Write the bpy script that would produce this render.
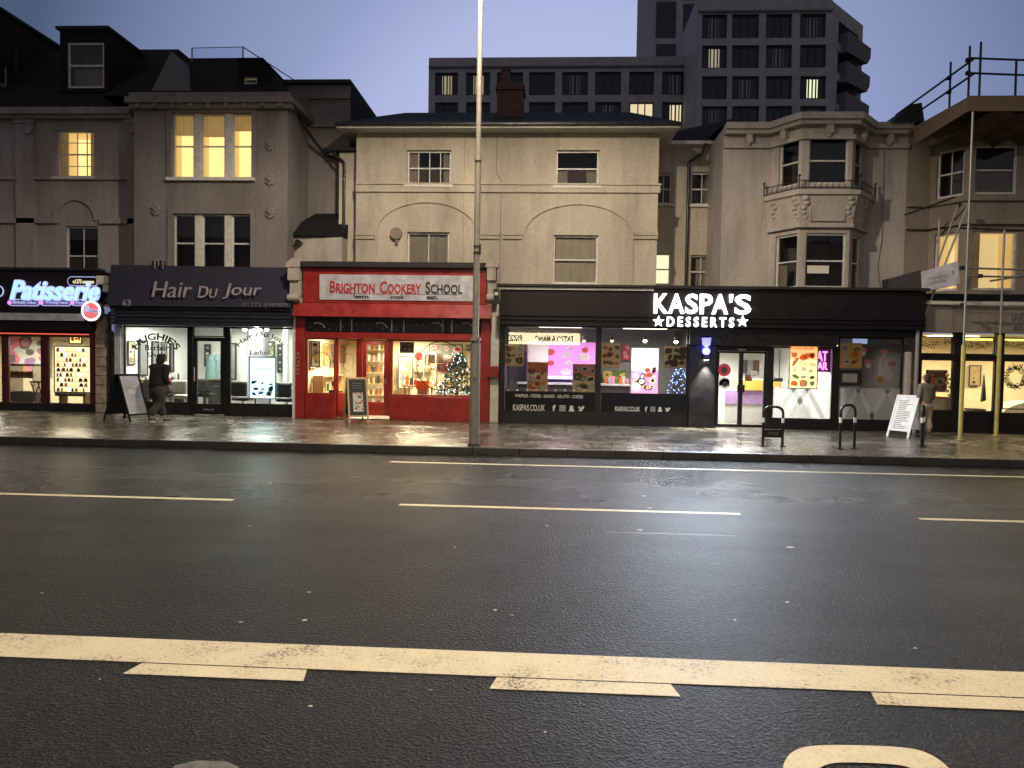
import bpy, bmesh, math, random
from mathutils import Vector, Matrix
random.seed(7)
rad = math.radians
for o in list(bpy.data.objects): bpy.data.objects.remove(o)
scene = bpy.context.scene
COL = scene.collection

# ------------------------------------------------------------------ camera
CZ, FPX, W, H = 1.85, 700.0, 1024, 768
YAW, PITCH, ROLL = rad(2.970), rad(-2.021), rad(0.941)
c_f = Vector((-math.sin(YAW)*math.cos(PITCH), math.cos(YAW)*math.cos(PITCH), math.sin(PITCH)))
_r = Vector((math.cos(YAW), math.sin(YAW), 0)); _u = _r.cross(c_f)
c_r = _r*math.cos(ROLL) + _u*math.sin(ROLL)
c_u = -_r*math.sin(ROLL) + _u*math.cos(ROLL)
cam_d = bpy.data.cameras.new("camera"); cam = bpy.data.objects.new("camera", cam_d); COL.objects.link(cam)
_m = Matrix((c_r, c_u, -c_f)).transposed().to_4x4(); _m.translation = Vector((0, 0, CZ))
cam.matrix_world = _m
cam_d.sensor_width = 36; cam_d.lens = FPX*36/W; cam_d.clip_end = 3000; cam_d.clip_start = 0.05
scene.camera = cam

def ray(px, py): return c_f + c_r*((px-W/2)/FPX) - c_u*((py-H/2)/FPX)
GLOW_DIR = ray(560, 250).normalized()
# ------------------------------------------------------------------ dusk sky and exposure
world = bpy.data.worlds.new("World"); scene.world = world; world.use_nodes = True
wn = world.node_tree; wn.nodes.clear(); WL = wn.links.new
sky = wn.nodes.new("ShaderNodeTexSky"); sky.sky_type = 'NISHITA'; sky.sun_disc = False
sky.sun_elevation = rad(-2); sky.sun_rotation = rad(50); sky.ozone_density = 3.0; sky.dust_density = 0.5
tc = wn.nodes.new("ShaderNodeTexCoord"); glow = wn.nodes.new("ShaderNodeVectorMath"); glow.operation = 'DOT_PRODUCT'
nrm = wn.nodes.new("ShaderNodeVectorMath"); nrm.operation = 'NORMALIZE'; WL(tc.outputs['Generated'], nrm.inputs[0])
WL(nrm.outputs[0], glow.inputs[0]); glow.inputs[1].default_value = GLOW_DIR     # the afterglow stands low beyond the roofs
mr_ = wn.nodes.new("ShaderNodeMapRange"); mr_.inputs[1].default_value = -1; mr_.inputs[2].default_value = 1; WL(glow.outputs['Value'], mr_.inputs[0])
rp = wn.nodes.new("ShaderNodeValToRGB"); WL(mr_.outputs[0], rp.inputs[0])
cr = rp.color_ramp
cr.elements[0].position = 0.0; cr.elements[0].color = (.185, .172, .20, 1)
cr.elements[1].position = 1.0; cr.elements[1].color = (.62, .62, .84, 1)
for p_, c_ in ((.5, (.17, .165, .205, 1)), (.80, (.115, .13, .19, 1)), (.865, (.075, .105, .185, 1)), (.891, (.080, .122, .22, 1)), (.937, (.25, .31, .53, 1)), (.960, (.33, .40, .66, 1)), (.978, (.50, .56, .88, 1))):
    e = cr.elements.new(p_); e.color = c_
mixw = wn.nodes.new("ShaderNodeMix"); mixw.data_type = 'RGBA'; mixw.inputs[0].default_value = .96
WL(sky.outputs[0], mixw.inputs[6]); WL(rp.outputs[0], mixw.inputs[7])
wb = wn.nodes.new("ShaderNodeBackground"); wb.inputs[1].default_value = .9
wo = wn.nodes.new("ShaderNodeOutputWorld")
WL(mixw.outputs[2], wb.inputs[0]); WL(wb.outputs[0], wo.inputs[0])
scene.view_settings.view_transform = 'Standard'; scene.view_settings.look = 'None'
scene.view_settings.exposure = 0.0; scene.view_settings.gamma = 1.0
scene.view_settings.use_curve_mapping = False
scene.render.engine = 'CYCLES'
scene.cycles.max_bounces = 7; scene.cycles.diffuse_bounces = 3; scene.cycles.glossy_bounces = 3
scene.cycles.transparent_max_bounces = 12; scene.cycles.transmission_bounces = 3
scene.cycles.sample_clamp_indirect = 3.0; scene.cycles.sample_clamp_direct = 0
scene.cycles.caustics_reflective = False; scene.cycles.caustics_refractive = False
scene.cycles.use_denoising = True

# ------------------------------------------------------------------ photograph -> place
def ray(px, py): return c_f + c_r*((px-W/2)/FPX) - c_u*((py-H/2)/FPX)
def at(px, py, Y):
    d = ray(px, py); t = Y/d.y
    return Vector((d.x*t, Y, CZ+d.z*t))
def gnd(px, py, z=0.0):
    d = ray(px, py); t = (z-CZ)/d.z
    return Vector((d.x*t, d.y*t, z))
def XZ(x0, y0, x1, y1, Y):
    xm, ym = (x0+x1)/2, (y0+y1)/2
    return at(x0, ym, Y).x, at(x1, ym, Y).x, at(xm, y1, Y).z, at(xm, y0, Y).z
def PX(x, y, Y): return at(x, y, Y).x
def PZ(x, y, Y): return at(x, y, Y).z

# ------------------------------------------------------------------ materials
def newmat(name):
    m = bpy.data.materials.new(name); m.use_nodes = True
    nt = m.node_tree; b = nt.nodes["Principled BSDF"]
    return m, nt, b
def N(nt, t, **kw):
    n = nt.nodes.new(t)
    for k, v in kw.items():
        if k in n.inputs.keys(): n.inputs[k].default_value = v
        else: setattr(n, k, v)
    return n
def coords(nt, scale=(1, 1, 1)):
    g = N(nt, "ShaderNodeNewGeometry"); mp = N(nt, "ShaderNodeMapping"); mp.inputs['Scale'].default_value = scale
    nt.links.new(g.outputs['Position'], mp.inputs[0]); return mp.outputs[0]
def ramp(nt, fac, stops):
    r = N(nt, "ShaderNodeValToRGB"); nt.links.new(fac, r.inputs[0]); e = r.color_ramp.elements
    e[0].position = stops[0][0]; e[0].color = (*stops[0][1], 1)
    e[1].position = stops[-1][0]; e[1].color = (*stops[-1][1], 1)
    for p, c in stops[1:-1]:
        q = e.new(p); q.color = (*c, 1)
    return r.outputs[0]
def plain(name, col, rough=.6, metal=0, var=.15, scale=6, bump=.0, spec=.5):
    """a painted or cast surface with mild real unevenness of colour and gloss"""
    m, nt, b = newmat(name); L = nt.links.new
    v = coords(nt); n = N(nt, "ShaderNodeTexNoise", Scale=scale, Detail=6.0); L(v, n.inputs['Vector'])
    a = tuple(c*(1-var) for c in col); c2 = tuple(min(1, c*(1+var)) for c in col)
    L(ramp(nt, n.outputs[0], [(.3, a), (.7, c2)]), b.inputs['Base Color'])
    rr = ramp(nt, n.outputs[0], [(.3, (max(0, rough-.1),)*3), (.7, (min(1, rough+.1),)*3)]); L(rr, b.inputs['Roughness'])
    b.inputs['Metallic'].default_value = metal; b.inputs['Specular IOR Level'].default_value = spec
    if bump:
        bp = N(nt, "ShaderNodeBump", Strength=bump, Distance=.02)
        n2 = N(nt, "ShaderNodeTexNoise", Scale=scale*6, Detail=4.0); L(v, n2.inputs['Vector'])
        L(n2.outputs[0], bp.inputs['Height']); L(bp.outputs[0], b.inputs['Normal'])
    return m
def stucco(name, col, stain=.35):
    m, nt, b = newmat(name); L = nt.links.new
    v = coords(nt); vs = coords(nt, (1.1, 1.1, .33))
    big = N(nt, "ShaderNodeTexNoise", Scale=.5, Detail=5.0); L(v, big.inputs['Vector'])
    st = N(nt, "ShaderNodeTexNoise", Scale=1.0, Detail=7.0, Roughness=.65); L(vs, st.inputs['Vector'])
    fine = N(nt, "ShaderNodeTexNoise", Scale=14.0, Detail=6.0, Roughness=.7); L(v, fine.inputs['Vector'])
    d = tuple(c*(1-stain) for c in col)
    base = ramp(nt, big.outputs[0], [(.3, tuple(c*.85 for c in col)), (.65, col)])
    mk = ramp(nt, st.outputs[0], [(.44, (1, 1, 1)), (.80, (1-stain,)*3)])
    mx = N(nt, "ShaderNodeMix", data_type='RGBA', blend_type='MULTIPLY'); mx.inputs[0].default_value = 1
    L(base, mx.inputs[6]); L(mk, mx.inputs[7])
    v3 = coords(nt, (4.5, 4.5, .45)); s3 = N(nt, "ShaderNodeTexNoise", Scale=1.0, Detail=5.0, Roughness=.6); L(v3, s3.inputs['Vector'])
    k3 = ramp(nt, s3.outputs[0], [(.50, (1, 1, 1)), (.72, (.84, .82, .79))]); m0 = N(nt, "ShaderNodeMix", data_type='RGBA', blend_type='MULTIPLY'); m0.inputs[0].default_value = 1
    L(mx.outputs[2], m0.inputs[6]); L(k3, m0.inputs[7]); mx = m0
    fk = ramp(nt, fine.outputs[0], [(.3, (.82, .81, .79)), (.6, (1, 1, 1))])
    m2 = N(nt, "ShaderNodeMix", data_type='RGBA', blend_type='MULTIPLY'); m2.inputs[0].default_value = 1
    L(mx.outputs[2], m2.inputs[6]); L(fk, m2.inputs[7])
    L(m2.outputs[2], b.inputs['Base Color']); b.inputs['Roughness'].default_value = .85
    bp = N(nt, "ShaderNodeBump", Strength=.25, Distance=.02); L(fine.outputs[0], bp.inputs['Height']); L(bp.outputs[0], b.inputs['Normal'])
    return m
def emis(name, col, s, base=(.5, .5, .5)):
    m, nt, b = newmat(name)
    b.inputs['Base Color'].default_value = (*base, 1)
    b.inputs['Emission Color'].default_value = (*col, 1); b.inputs['Emission Strength'].default_value = s
    return m
def glassmat(name, tint=(1, 1, 1), rough=0.0, refl=1.0):
    m, nt, b = newmat(name); nt.nodes.remove(b); L = nt.links.new
    t = N(nt, "ShaderNodeBsdfTransparent"); t.inputs[0].default_value = (*tint, 1)
    g = N(nt, "ShaderNodeBsdfGlossy"); g.inputs['Roughness'].default_value = rough
    g.inputs[0].default_value = (refl, refl, refl, 1)
    fr = N(nt, "ShaderNodeFresnel", IOR=1.6); mx = N(nt, "ShaderNodeMixShader")
    L(fr.outputs[0], mx.inputs[0]); L(t.outputs[0], mx.inputs[1]); L(g.outputs[0], mx.inputs[2])
    L(mx.outputs[0], nt.nodes['Material Output'].inputs[0]); return m
def frosted(name, a=.55, col=(.45, .47, .47)):
    m, nt, b = newmat(name); L = nt.links.new
    t = N(nt, "ShaderNodeBsdfTransparent"); tr = N(nt, "ShaderNodeBsdfTranslucent"); tr.inputs[0].default_value = (*col, 1)
    mx = N(nt, "ShaderNodeMixShader"); mx.inputs[0].default_value = a
    L(t.outputs[0], mx.inputs[1]); L(tr.outputs[0], mx.inputs[2])
    b.inputs['Base Color'].default_value = (*col, 1); b.inputs['Roughness'].default_value = .4
    m2 = N(nt, "ShaderNodeMixShader"); m2.inputs[0].default_value = .35
    L(mx.outputs[0], m2.inputs[1]); L(b.outputs[0], m2.inputs[2]); L(m2.outputs[0], nt.nodes['Material Output'].inputs[0]); return m

def asphalt():
    m, nt, b = newmat("wet_asphalt"); L = nt.links.new; v = coords(nt)
    gr = N(nt, "ShaderNodeTexVoronoi", Scale=62.0); L(v, gr.inputs['Vector'])
    g2 = N(nt, "ShaderNodeTexNoise", Scale=38.0, Detail=5.0, Roughness=.75); L(v, g2.inputs['Vector'])
    vs = coords(nt, (.12, 1.0, 1)); tr = N(nt, "ShaderNodeTexNoise", Scale=.9, Detail=5.0); L(vs, tr.inputs['Vector'])
    big = N(nt, "ShaderNodeTexNoise", Scale=.6, Detail=5.0, Roughness=.6); L(v, big.inputs['Vector'])
    c1 = ramp(nt, g2.outputs[0], [(.32, (.002, .002, .002)), (.52, (.006, .006, .005)), (.70, (.035, .033, .027))])
    c2 = ramp(nt, tr.outputs[0], [(.35, (.55, .55, .55)), (.65, (1.25, 1.25, 1.25))])
    mx = N(nt, "ShaderNodeMix", data_type='RGBA', blend_type='MULTIPLY'); mx.inputs[0].default_value = 1
    L(c1, mx.inputs[6]); L(c2, mx.inputs[7])
    sv = N(nt, "ShaderNodeSeparateColor"); L(gr.outputs['Color'], sv.inputs[0]); stn = ramp(nt, sv.outputs[0], [(.84, (0, 0, 0)), (.98, (.05, .048, .042))])
    m3 = N(nt, "ShaderNodeMix", data_type='RGBA', blend_type='ADD'); m3.inputs[0].default_value = 1; L(mx.outputs[2], m3.inputs[6]); L(stn, m3.inputs[7]); L(m3.outputs[2], b.inputs['Base Color'])
    add = N(nt, "ShaderNodeMath", operation='ADD'); L(tr.outputs[0], add.inputs[0]); L(big.outputs[0], add.inputs[1])
    h = N(nt, "ShaderNodeMath", operation='MULTIPLY'); h.inputs[1].default_value = .5; L(add.outputs[0], h.inputs[0])
    # wetter in the gutter by the far kerb
    sp = N(nt, "ShaderNodeSeparateXYZ"); L(v, sp.inputs[0])
    mr = N(nt, "ShaderNodeMapRange"); mr.inputs[1].default_value = 7.5; mr.inputs[2].default_value = 13.2; mr.inputs[3].default_value = 0; mr.inputs[4].default_value = -.20
    L(sp.outputs[1], mr.inputs[0])
    r1 = ramp(nt, h.outputs[0], [(.34, (.28,)*3), (.66, (.45,)*3)])
    ad = N(nt, "ShaderNodeMath", operation='ADD'); L(r1, ad.inputs[0]); L(mr.outputs[0], ad.inputs[1]); L(ad.outputs[0], b.inputs['Roughness'])
    b.inputs['Specular IOR Level'].default_value = .32
    hs = N(nt, "ShaderNodeMath", operation='MULTIPLY'); hs.inputs[1].default_value = .6; L(gr.outputs['Distance'], hs.inputs[0])
    ha = N(nt, "ShaderNodeMath", operation='ADD'); L(hs.outputs[0], ha.inputs[0]); L(g2.outputs[0], ha.inputs[1])
    bp = N(nt, "ShaderNodeBump", Strength=1.0, Distance=.020); L(ha.outputs[0], bp.inputs['Height']); L(bp.outputs[0], b.inputs['Normal'])
    return m
def paving():
    m, nt, b = newmat("wet_paving"); L = nt.links.new; v = coords(nt)
    br = N(nt, "ShaderNodeTexBrick", Scale=1.0); L(v, br.inputs['Vector'])
    br.inputs['Brick Width'].default_value = .9; br.inputs['Row Height'].default_value = .6; br.inputs['Mortar Size'].default_value = .018
    br.inputs['Color1'].default_value = (.15, .13, .095, 1); br.inputs['Color2'].default_value = (.085, .075, .058, 1); br.inputs['Mortar'].default_value = (.012, .012, .012, 1)
    n = N(nt, "ShaderNodeTexNoise", Scale=1.3, Detail=7.0, Roughness=.65); L(v, n.inputs['Vector'])
    k = ramp(nt, n.outputs[0], [(.35, (.72, .72, .72)), (.65, (1.08, 1.08, 1.08))])
    mx = N(nt, "ShaderNodeMix", data_type='RGBA', blend_type='MULTIPLY'); mx.inputs[0].default_value = 1
    L(br.outputs[0], mx.inputs[6]); L(k, mx.inputs[7]); L(mx.outputs[2], b.inputs['Base Color'])
    L(ramp(nt, n.outputs[0], [(.36, (.13,)*3), (.66, (.34,)*3)]), b.inputs['Roughness'])
    n2 = N(nt, "ShaderNodeTexNoise", Scale=9.0, Detail=6.0); L(v, n2.inputs['Vector'])
    mth = N(nt, "ShaderNodeMath", operation='MULTIPLY_ADD'); L(br.outputs['Fac'], mth.inputs[0]); mth.inputs[1].default_value = -.9; L(n2.outputs[0], mth.inputs[2])
    bp = N(nt, "ShaderNodeBump", Strength=.55, Distance=.03); L(mth.outputs[0], bp.inputs['Height']); L(bp.outputs[0], b.inputs['Normal'])
    return m
def paintmark():
    m, nt, b = newmat("road_paint"); L = nt.links.new; v = coords(nt)
    n = N(nt, "ShaderNodeTexNoise", Scale=45.0, Detail=6.0, Roughness=.8); L(v, n.inputs['Vector'])
    n2 = N(nt, "ShaderNodeTexNoise", Scale=2.2, Detail=6.0, Roughness=.7); L(v, n2.inputs['Vector'])
    ad = N(nt, "ShaderNodeMath", operation='MULTIPLY_ADD'); L(n2.outputs[0], ad.inputs[0]); ad.inputs[1].default_value = .7; L(n.outputs[0], ad.inputs[2])
    L(ramp(nt, ad.outputs[0], [(.68, (.08, .075, .065)), (.76, (.62, .54, .36)), (.98, (.76, .67, .45))]), b.inputs['Base Color'])
    b.inputs['Roughness'].default_value = .5
    bp = N(nt, "ShaderNodeBump", Strength=.5, Distance=.006); L(n.outputs[0], bp.inputs['Height']); L(bp.outputs[0], b.inputs['Normal'])
    return m
def slate(name="roof_slate", col=(.011, .011, .012)):
    m, nt, b = newmat(name); L = nt.links.new; v = coords(nt)
    g = N(nt, "ShaderNodeNewGeometry"); sp = N(nt, "ShaderNodeSeparateXYZ"); L(g.outputs['Position'], sp.inputs[0])
    cb = N(nt, "ShaderNodeCombineXYZ"); L(sp.outputs[0], cb.inputs[0]); L(sp.outputs[2], cb.inputs[1])
    br = N(nt, "ShaderNodeTexBrick", Scale=1.0); L(cb.outputs[0], br.inputs['Vector'])
    br.inputs['Brick Width'].default_value = .3; br.inputs['Row Height'].default_value = .2; br.inputs['Mortar Size'].default_value = .01
    br.inputs['Color1'].default_value = (*col, 1); br.inputs['Color2'].default_value = (*[c*1.5 for c in col], 1); br.inputs['Mortar'].default_value = (.008, .008, .008, 1)
    L(br.outputs[0], b.inputs['Base Color']); b.inputs['Roughness'].default_value = .85; b.inputs['Specular IOR Level'].default_value = .2
    bp = N(nt, "ShaderNodeBump", Strength=.5, Distance=.02); bp.invert = True; L(br.outputs['Fac'], bp.inputs['Height']); L(bp.outputs[0], b.inputs['Normal'])
    return m
def brickmat(name, c1, c2, mortar=(.25, .24, .22), w=.225, h=.075):
    m, nt, b = newmat(name); L = nt.links.new
    g = N(nt, "ShaderNodeNewGeometry"); sp = N(nt, "ShaderNodeSeparateXYZ"); L(g.outputs['Position'], sp.inputs[0])
    a = N(nt, "ShaderNodeMath", operation='ADD'); L(sp.outputs[0], a.inputs[0]); L(sp.outputs[1], a.inputs[1])
    cb = N(nt, "ShaderNodeCombineXYZ"); L(a.outputs[0], cb.inputs[0]); L(sp.outputs[2], cb.inputs[1])
    br = N(nt, "ShaderNodeTexBrick", Scale=1.0); L(cb.outputs[0], br.inputs['Vector'])
    br.inputs['Brick Width'].default_value = w; br.inputs['Row Height'].default_value = h; br.inputs['Mortar Size'].default_value = .008
    br.inputs['Color1'].default_value = (*c1, 1); br.inputs['Color2'].default_value = (*c2, 1); br.inputs['Mortar'].default_value = (*mortar, 1)
    L(br.outputs[0], b.inputs['Base Color']); b.inputs['Roughness'].default_value = .85; return m

M = dict(
 asphalt=asphalt(), paving=paving(), paint=paintmark(), slate=slate(),
 kerb=plain('kerb_stone', (.045, .042, .040), .4, bump=.4, scale=3),
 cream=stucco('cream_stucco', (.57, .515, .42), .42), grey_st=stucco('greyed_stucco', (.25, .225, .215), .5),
 grey_dk=stucco('grimy_stucco', (.36, .315, .305), .4), ivory=stucco('ivory_stucco', (.52, .47, .43), .45), tan=stucco('tan_stucco', (.30, .255, .21), .5),
 trim=plain('white_painted_trim', (.62, .60, .55), .5, bump=.15, scale=8), frame=plain('white_window_paint', (.60, .59, .56), .4, scale=9),
 darkpaint=plain('dark_paint', (.010, .0095, .011), .42, spec=.35), lead=plain('lead_flashing', (.025, .025, .026), .7, bump=.2, spec=.25),
 navy=plain('navy_fabric', (.015, .015, .032), .8, bump=.1), navyp=plain('navy_paint', (.015, .015, .024), .5),
 red=plain('red_gloss_paint', (.25, .017, .014), .38, var=.25, scale=4, bump=.08), redd=plain('dark_red_paint', (.055, .008, .008), .45),
 black=plain('black_coated_metal', (.012, .012, .013), .35), blackm=plain('black_matt_board', (.006, .006, .007), .7, spec=.2),
 plumb=plain('dark_plum_fascia', (.009, .006, .008), .5, spec=.3), alu=plain('aluminium', (.5, .5, .5), .35, metal=.9),
 steel=plain('galvanised_steel', (.30, .29, .27), .5, metal=.5, bump=.1, scale=12), post=plain('painted_lamp_post', (.20, .185, .155), .5, bump=.25, scale=10),
 white=plain('white_paint', (.72, .71, .68), .5), offwhite=plain('off_white', (.6, .57, .5), .7), shopwhite=plain('shop_wall_white', (.72, .73, .70), .7, var=.05),
 shopcream=plain('shop_wall_cream', (.75, .66, .47), .7, var=.06), floor=plain('shop_floor', (.32, .28, .22), .3), wood=plain('weathered_wood', (.23, .16, .09), .6, scale=10),
 woodl=plain('pale_wood', (.45, .30, .15), .5), yellow=plain('yellow_pole_sleeve', (.50, .42, .12), .5), chalk=plain('chalk_board', (.02, .022, .022), .7),
 glass=glassmat('window_glass'), glassd=glassmat('dim_glass', (.85, .87, .86)), curtain=plain('net_curtain', (.40, .36, .30), .9, var=.08, scale=3), blind=plain('cream_blind', (.55, .50, .40), .85, var=.1, scale=3),
 darkroom=plain('dark_room_wall', (.05, .045, .04), .9), roomwarm=emis('warm_glowing_side_wall', (1, .66, .24), .35, (.6, .5, .3)), frost=frosted('frosted_film'), frostl=frosted('frosted_film_clear', .85, (.62, .64, .63)),  # roomwarm: side walls of lit rooms carry their own warm glow
 conc=plain('pale_concrete_cladding', (.40, .395, .41), .8, scale=1.2, bump=.1), concd=plain('dark_concrete_cladding', (.15, .145, .15), .8, scale=1.2),
 wing=plain('dark_window_glass', (.020, .026, .040), .08, var=.3, scale=1), brick=brickmat('chimney_brick', (.16, .07, .05), (.09, .05, .04), (.12, .11, .1)), stone=plain('rubble_stone', (.33, .27, .20), .85, var=.4, scale=5, bump=.7),
 blacktex=plain('black_cloth', (.008, .008, .010), .95, bump=.2, scale=20), khaki=plain('grey_khaki_cloth', (.17, .15, .12), .95, scale=14, bump=.2), beigecloth=plain('beige_cloth', (.40, .35, .28), .9, scale=14, bump=.2),
 skin=plain('skin', (.45, .27, .19), .5, var=.05), hairm=plain('brown_hair', (.05, .025, .015), .6, scale=40, bump=.5), shoe=plain('dark_shoe', (.06, .055, .05), .6), eye=plain('dark_eye', (.01, .01, .01), .2),
 reflect=plain('white_reflective_band', (.85, .85, .82), .3), leaf=plain('dark_leaf', (.03, .055, .02), .6), leafb=plain('pale_fallen_leaf', (.70, .66, .55), .6), treeg=plain('fir_green', (.02, .07, .045), .7),
 chairb=plain('black_leather', (.012, .012, .012), .35), teal=plain('teal_gown', (.12, .2, .2), .8), pink=plain('pink_paint', (.75, .22, .36), .6), mauve=plain('mauve_paint', (.4, .25, .5), .6),
 print_l=plain('print_beige', (.62, .52, .33), .6), print_d=plain('print_brown', (.12, .05, .03), .6), print_o=plain('print_orange', (.65, .20, .05), .6), print_g=plain('print_green', (.12, .22, .06), .6),
 print_p=plain('print_pink', (.7, .3, .35), .6), print_w=plain('print_white', (.75, .74, .70), .6), print_y=plain('print_yellow', (.75, .55, .15), .6), print_r=plain('print_red', (.55, .04, .05), .6), print_b=plain('print_blue', (.05, .09, .3), .6), print_k=plain('print_black', (.02, .02, .02), .6), print_s=plain('print_grey', (.3, .3, .3), .6),
 signgrey=plain('pale_grey_sign_board', (.40, .40, .45), .5, var=.25, scale=5), signred=plain('sign_red', (.40, .03, .03), .5), silver=plain('silver_lettering', (.42, .38, .42), .35, metal=.2),
 e_white=emis('lit_white_letters', (.92, 1, .94), 4), e_blue=emis('lit_pale_blue_letters', (.24, .50, 1), 1.6), e_halo=emis('lit_white_halo', (.42, .50, 1), .8), e_purple=emis('lit_purple', (.55, .15, .9), 1.6),
 e_pink=emis('neon_pink', (.95, .12, .7), 5), e_tube=emis('ceiling_panel_white', (.92, 1, .86), 7), e_tubew=emis('ceiling_panel_warm', (1, .84, .5), 6), e_tubed=emis('ceiling_panel_dim', (1, .9, .7), 2.5),
 e_scr=emis('screen_white', (.95, 1, 1), 2.4), e_scrp=emis('screen_pink', (1, .32, .6), 1.6), e_scro=emis('screen_orange', (1, .36, .10), 1.5), e_scrc=emis('screen_cyan', (.50, .95, 1), 2.6), e_scry=emis('screen_yellow', (1, .76, .25), 1.5), e_scrcr=emis('screen_cream', (1, .85, .5), 1.3),
 e_red=emis('lit_red', (.8, .03, .06), .9), e_win=emis('glowing_room_back', (1, .70, .26), 1.25), e_wind=emis('dim_lit_room', (1, .82, .55), .35), e_wing=emis('pale_lit_room', (.95, 1, .62), .95), e_wint=emis('soft_lit_room', (1, .72, .30), .55),  # room backs emit light themselves, standing in for lamps inside
 e_lamp=emis('lamp_lens', (1, .80, .48), 30), e_spot=emis('spot_lens', (1, .98, .85), 25), e_bluel=emis('blue_lamp', (.02, .03, 1), 6), e_plate=emis('blue_plate', (.10, .09, 1), 1.1), e_fairy=emis('fairy_light_white', (.55, .85, 1), 5), e_fairyb=emis('fairy_light_blue', (.15, .3, 1), 7),
 e_mag=emis('magenta_glowing_wall', (.60, .24, .74), .38, (.6, .2, .6)), e_vio=emis('violet_strip', (.40, .16, 1), 3), e_blk=emis('dim_far_room', (1, .85, .5), .28), e_blk2=emis('far_room', (1, .84, .5), .8), dkhaki=plain('dark_khaki_cloth', (.035, .03, .024), .95, scale=14, bump=.2), ghost=plain('worn_road_paint', (.11, .11, .10), .5, var=.5, scale=20),
 e_sign=emis('restaurant_sign_face', (1, .86, .5), 19), e_fluo=emis('vivid_yellow_tube', (1, .85, .15), 2.2), e_red_line=emis('red_strip', (1, .1, .05), 1.0),
)

for k_, m_ in M.items():                      # paper and vinyl prints let some of the shop light through
    if (k_.startswith('print_') and k_ not in ('print_k',)) or k_ in ('blind', 'curtain'):
        nt = m_.node_tree; b = nt.nodes['Principled BSDF']; tl = nt.nodes.new('ShaderNodeBsdfTranslucent'); mx = nt.nodes.new('ShaderNodeMixShader'); mx.inputs[0].default_value = .45
        nt.links.new(b.inputs['Base Color'].links[0].from_socket, tl.inputs[0]); nt.links.new(b.outputs[0], mx.inputs[1]); nt.links.new(tl.outputs[0], mx.inputs[2]); nt.links.new(mx.outputs[0], nt.nodes['Material Output'].inputs[0])

# ------------------------------------------------------------------ mesh tools
ORG = {}
def tag(o, label=None, cat=None, group=None, kind=None):
    if label: o['label'] = label
    if cat: o['category'] = cat
    if group: o['group'] = group
    if kind: o['kind'] = kind
    return o
def thing(name, label, cat, loc=(0, 0, 0), group=None, rz=0.0, parent=None):
    o = bpy.data.objects.new(name, None); COL.objects.link(o); o.location = loc; o.rotation_euler = (0, 0, rz)
    o.empty_display_size = .2
    ORG[o] = Vector(loc) if rz == 0 else None      # None: children are built in local coordinates
    return tag(o, label, cat, group)
class Fr:
    """local frame of a facade: s along it, d into the building, z up"""
    dd = 0.0            # depth behind the facade at which hit() and rect() read a position
    def __init__(self, p0, p1):
        self.o = Vector((p0[0], p0[1], 0)); e = Vector((p1[0]-p0[0], p1[1]-p0[1], 0)); self.len = e.length; self.u = e.normalized()
        self.n = Vector((-self.u.y, self.u.x, 0))   # inward when going left to right
    def p(self, s, d, z): return self.o + self.u*s + self.n*d + Vector((0, 0, z))
    def hit(self, px, py, d=None):
        d = Fr.dd if d is None else d
        D = ray(px, py); C = Vector((0, 0, CZ)); t = ((self.o-C).dot(self.n)+d)/D.dot(self.n); q = C + D*t
        return (q-self.o).dot(self.u), q.z
    def rect(self, x0, y0, x1, y1, d=None):
        xm, ym = (x0+x1)/2, (y0+y1)/2
        return self.hit(x0, ym, d)[0], self.hit(x1, ym, d)[0], self.hit(xm, y1, d)[1], self.hit(xm, y0, d)[1]
WORLD = Fr((0, 0), (1, 0))
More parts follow.
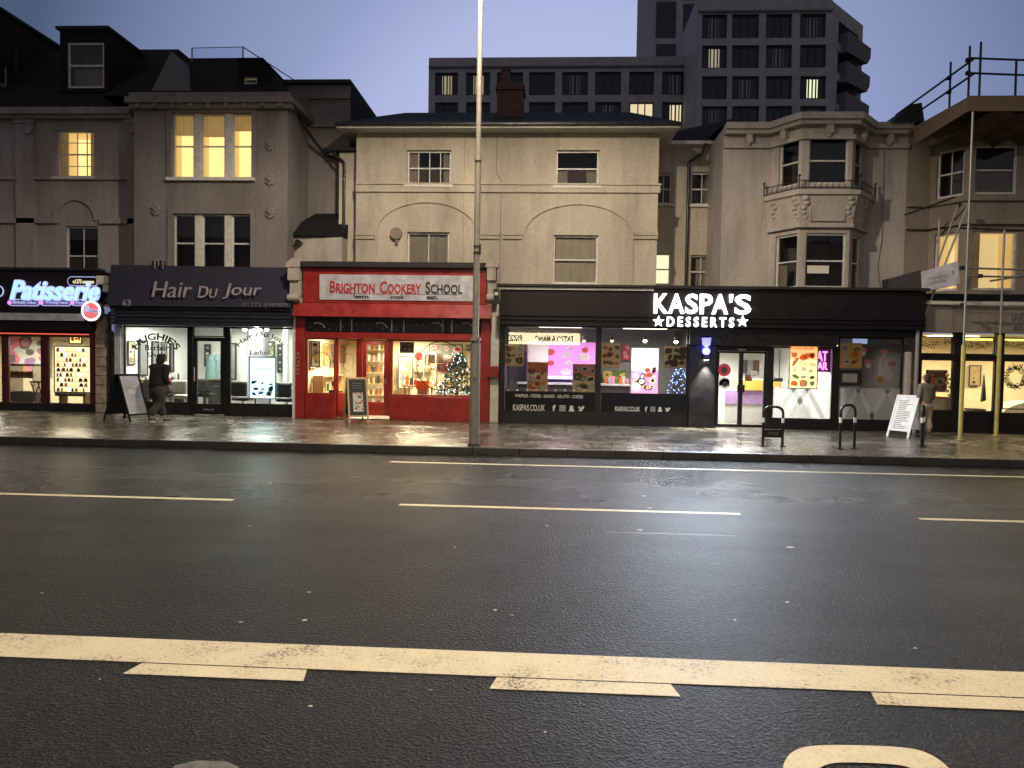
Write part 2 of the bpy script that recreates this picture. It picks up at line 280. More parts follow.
class MB:
    def __init__(self, fr=None): self.v = []; self.f = []; self.mi = []; self.mats = []; self.fr = fr or WORLD; self.sm = []
    def _m(self, mat):
        if mat is None: return 0
        if mat not in self.mats: self.mats.append(mat)
        return self.mats.index(mat)
    def add(self, pts, faces, mat=None, smooth=False, raw=False):
        k = len(self.v); mi = self._m(mat)
        self.v += [Vector(p) if raw else self.fr.p(*p) for p in pts]
        for f in faces: self.f.append([k+i for i in f]); self.mi.append(mi); self.sm.append(smooth)
        return self
    def box(self, a, b, c, d, e, f, mat=None):      # s0 s1 d0 d1 z0 z1
        P = [(a, c, e), (b, c, e), (b, d, e), (a, d, e), (a, c, f), (b, c, f), (b, d, f), (a, d, f)]
        return self.add(P, [(0, 3, 2, 1), (4, 5, 6, 7), (0, 1, 5, 4), (1, 2, 6, 5), (2, 3, 7, 6), (3, 0, 4, 7)], mat)
    def bars(self, a, b, d0, d1, z0, z1, w, mat=None, wb=None):   # hollow rectangular frame, butt jointed
        wb = w if wb is None else wb
        self.box(a, a+w, d0, d1, z0, z1, mat); self.box(b-w, b, d0, d1, z0, z1, mat)
        self.box(a+w, b-w, d0, d1, z1-w, z1, mat); self.box(a+w, b-w, d0, d1, z0, z0+wb, mat); return self
    def prism(self, poly, d0, d1, mat=None):        # poly of (s, z)
        n = len(poly); P = [(s, d0, z) for s, z in poly] + [(s, d1, z) for s, z in poly]
        F = [tuple(range(n)), tuple(range(2*n-1, n-1, -1))] + [(i, (i+1) % n, n+(i+1) % n, n+i) for i in range(n)]
        return self.add(P, F, mat)
    def plan(self, poly, z0, z1, mat=None):         # poly of (x, y) plan points
        n = len(poly); P = [(x, y, z0) for x, y in poly] + [(x, y, z1) for x, y in poly]
        F = [tuple(range(n))[::-1], tuple(range(n, 2*n))] + [(i, (i+1) % n, n+(i+1) % n, n+i) for i in range(n)]
        return self.add(P, F, mat)
    def tube(self, p0, p1, ra, rb=None, n=10, mat=None, raw=False, caps=True):
        rb = ra if rb is None else rb
        p0, p1 = Vector(p0), Vector(p1); ax = (p1-p0).normalized()
        t = Vector((0, 0, 1)) if abs(ax.z) < .9 else Vector((1, 0, 0)); a = ax.cross(t).normalized(); b = ax.cross(a)
        P = [p0 + (a*math.cos(2*math.pi*i/n)+b*math.sin(2*math.pi*i/n))*ra for i in range(n)] + [p1 + (a*math.cos(2*math.pi*i/n)+b*math.sin(2*math.pi*i/n))*rb for i in range(n)]
        self.add(P, [(i, (i+1) % n, n+(i+1) % n, n+i) for i in range(n)], mat, True, raw)
        if caps: self.add(P[:n], [tuple(range(n))[::-1]], mat, False, raw); self.add(P[n:], [tuple(range(n))], mat, False, raw)
        return self
    def path(self, pts, r, n=8, mat=None, raw=False):
        for i in range(len(pts)-1): self.tube(pts[i], pts[i+1], r, r, n, mat, raw, True)
        return self
    def disc(self, s, z, r, d0, d1, n=20, mat=None, rz=None, a0=0, a1=360):
        rz = rz or r; k = n if a1-a0 == 360 else n+1
        return self.prism([(s+r*math.cos(rad(a0+(a1-a0)*i/n)), z+rz*math.sin(rad(a0+(a1-a0)*i/n))) for i in range(k)], d0, d1, mat)
    def ring(self, s, z, r0, r1, d0, d1, a0=0, a1=360, n=28, mat=None, kz=1.0):
        for i in range(n):
            A, B = rad(a0+(a1-a0)*i/n), rad(a0+(a1-a0)*(i+1)/n)
            q = [(s+r0*math.cos(A), z+kz*r0*math.sin(A)), (s+r1*math.cos(A), z+kz*r1*math.sin(A)), (s+r1*math.cos(B), z+kz*r1*math.sin(B)), (s+r0*math.cos(B), z+kz*r0*math.sin(B))]
            self.prism(q, d0, d1, mat)
        return self
    def ball(self, c, r, mat=None, n=8, k=6, sc=(1, 1, 1), raw=False):
        P = []; F = []
        for j in range(k+1):
            th = math.pi*j/k
            for i in range(n):
                ph = 2*math.pi*i/n; P.append((c[0]+r*sc[0]*math.sin(th)*math.cos(ph), c[1]+r*sc[1]*math.sin(th)*math.sin(ph), c[2]+r*sc[2]*math.cos(th)))
        for j in range(k):
            for i in range(n): F.append((j*n+i, j*n+(i+1) % n, (j+1)*n+(i+1) % n, (j+1)*n+i))
        return self.add(P, F, mat, True, raw)
    def text(self, body, s0, s1, z0, z1, d, mat=None, depth=.012, bold=0.0, shear=0.0, caps=False, arc=0.0, mirror=False, keep=False):
        V, Fc = text_geo(body, bold, shear, caps)
        xs = [v[0] for v in V]; ys = [v[1] for v in V]; x0, x1, y0, y1 = min(xs), max(xs), min(ys), max(ys)
        P = []
        for x, y, zz in V:
            t = (x-x0)/(x1-x0); r = (y-y0)/(y1-y0)
            if mirror: t = 1-t
            if arc:                                    # arched: arc = half angle in radians
                R = (s1-s0)/2/math.sin(arc); th = (t-.5)*2*arc; rr = R-(z1-z0)+r*(z1-z0)
                P.append(((s0+s1)/2+rr*math.sin(th), d-depth*zz, z1-R+rr*math.cos(th)))
            else: P.append((s0+t*(s1-s0), d-depth*zz, z0+r*(z1-z0)))
        return self.add(P, Fc, mat)
    def build(self, name, mat=None, parent=None, bevel=0.0, label=None):
        me = bpy.data.meshes.new(name); org = Vector((0, 0, 0))
        if parent is not None: org = ORG.get(parent) or Vector((0, 0, 0))
        me.from_pydata([tuple(v-org) for v in self.v], [], self.f)
        ms = self.mats or [mat]
        if self.mats and mat and mat not in ms: pass
        for m_ in ms: me.materials.append(m_)
        me.polygons.foreach_set('material_index', self.mi); me.polygons.foreach_set('use_smooth', self.sm)
        me.update()
        o = bpy.data.objects.new(name, me); COL.objects.link(o)
        if parent is not None: o.parent = parent
        ORG[o] = org if parent is not None else Vector((0, 0, 0))
        if bevel:
            b = o.modifiers.new('bevel', 'BEVEL'); b.width = bevel; b.segments = 2; b.limit_method = 'ANGLE'
        if label: o['label'] = label
        return o
_tc = {}
def text_geo(body, bold=0.0, shear=0.0, caps=False):
    key = (body, bold, shear, caps)
    if key in _tc: return _tc[key]
    cu = bpy.data.curves.new('t', 'FONT'); cu.body = body; cu.size = 1; cu.extrude = 1; cu.offset = bold; cu.shear = shear; cu.resolution_u = 3
    if caps:
        cu.small_caps_scale = .78
        for i, ch in enumerate(body):
            if ch.islower(): cu.body_format[i].use_small_caps = True
    ob = bpy.data.objects.new('t', cu); COL.objects.link(ob)
    dg = bpy.context.evaluated_depsgraph_get(); me = bpy.data.meshes.new_from_object(ob.evaluated_get(dg))
    r = ([tuple(v.co) for v in me.vertices], [tuple(p.vertices) for p in me.polygons])
    bpy.data.objects.remove(ob); bpy.data.curves.remove(cu); bpy.data.meshes.remove(me); _tc[key] = r; return r
def single(mb, name, label, cat, mat=None, group=None, kind=None, bevel=0, loc=None):
    """a top level thing that is one mesh, its origin at its base"""
    if loc is None:
        loc = Vector((sum(v.x for v in mb.v)/len(mb.v), sum(v.y for v in mb.v)/len(mb.v), min(v.z for v in mb.v)))
    o = mb.build(name, mat, None, bevel); loc = Vector(loc)
    for v in o.data.vertices: v.co -= loc
    o.location = loc; ORG[o] = loc
    return tag(o, label, cat, group, kind)
def area(name, parent, loc, size, power, col, rot=(0, 0, 0), sy=None, spread=180):
    l = bpy.data.lights.new(name, 'AREA'); l.energy = power; l.color = col; l.size = size; l.shape = 'RECTANGLE'; l.size_y = sy or size; l.spread = rad(spread)
    o = bpy.data.objects.new(name, l); COL.objects.link(o); o.rotation_euler = rot
    o.location = Vector(loc)-(ORG.get(parent) or Vector((0, 0, 0))); o.parent = parent; return o
def holes_wall(mb, s0, s1, z0, z1, holes, dep=.22, d=0.0, mat=None):
    """front face of a wall with real openings and their reveals"""
    S = sorted({s0, s1, *[h[0] for h in holes], *[h[1] for h in holes]}); Z = sorted({z0, z1, *[h[2] for h in holes], *[h[3] for h in holes]})
    S = [s for s in S if s0 <= s <= s1]; Z = [z for z in Z if z0 <= z <= z1]
    for i in range(len(S)-1):
        for j in range(len(Z)-1):
            a, b, c, e = S[i], S[i+1], Z[j], Z[j+1]; ms, mz = (a+b)/2, (c+e)/2
            if any(h[0] < ms < h[1] and h[2] < mz < h[3] for h in holes): continue
            mb.add([(a, d, c), (b, d, c), (b, d, e), (a, d, e)], [(0, 1, 2, 3)], mat)
    for a, b, c, e in holes:
        mb.add([(a, d, c), (b, d, c), (b, d, e), (a, d, e), (a, d+dep, c), (b, d+dep, c), (b, d+dep, e), (a, d+dep, e)], [(0, 1, 5, 4), (1, 2, 6, 5), (2, 3, 7, 6), (3, 0, 4, 7)], mat)
def window(parent, fr, rc, nx=2, ny=2, rec=.10, fw=.055, bar=.028, room='dark', mat='frame', sill=True, sash=True, curtain=None, room_d=.9, bars=None, label=None, pane='glass', arch=0.0):
    a, b, c, e = rc; f = MB(fr)
    f.bars(a, b, rec, rec+.07, c, e, fw, wb=fw*1.2)
    zm = (c+e)/2
    if sash: f.box(a+fw, b-fw, rec+.012, rec+.055, zm-.022, zm+.022)
    xs = bars if bars is not None else [a+(b-a)*i/nx for i in range(1, nx)]
    segs = [(c+fw*1.2, zm-.022), (zm+.022, e-fw)] if sash else [(c+fw*1.2, e-fw)]
    for x in xs:
        for q in segs: f.box(x-bar/2, x+bar/2, rec+.02, rec+.05, q[0], q[1])
    for j in range(1, ny):
        z = c+(e-c)*j/ny
        if sash and abs(z-zm) < .06: continue
        ed = [a+fw]+[v for x in xs for v in (x-bar/2, x+bar/2)]+[b-fw]
        for k in range(0, len(ed), 2): f.box(ed[k], ed[k+1], rec+.022, rec+.048, z-bar/2, z+bar/2)
    if arch: # raised architrave
        f.box(a-arch, a, -.035, .0-.002, c, e+arch); f.box(b, b+arch, -.035, -.002, c, e+arch); f.box(a, b, -.035, -.002, e, e+arch)
    w = f.build('window', M[mat], parent, label=label)
    if sill:
        q = MB(fr); q.box(a-.08, b+.08, -.10, rec+.002, c-.075, c-.004); q.build('sill', M['trim'], w)
    p = MB(fr); p.add([(a+fw*.8, rec+.038, c+fw), (b-fw*.8, rec+.038, c+fw), (b-fw*.8, rec+.038, e-fw*.8), (a+fw*.8, rec+.038, e-fw*.8)], [(0, 1, 2, 3)]); p.build('pane', M[pane], w)
    g = MB(fr); d0, d1 = rec+.073, rec+.073+room_d; A, B, Cc, E_ = a-.02, b+.02, c-.02, e+.02
    P = [(A, d0, Cc), (B, d0, Cc), (B, d0, E_), (A, d0, E_), (A, d1, Cc), (B, d1, Cc), (B, d1, E_), (A, d1, E_)]
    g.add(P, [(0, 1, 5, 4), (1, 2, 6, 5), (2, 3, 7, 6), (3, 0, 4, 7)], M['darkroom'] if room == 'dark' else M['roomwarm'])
    g.add(P, [(4, 5, 6, 7)], M[{'dark': 'darkroom'}.get(room, room)]); g.build('room_interior', None, w)
    if curtain:
        for t0, t1, z0_, z1_, mt in curtain:
            k = MB(fr); s0_, s1_ = a+(b-a)*t0, a+(b-a)*t1; n = 14; zz0, zz1 = c+(e-c)*z0_, c+(e-c)*z1_
            pts = [(s0_+(s1_-s0_)*i/n, rec+.11+.018*math.sin(i*2.3), z) for z in (zz0, zz1) for i in range(n+1)]
            k.add(pts, [(i, i+1, n+2+i, n+1+i) for i in range(n)]); k.build('curtain' if mt != 'blind' else 'blind', M[mt], w)
    return w

# ================================================================== THE SETTING
def sheet(name, pts, z, mat, label=None):
    b = MB(); b.add([(x, y, z) for x, y in pts], [tuple(range(len(pts)))]); o = b.build(name, mat); tag(o, None, None, None, 'structure'); return o
YK = 13.42            # line of the far kerb
PAVZ = 0.13
sheet('ground', [(-400, -400), (400, -400), (400, 600), (-400, 600)], -.02, M['asphalt'])
sheet('road', [(-120, -1.3), (120, -1.3), (120, YK), (-120, YK)], 0.0, M['asphalt'])
b = MB(); b.box(-120, 120, YK+.15, 24.5, -.015, PAVZ); tag(b.build('pavement', M['paving']), kind='structure')
b = MB(); b.box(-120, 120, -9, -1.45, -.015, PAVZ); tag(b.build('near_pavement', M['paving']), kind='structure')
b = MB()
x = -60.0
while x < 60:
    b.box(x, x+.905, YK+.002, YK+.148, -.01, PAVZ+.006+random.uniform(-.003, .003)); x += .915
tag(b.build('kerb', M['kerb'], bevel=.012), kind='structure')
b = MB(); b.box(-60, 60, -1.45, -1.3, -.01, PAVZ+.005); tag(b.build('near_kerb', M['kerb'], bevel=.015), kind='structure')
def mark(name, x0, x1, y0, y1, sk=0.0):
    b = MB(); b.add([(x0, y0, .004), (x1, y0, .004), (x1-sk, y1, .004), (x0+sk, y1, .004)], [(0, 1, 2, 3)]); tag(b.build(name, M['paint']), kind='structure')
ya, yb, yc = 4.00*1.0, 4.345, 3.845
mark('bus_lane_line', -60, 60, yb*1.0-.34, yb)
for k in range(-12, 12):
    x0 = gnd(490, 686).x + k*2.12; mark('dashed_line', x0, x0+1.06, yb-.34-.155, yb-.34-.012, .03)
xl = gnd(399, 505).x
for k in range(-8, 9): mark('lane_line', xl+k*6.35, xl+k*6.35+4.22, 8.60, 8.70)
b = MB(); q0, q1 = gnd(606, 531, .004), gnd(736, 535, .004); b.add([(q0.x, 7.52, .003), (q1.x, 7.52, .003), (q1.x, 7.56, .003), (q0.x, 7.57, .003)], [(0, 1, 2, 3)]); tag(b.build('worn_lane_line', M['ghost']), kind='structure')
mark('edge_line', gnd(392, 461).x, 60, 12.16, 12.25)
# bus lane letter (a large D seen from its top) and the top of another letter
b = MB()
def g3(px, py): p = gnd(px, py, .004); return (p.x, p.y, p.z)
out = [(782, 775), (784, 762), (792, 752), (806, 747), (830, 745.5), (880, 746.5), (915, 749), (935, 757), (951, 770), (962, 790)]
inn = [(816, 790), (814, 775), (821, 767), (834, 763.5), (850, 763), (880, 764), (903, 766), (917, 771), (926, 780), (930, 795)]
ov = [gnd(*p) for p in out]; iv = [gnd(*p) for p in inn]
def ext(v): return (v.x, v.y-1.6, .004)
o_ = [(ov[0].x, ov[0].y-1.5, .004)]+[(v.x, v.y, .004) for v in ov]+[(ov[-1].x+.02, ov[-1].y-1.4, .004)]
i_ = [(iv[0].x, iv[0].y-1.4, .004)]+[(v.x, v.y, .004) for v in iv]+[(iv[-1].x+.02, iv[-1].y-1.35, .004)]
def smooth(P):
    for _ in range(2): P = [P[0]]+[tuple(P[i][k]*(1-t)+P[i+1][k]*t for k in range(3)) for i in range(len(P)-1) for t in (.25, .75)]+[P[-1]]
    return P
while len(i_) < len(o_): i_.append(i_[-1])
while len(o_) < len(i_): o_.append(o_[-1])
o_, i_ = smooth(o_), smooth(i_)
n = len(o_); b.add(o_+i_, [(i, i+1, n+i+1, n+i) for i in range(n-1)]); tag(b.build('road_lettering', M['paint']), kind='structure')
b = MB(); c = gnd(213, 764); b.add([(c.x-.17, c.y-.9, .004), (c.x-.16, c.y-.03, .004), (c.x-.08, c.y+.015, .004), (c.x+.05, c.y+.02, .004), (c.x+.13, c.y-.02, .004), (c.x+.14, c.y-.9, .004)], [tuple(range(6))]); tag(b.build('road_lettering', M['ghost']), kind='structure')

# ================================================================== STREET LAMPS
def street_lamp(x, y, toward, label, rz_foot=0, sections=True, power=2600, name='street_lamp'):
    t = thing(name, label, 'lamp post', (x, y, PAVZ))
    z = PAVZ
    b = MB(); b.tube((x, y, z), (x, y, z+2.0), .105, .10, 16); b.tube((x, y, z+2.0), (x, y, z+2.1), .10, .066, 16); b.build('post_base', M['post'], t)
    b = MB(); b.tube((x, y, z+2.1), (x, y, z+5.6), .066, .058, 14); b.tube((x, y, z+5.6), (x, y, z+10.4), .052, .045, 14); b.build('post_shaft', M['post'], t)
    b = MB(); b.tube((x, y, z+2.07), (x, y, z+2.13), .112, .112, 16); b.tube((x, y, z+5.56), (x, y, z+5.66), .074, .074, 14); b.build('collar', M['post'], t)
    b = MB(); b.tube((x, y, z+.0), (x, y, z+.05), .13, .115, 16); b.build('base_collar', M['lead'], t)
    b = MB(); b.box(x+.052, x+.08, y-.05, y+.05, z+3.75, z+3.95); b.tube((x, y, z+3.78), (x, y, z+3.80), .073, .073, 12); b.tube((x, y, z+3.9), (x, y, z+3.92), .073, .073, 12); b.build('bracket_plate', M['black'], t)
    b = MB(); b.box(x-.028, x+.028, y-.112, y-.098, z+1.35, z+1.75); b.build('access_door', M['post'], t)
    s = toward
    b = MB(); b.path([(x, y, z+10.35), (x, y+s*.9, z+10.55), (x, y+s*1.9, z+10.6)], .035); b.build('arm', M['post'], t)
    b = MB(); b.box(x-.16, x+.16, y+s*1.9-.35, y+s*1.9+.35, z+10.55, z+10.68); h = b.build('lantern', M['steel'], t, bevel=.03)
    b = MB(); b.box(x-.12, x+.12, y+s*1.9-.25, y+s*1.9+.25, z+10.535, z+10.548); b.build('lens', M['e_lamp'], h)
    l = bpy.data.lights.new('lamp_light', 'SPOT'); l.energy = power; l.color = (1, .83, .62); l.spot_size = rad(174); l.spot_blend = .32; l.shadow_soft_size = .18
    o = bpy.data.objects.new('lamp_light', l); COL.objects.link(o); o.parent = t; o.location = (0, s*1.9, 10.5)
    o.rotation_euler = (rad(0), 0, 0)
    return t
pf = gnd(474, 446, PAVZ)
street_lamp(pf.x, pf.y, -1, 'tall pale grey street lamp post standing on the far kerb', power=6900)
street_lamp(2.2, -2.2, 1, 'street lamp post on the near pavement behind the viewpoint', power=3300)

# ================================================================== UPPER BUILDINGS
YU = 21.6
def bld(name, label, X): return thing(name, label, 'building', (X, YU, 0))
# ---- far left house with mansard roof
A = bld('terraced_house', 'greyish stucco house with dark mansard roof and dormers above the pastry shop', -15)
xa0, xa1 = PX(-230, 150, YU), PX(135, 150, YU); za = PZ(70, 113, YU); fa = Fr((xa0, YU), (xa1, YU))
w1 = fa.rect(56, 130, 94, 177); w2 = fa.rect(65, 226, 98, 285); w0 = fa.rect(-75, 130, -35, 177)
b = MB(fa); holes_wall(b, 0, fa.len, 3.3, za, [w1, w2, w0]); b.add([(0, 0, 3.3), (0, 0, za), (0, 7, za), (0, 7, 3.3)], [(0, 1, 2, 3)]); b.add([(fa.len, 0, 3.3), (fa.len, 0, za), (fa.len, 7, za), (fa.len, 7, 3.3)], [(0, 1, 2, 3)]); b.build('wall', M['grey_dk'], A)
window(A, fa, w1, 4, 4, room='e_win', bar=.022, curtain=[(0.02, .22, 0, .97, 'curtain'), (.8, .98, 0, .97, 'curtain')])
window(A, fa, w2, 2, 2, room='dark', sill=False, curtain=[(0.02, .98, 0.02, .5, 'curtain')]); window(A, fa, w0, 4, 4)
for px0, px1 in ((-40, -20), (18, 36), (129, 139)):
    b = MB(fa); a, c = fa.hit(px0, 200)[0], fa.hit(px1, 200)[0]; b.box(a, c, -.10, -.002, 3.4, za-.35)
    b.box(a-.05, c+.05, -.14, -.002, za-.35, za-.2); b.build('pilaster', M['grey_dk'], A)
b = MB(fa); z = fa.hit(80, 178)[1]; b.box(0, fa.len, -.09, -.004, z-.07, z+.03)
z = fa.hit(80, 222)[1]; b.box(0, fa.hit(64, 222)[0]-.15, -.10, -.003, z-.06, z+.10); b.box(fa.hit(98, 222)[0]+.1, fa.len, -.10, -.003, z-.06, z+.10)
b.build('string_course', M['grey_dk'], A)
b = MB(fa); b.box(0, fa.len, -.32, -.002, za-.12, za+.08); b.box(0, fa.len, -.20, -.003, za-.22, za-.122); b.build('cornice', M['grey_dk'], A)
sc_, zc_ = fa.hit(76, 222); b = MB(fa); b.ring(sc_, zc_+.05, .62, .72, -.07, -.004, 0, 180, 20); b.build('arch_moulding', M['grey_dk'], A)
for q in (31, 134):
    s, z = fa.hit(q, 130); b = MB(fa); b.disc(s, z, .12, -.15, -.1, 14); b.ring(s, z, .12, .17, -.17, -.102, n=14); b.build('rosette', M['grey_dk'], A)
# mansard slope and dormers
zr = PZ(60, 50, 24.2)
zr_l = zr
b = MB(); b.add([(xa0, YU-.25, za+.08), (xa1, YU-.25, za+.08), (xa1, 24.2, zr), (xa0, 24.2, zr), (xa1, 29, zr), (xa0, 29, zr), (xa1, 29, za), (xa0, 29, za)], [(0, 1, 2, 3), (3, 2, 4, 5), (1, 6, 4, 2), (0, 3, 5, 7)]); b.build('roof', M['slate'], A)
def dormer(parent, x0, x1, y0, y1, wr, Y=21.95, back=27, room='dark', cur=None):
    a, c, z0, z1 = XZ(x0, y0, x1, y1, Y); f = Fr((a, Y), (c, Y)); r = f.rect(*wr)
    b = MB(f); holes_wall(b, 0, f.len, z0, z1, [r], .12); b.add([(0, 0, z0), (0, 0, z1), (0, back-Y, z1), (0, back-Y, z0)], [(0, 1, 2, 3)]); b.add([(f.len, 0, z0), (f.len, 0, z1), (f.len, back-Y, z1), (f.len, back-Y, z0)], [(0, 1, 2, 3)])
    d = b.build('dormer', M['slate'], parent)
    b = MB(f); b.box(-.08, f.len+.08, -.1, back-Y, z1, z1+.09); b.build('dormer_roof', M['lead'], d)
    a, b_, c, e = r; q = MB(f); q.bars(a, b_, .05, .11, c, e, .07); q.box(a+.07, b_-.07, .055, .105, (c+e)/2-.03, (c+e)/2+.03); w = q.build('window', M['frame'], parent)
    q = MB(f); q.add([(a, .09, c), (b_, .09, c), (b_, .09, e), (a, .09, e)], [(0, 1, 2, 3)]); q.build('pane', M['glass'], w)
    q = MB(f); q.box(a, b_, .35, .4, c, c+(e-c)*.5, M['curtain']); q.box(a, b_, .8, .85, c, e, M['darkroom']); q.build('blind', None, w)
dormer(A, 60, 108, 30, 92, (67, 42, 104, 88)); dormer(A, -52, -4, 8, 80, (-44, 40, 11-14, 86))

# ---- bay house
YB = 20.8
Bh = bld('bay_fronted_house', 'pale stucco house with warm lit three-light window above the hair salon', -9)
xb0, xb1 = PX(134, 150, YB), PX(287.5, 150, YB); zb = PZ(210, 98, YB); fb = Fr((xb0, YB), (xb1, YB))
wu = fb.rect(172, 113, 252, 178); wl = fb.rect(173, 214, 251, 272)
b = MB(fb); holes_wall(b, 0, fb.len, 3.3, zb, [wu, wl]); b.add([(fb.len, 0, 3.3), (fb.len, 0, zb), (fb.len, 2.0, zb), (fb.len, 2.0, 3.3)], [(0, 1, 2, 3)]); b.add([(0, 0, 3.3), (0, 0, zb), (0, .8, zb), (0, .8, 3.3)], [(0, 1, 2, 3)]); b.build('wall', M['grey_st'], Bh)
def triple(parent, f, rc, mulls, room, cur=None, low=True):
    a, b_, c, e = rc; w = (b_-a); edges = [a]+[a+w*m for m in mulls]+[b_]; t = []
    mb = MB(f)
    for m in mulls: mb.box(a+w*m-.10, a+w*m+.10, .03, .2, c, e)
    mb.build('mullion', M['trim'], parent)
    for i in range(3):
        l = edges[i]+(.0 if i == 0 else .10); r = edges[i+1]-(.0 if i == 2 else .10)
        q = window(parent, f, (l, r, c, e), 1, 1, rec=.09, fw=.05, room=room, sill=False, room_d=.45, curtain=cur[i] if cur else None)
    mb = MB(f); mb.box(a-.12, b_+.12, -.14, .088, c-.1, c-.004); mb.build('sill', M['trim'], parent)
    mb = MB(f); mb.box(a-.14, a-.002, -.06, -.003, c, e+.14); mb.box(b_+.002, b_+.14, -.06, -.003, c, e+.14); mb.box(a-.002, b_+.002, -.06, -.003, e+.002, e+.14); mb.build('architrave', M['grey_st'], parent)
triple(Bh, fb, wu, (.31, .70), 'e_win', [[(0, 1, .68, 1, 'blind')], [(0, 1, .66, 1, 'blind')], [(0, 1, .75, 1, 'blind')]])
triple(Bh, fb, wl, (.32, .70), 'dark')
for px, py in ((270, 145), (270, 180), (270, 213), (156, 210)):
    s, z = fb.hit(px, py); b = MB(fb)
    for k in range(7):
        an = k*.9; b.ball((s+.09*math.cos(an), -.02, z+.12*math.sin(an)), .07, sc=(1, .6, 1))
    b.ball((s, -.03, z), .08); b.build('stucco_ornament', M['grey_st'], Bh)
b = MB(fb); b.box(-.12, fb.len+.25, -.3, -.002, zb-.22, zb-.05); b.box(-.06, fb.len+.18, -.18, -.003, zb-.36, zb-.222); b.box(fb.len+.002, fb.len+.25, -.002, 1.9, zb-.22, zb-.05)
b.box(-.1, fb.len+.12, -.1, -.001, zb-.05, zb+.14); b.build('cornice', M['grey_st'], Bh)
for k in range(9): b = MB(fb); s = .25+k*(fb.len-.4)/8; b.box(s-.06, s+.06, -.26, -.17, zb-.34, zb-.224); b.build('cornice_bracket', M['grey_st'], Bh)
# roof terrace storey
Yt = 21.5; xt0, xt1 = PX(112, 75, Yt), PX(243, 75, Yt); zt = PZ(215, 58, 22.6)
b = MB(); b.add([(xt0, 20.95, zb+.14), (xb1, 20.95, zb+.14), (PX(262, 60, 22.6), 22.6, zt), (PX(175, 60, 22.6), 22.6, zt), (xb1, 29, zb+.14), (xt0, 29, zb), (PX(262, 60, 22.6), 28, zt), (PX(160, 60, 22.6), 28, zt)], [(0, 1, 2, 3), (1, 4, 6, 2), (3, 2, 6, 7), (0, 3, 7, 5)]); b.build('roof', M['slate'], Bh)
g0 = at(152, 92, 21.2); g1 = at(192, 92, 21.2); g2 = at(172, 52, 21.2)
b = MB(); b.add([(g0.x, 21.15, g0.z), (g1.x, 21.15, g1.z), (g2.x, 21.15, g2.z), (g0.x, 25, g0.z), (g1.x, 25, g1.z), (g2.x, 25, g2.z)], [(0, 1, 2), (0, 2, 5, 3), (1, 4, 5, 2)]); b.build('gable', M['concd'], Bh)
a, c, z0, z1 = XZ(238, 60, 262, 90, 21.35); f = Fr((a, 21.35), (c, 21.35)); r = f.rect(244, 77, 257, 84)
b = MB(f); holes_wall(b, 0, f.len, z0, z1, [r], .1); b.box(f.len-.02, f.len, 0.01, 4, z0, z1); b.box(-.05, f.len+.05, -.05, 4, z1, z1+.05); d = b.build('dormer', M['slate'], Bh); window(Bh, f, r, 1, 1, rec=.03, fw=.03, room='e_wind', sill=False, sash=False, room_d=.4)
b = MB(); P = [at(192, 48, 22.4), at(243, 47, 22.4)]; zz = PZ(215, 58, 22.4)
for p in P: b.tube((p.x, 22.4, zz-.1), (p.x, 22.4, p.z), .025, .025, 8)
p3 = Vector((PX(258, 58, 22.4)+.3, 25.5, P[1].z)); b.tube(tuple(P[0]), tuple(P[1]), .012, .012, 6); b.tube(tuple(P[1]), tuple(p3), .018, .018, 6)
rl = b.build('terrace_railing', M['steel'], Bh); b = MB(); b.add([(P[0].x, 22.4, zz), (P[1].x, 22.4, zz), tuple(P[1]), tuple(P[0])], [(0, 1, 2, 3)]); b.build('glass_panel', glassmat('rail_glass', (.8, .84, .9)), rl)

# ---- rear link between bay house and villa
YH = 22.6
Hh = bld('rear_link_house', 'shadowed grey side house with a small lean-to between the two villas', -5)
xh0, xh1 = PX(284, 150, YH), PX(351, 100, YH); zh = PZ(320, 85, YH); fh = Fr((xh0, YH), (xh1, YH))
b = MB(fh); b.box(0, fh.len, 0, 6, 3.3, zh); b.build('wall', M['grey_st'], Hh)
b = MB(fh); b.box(-.2, fh.len+.02, -.16, 6, zh+.002, zh+.12); b.box(fh.len+.004, fh.len+.06, -.05, 6, zh-1.9, zh); b.build('roof', M['lead'], Hh)
z = fh.hit(320, 98)[1]; b = MB(fh); b.box(fh.hit(308, 100)[0], fh.len, -.1, -.002, z-.05, z+.1); z2 = fh.hit(320, 126)[1]; b.box(fh.hit(312, 126)[0], fh.len, -.12, -.002, z2-.06, z2+.08); b.build('string_course', M['grey_st'], Hh)
xg0, xg1 = PX(339, 190, 22.0), PX(357, 190, 22.0); zg = PZ(348, 152, 22.0)
b = MB(); b.box(xg0, xg1, 22.0, 22.59, 3.3, zg); b.build('wing_wall', M['cream'], Hh)
b = MB(); b.box(xg0-.25, xg1, 21.8, 22.59, zg+.003, zg+.08); b.add([(xg0-.2, 21.85, zg+.08), (xg1, 21.85, zg+.08), (xg1, 22.59, zg+.3), (xg0-.2, 22.59, zg+.3)], [(0, 1, 2, 3)]); b.build('wing_roof', M['lead'], Hh)
b = MB(); xd = PX(344, 200, 21.93); b.path([(xd-.35, 21.9, zg+.1), (xd-.25, 21.9, zg-.15), (xd, 21.93, zg-.35), (xd, 21.93, 3.6)], .045, mat=M['black']); b.build('downpipe', None, Hh)
b = MB(); pp = [(PX(287, 92, 21.2), 21.2, PZ(287, 92, 21.2)), (PX(305, 128, 21.9), 21.9, PZ(305, 128, 21.9)), (PX(325, 155, 22.45), 22.45, PZ(325, 155, 22.45)), (xd-.1, 22.3, zg-.2)]; b.path(pp, .05, mat=M['lead']); b.build('waste_pipe', None, Hh)
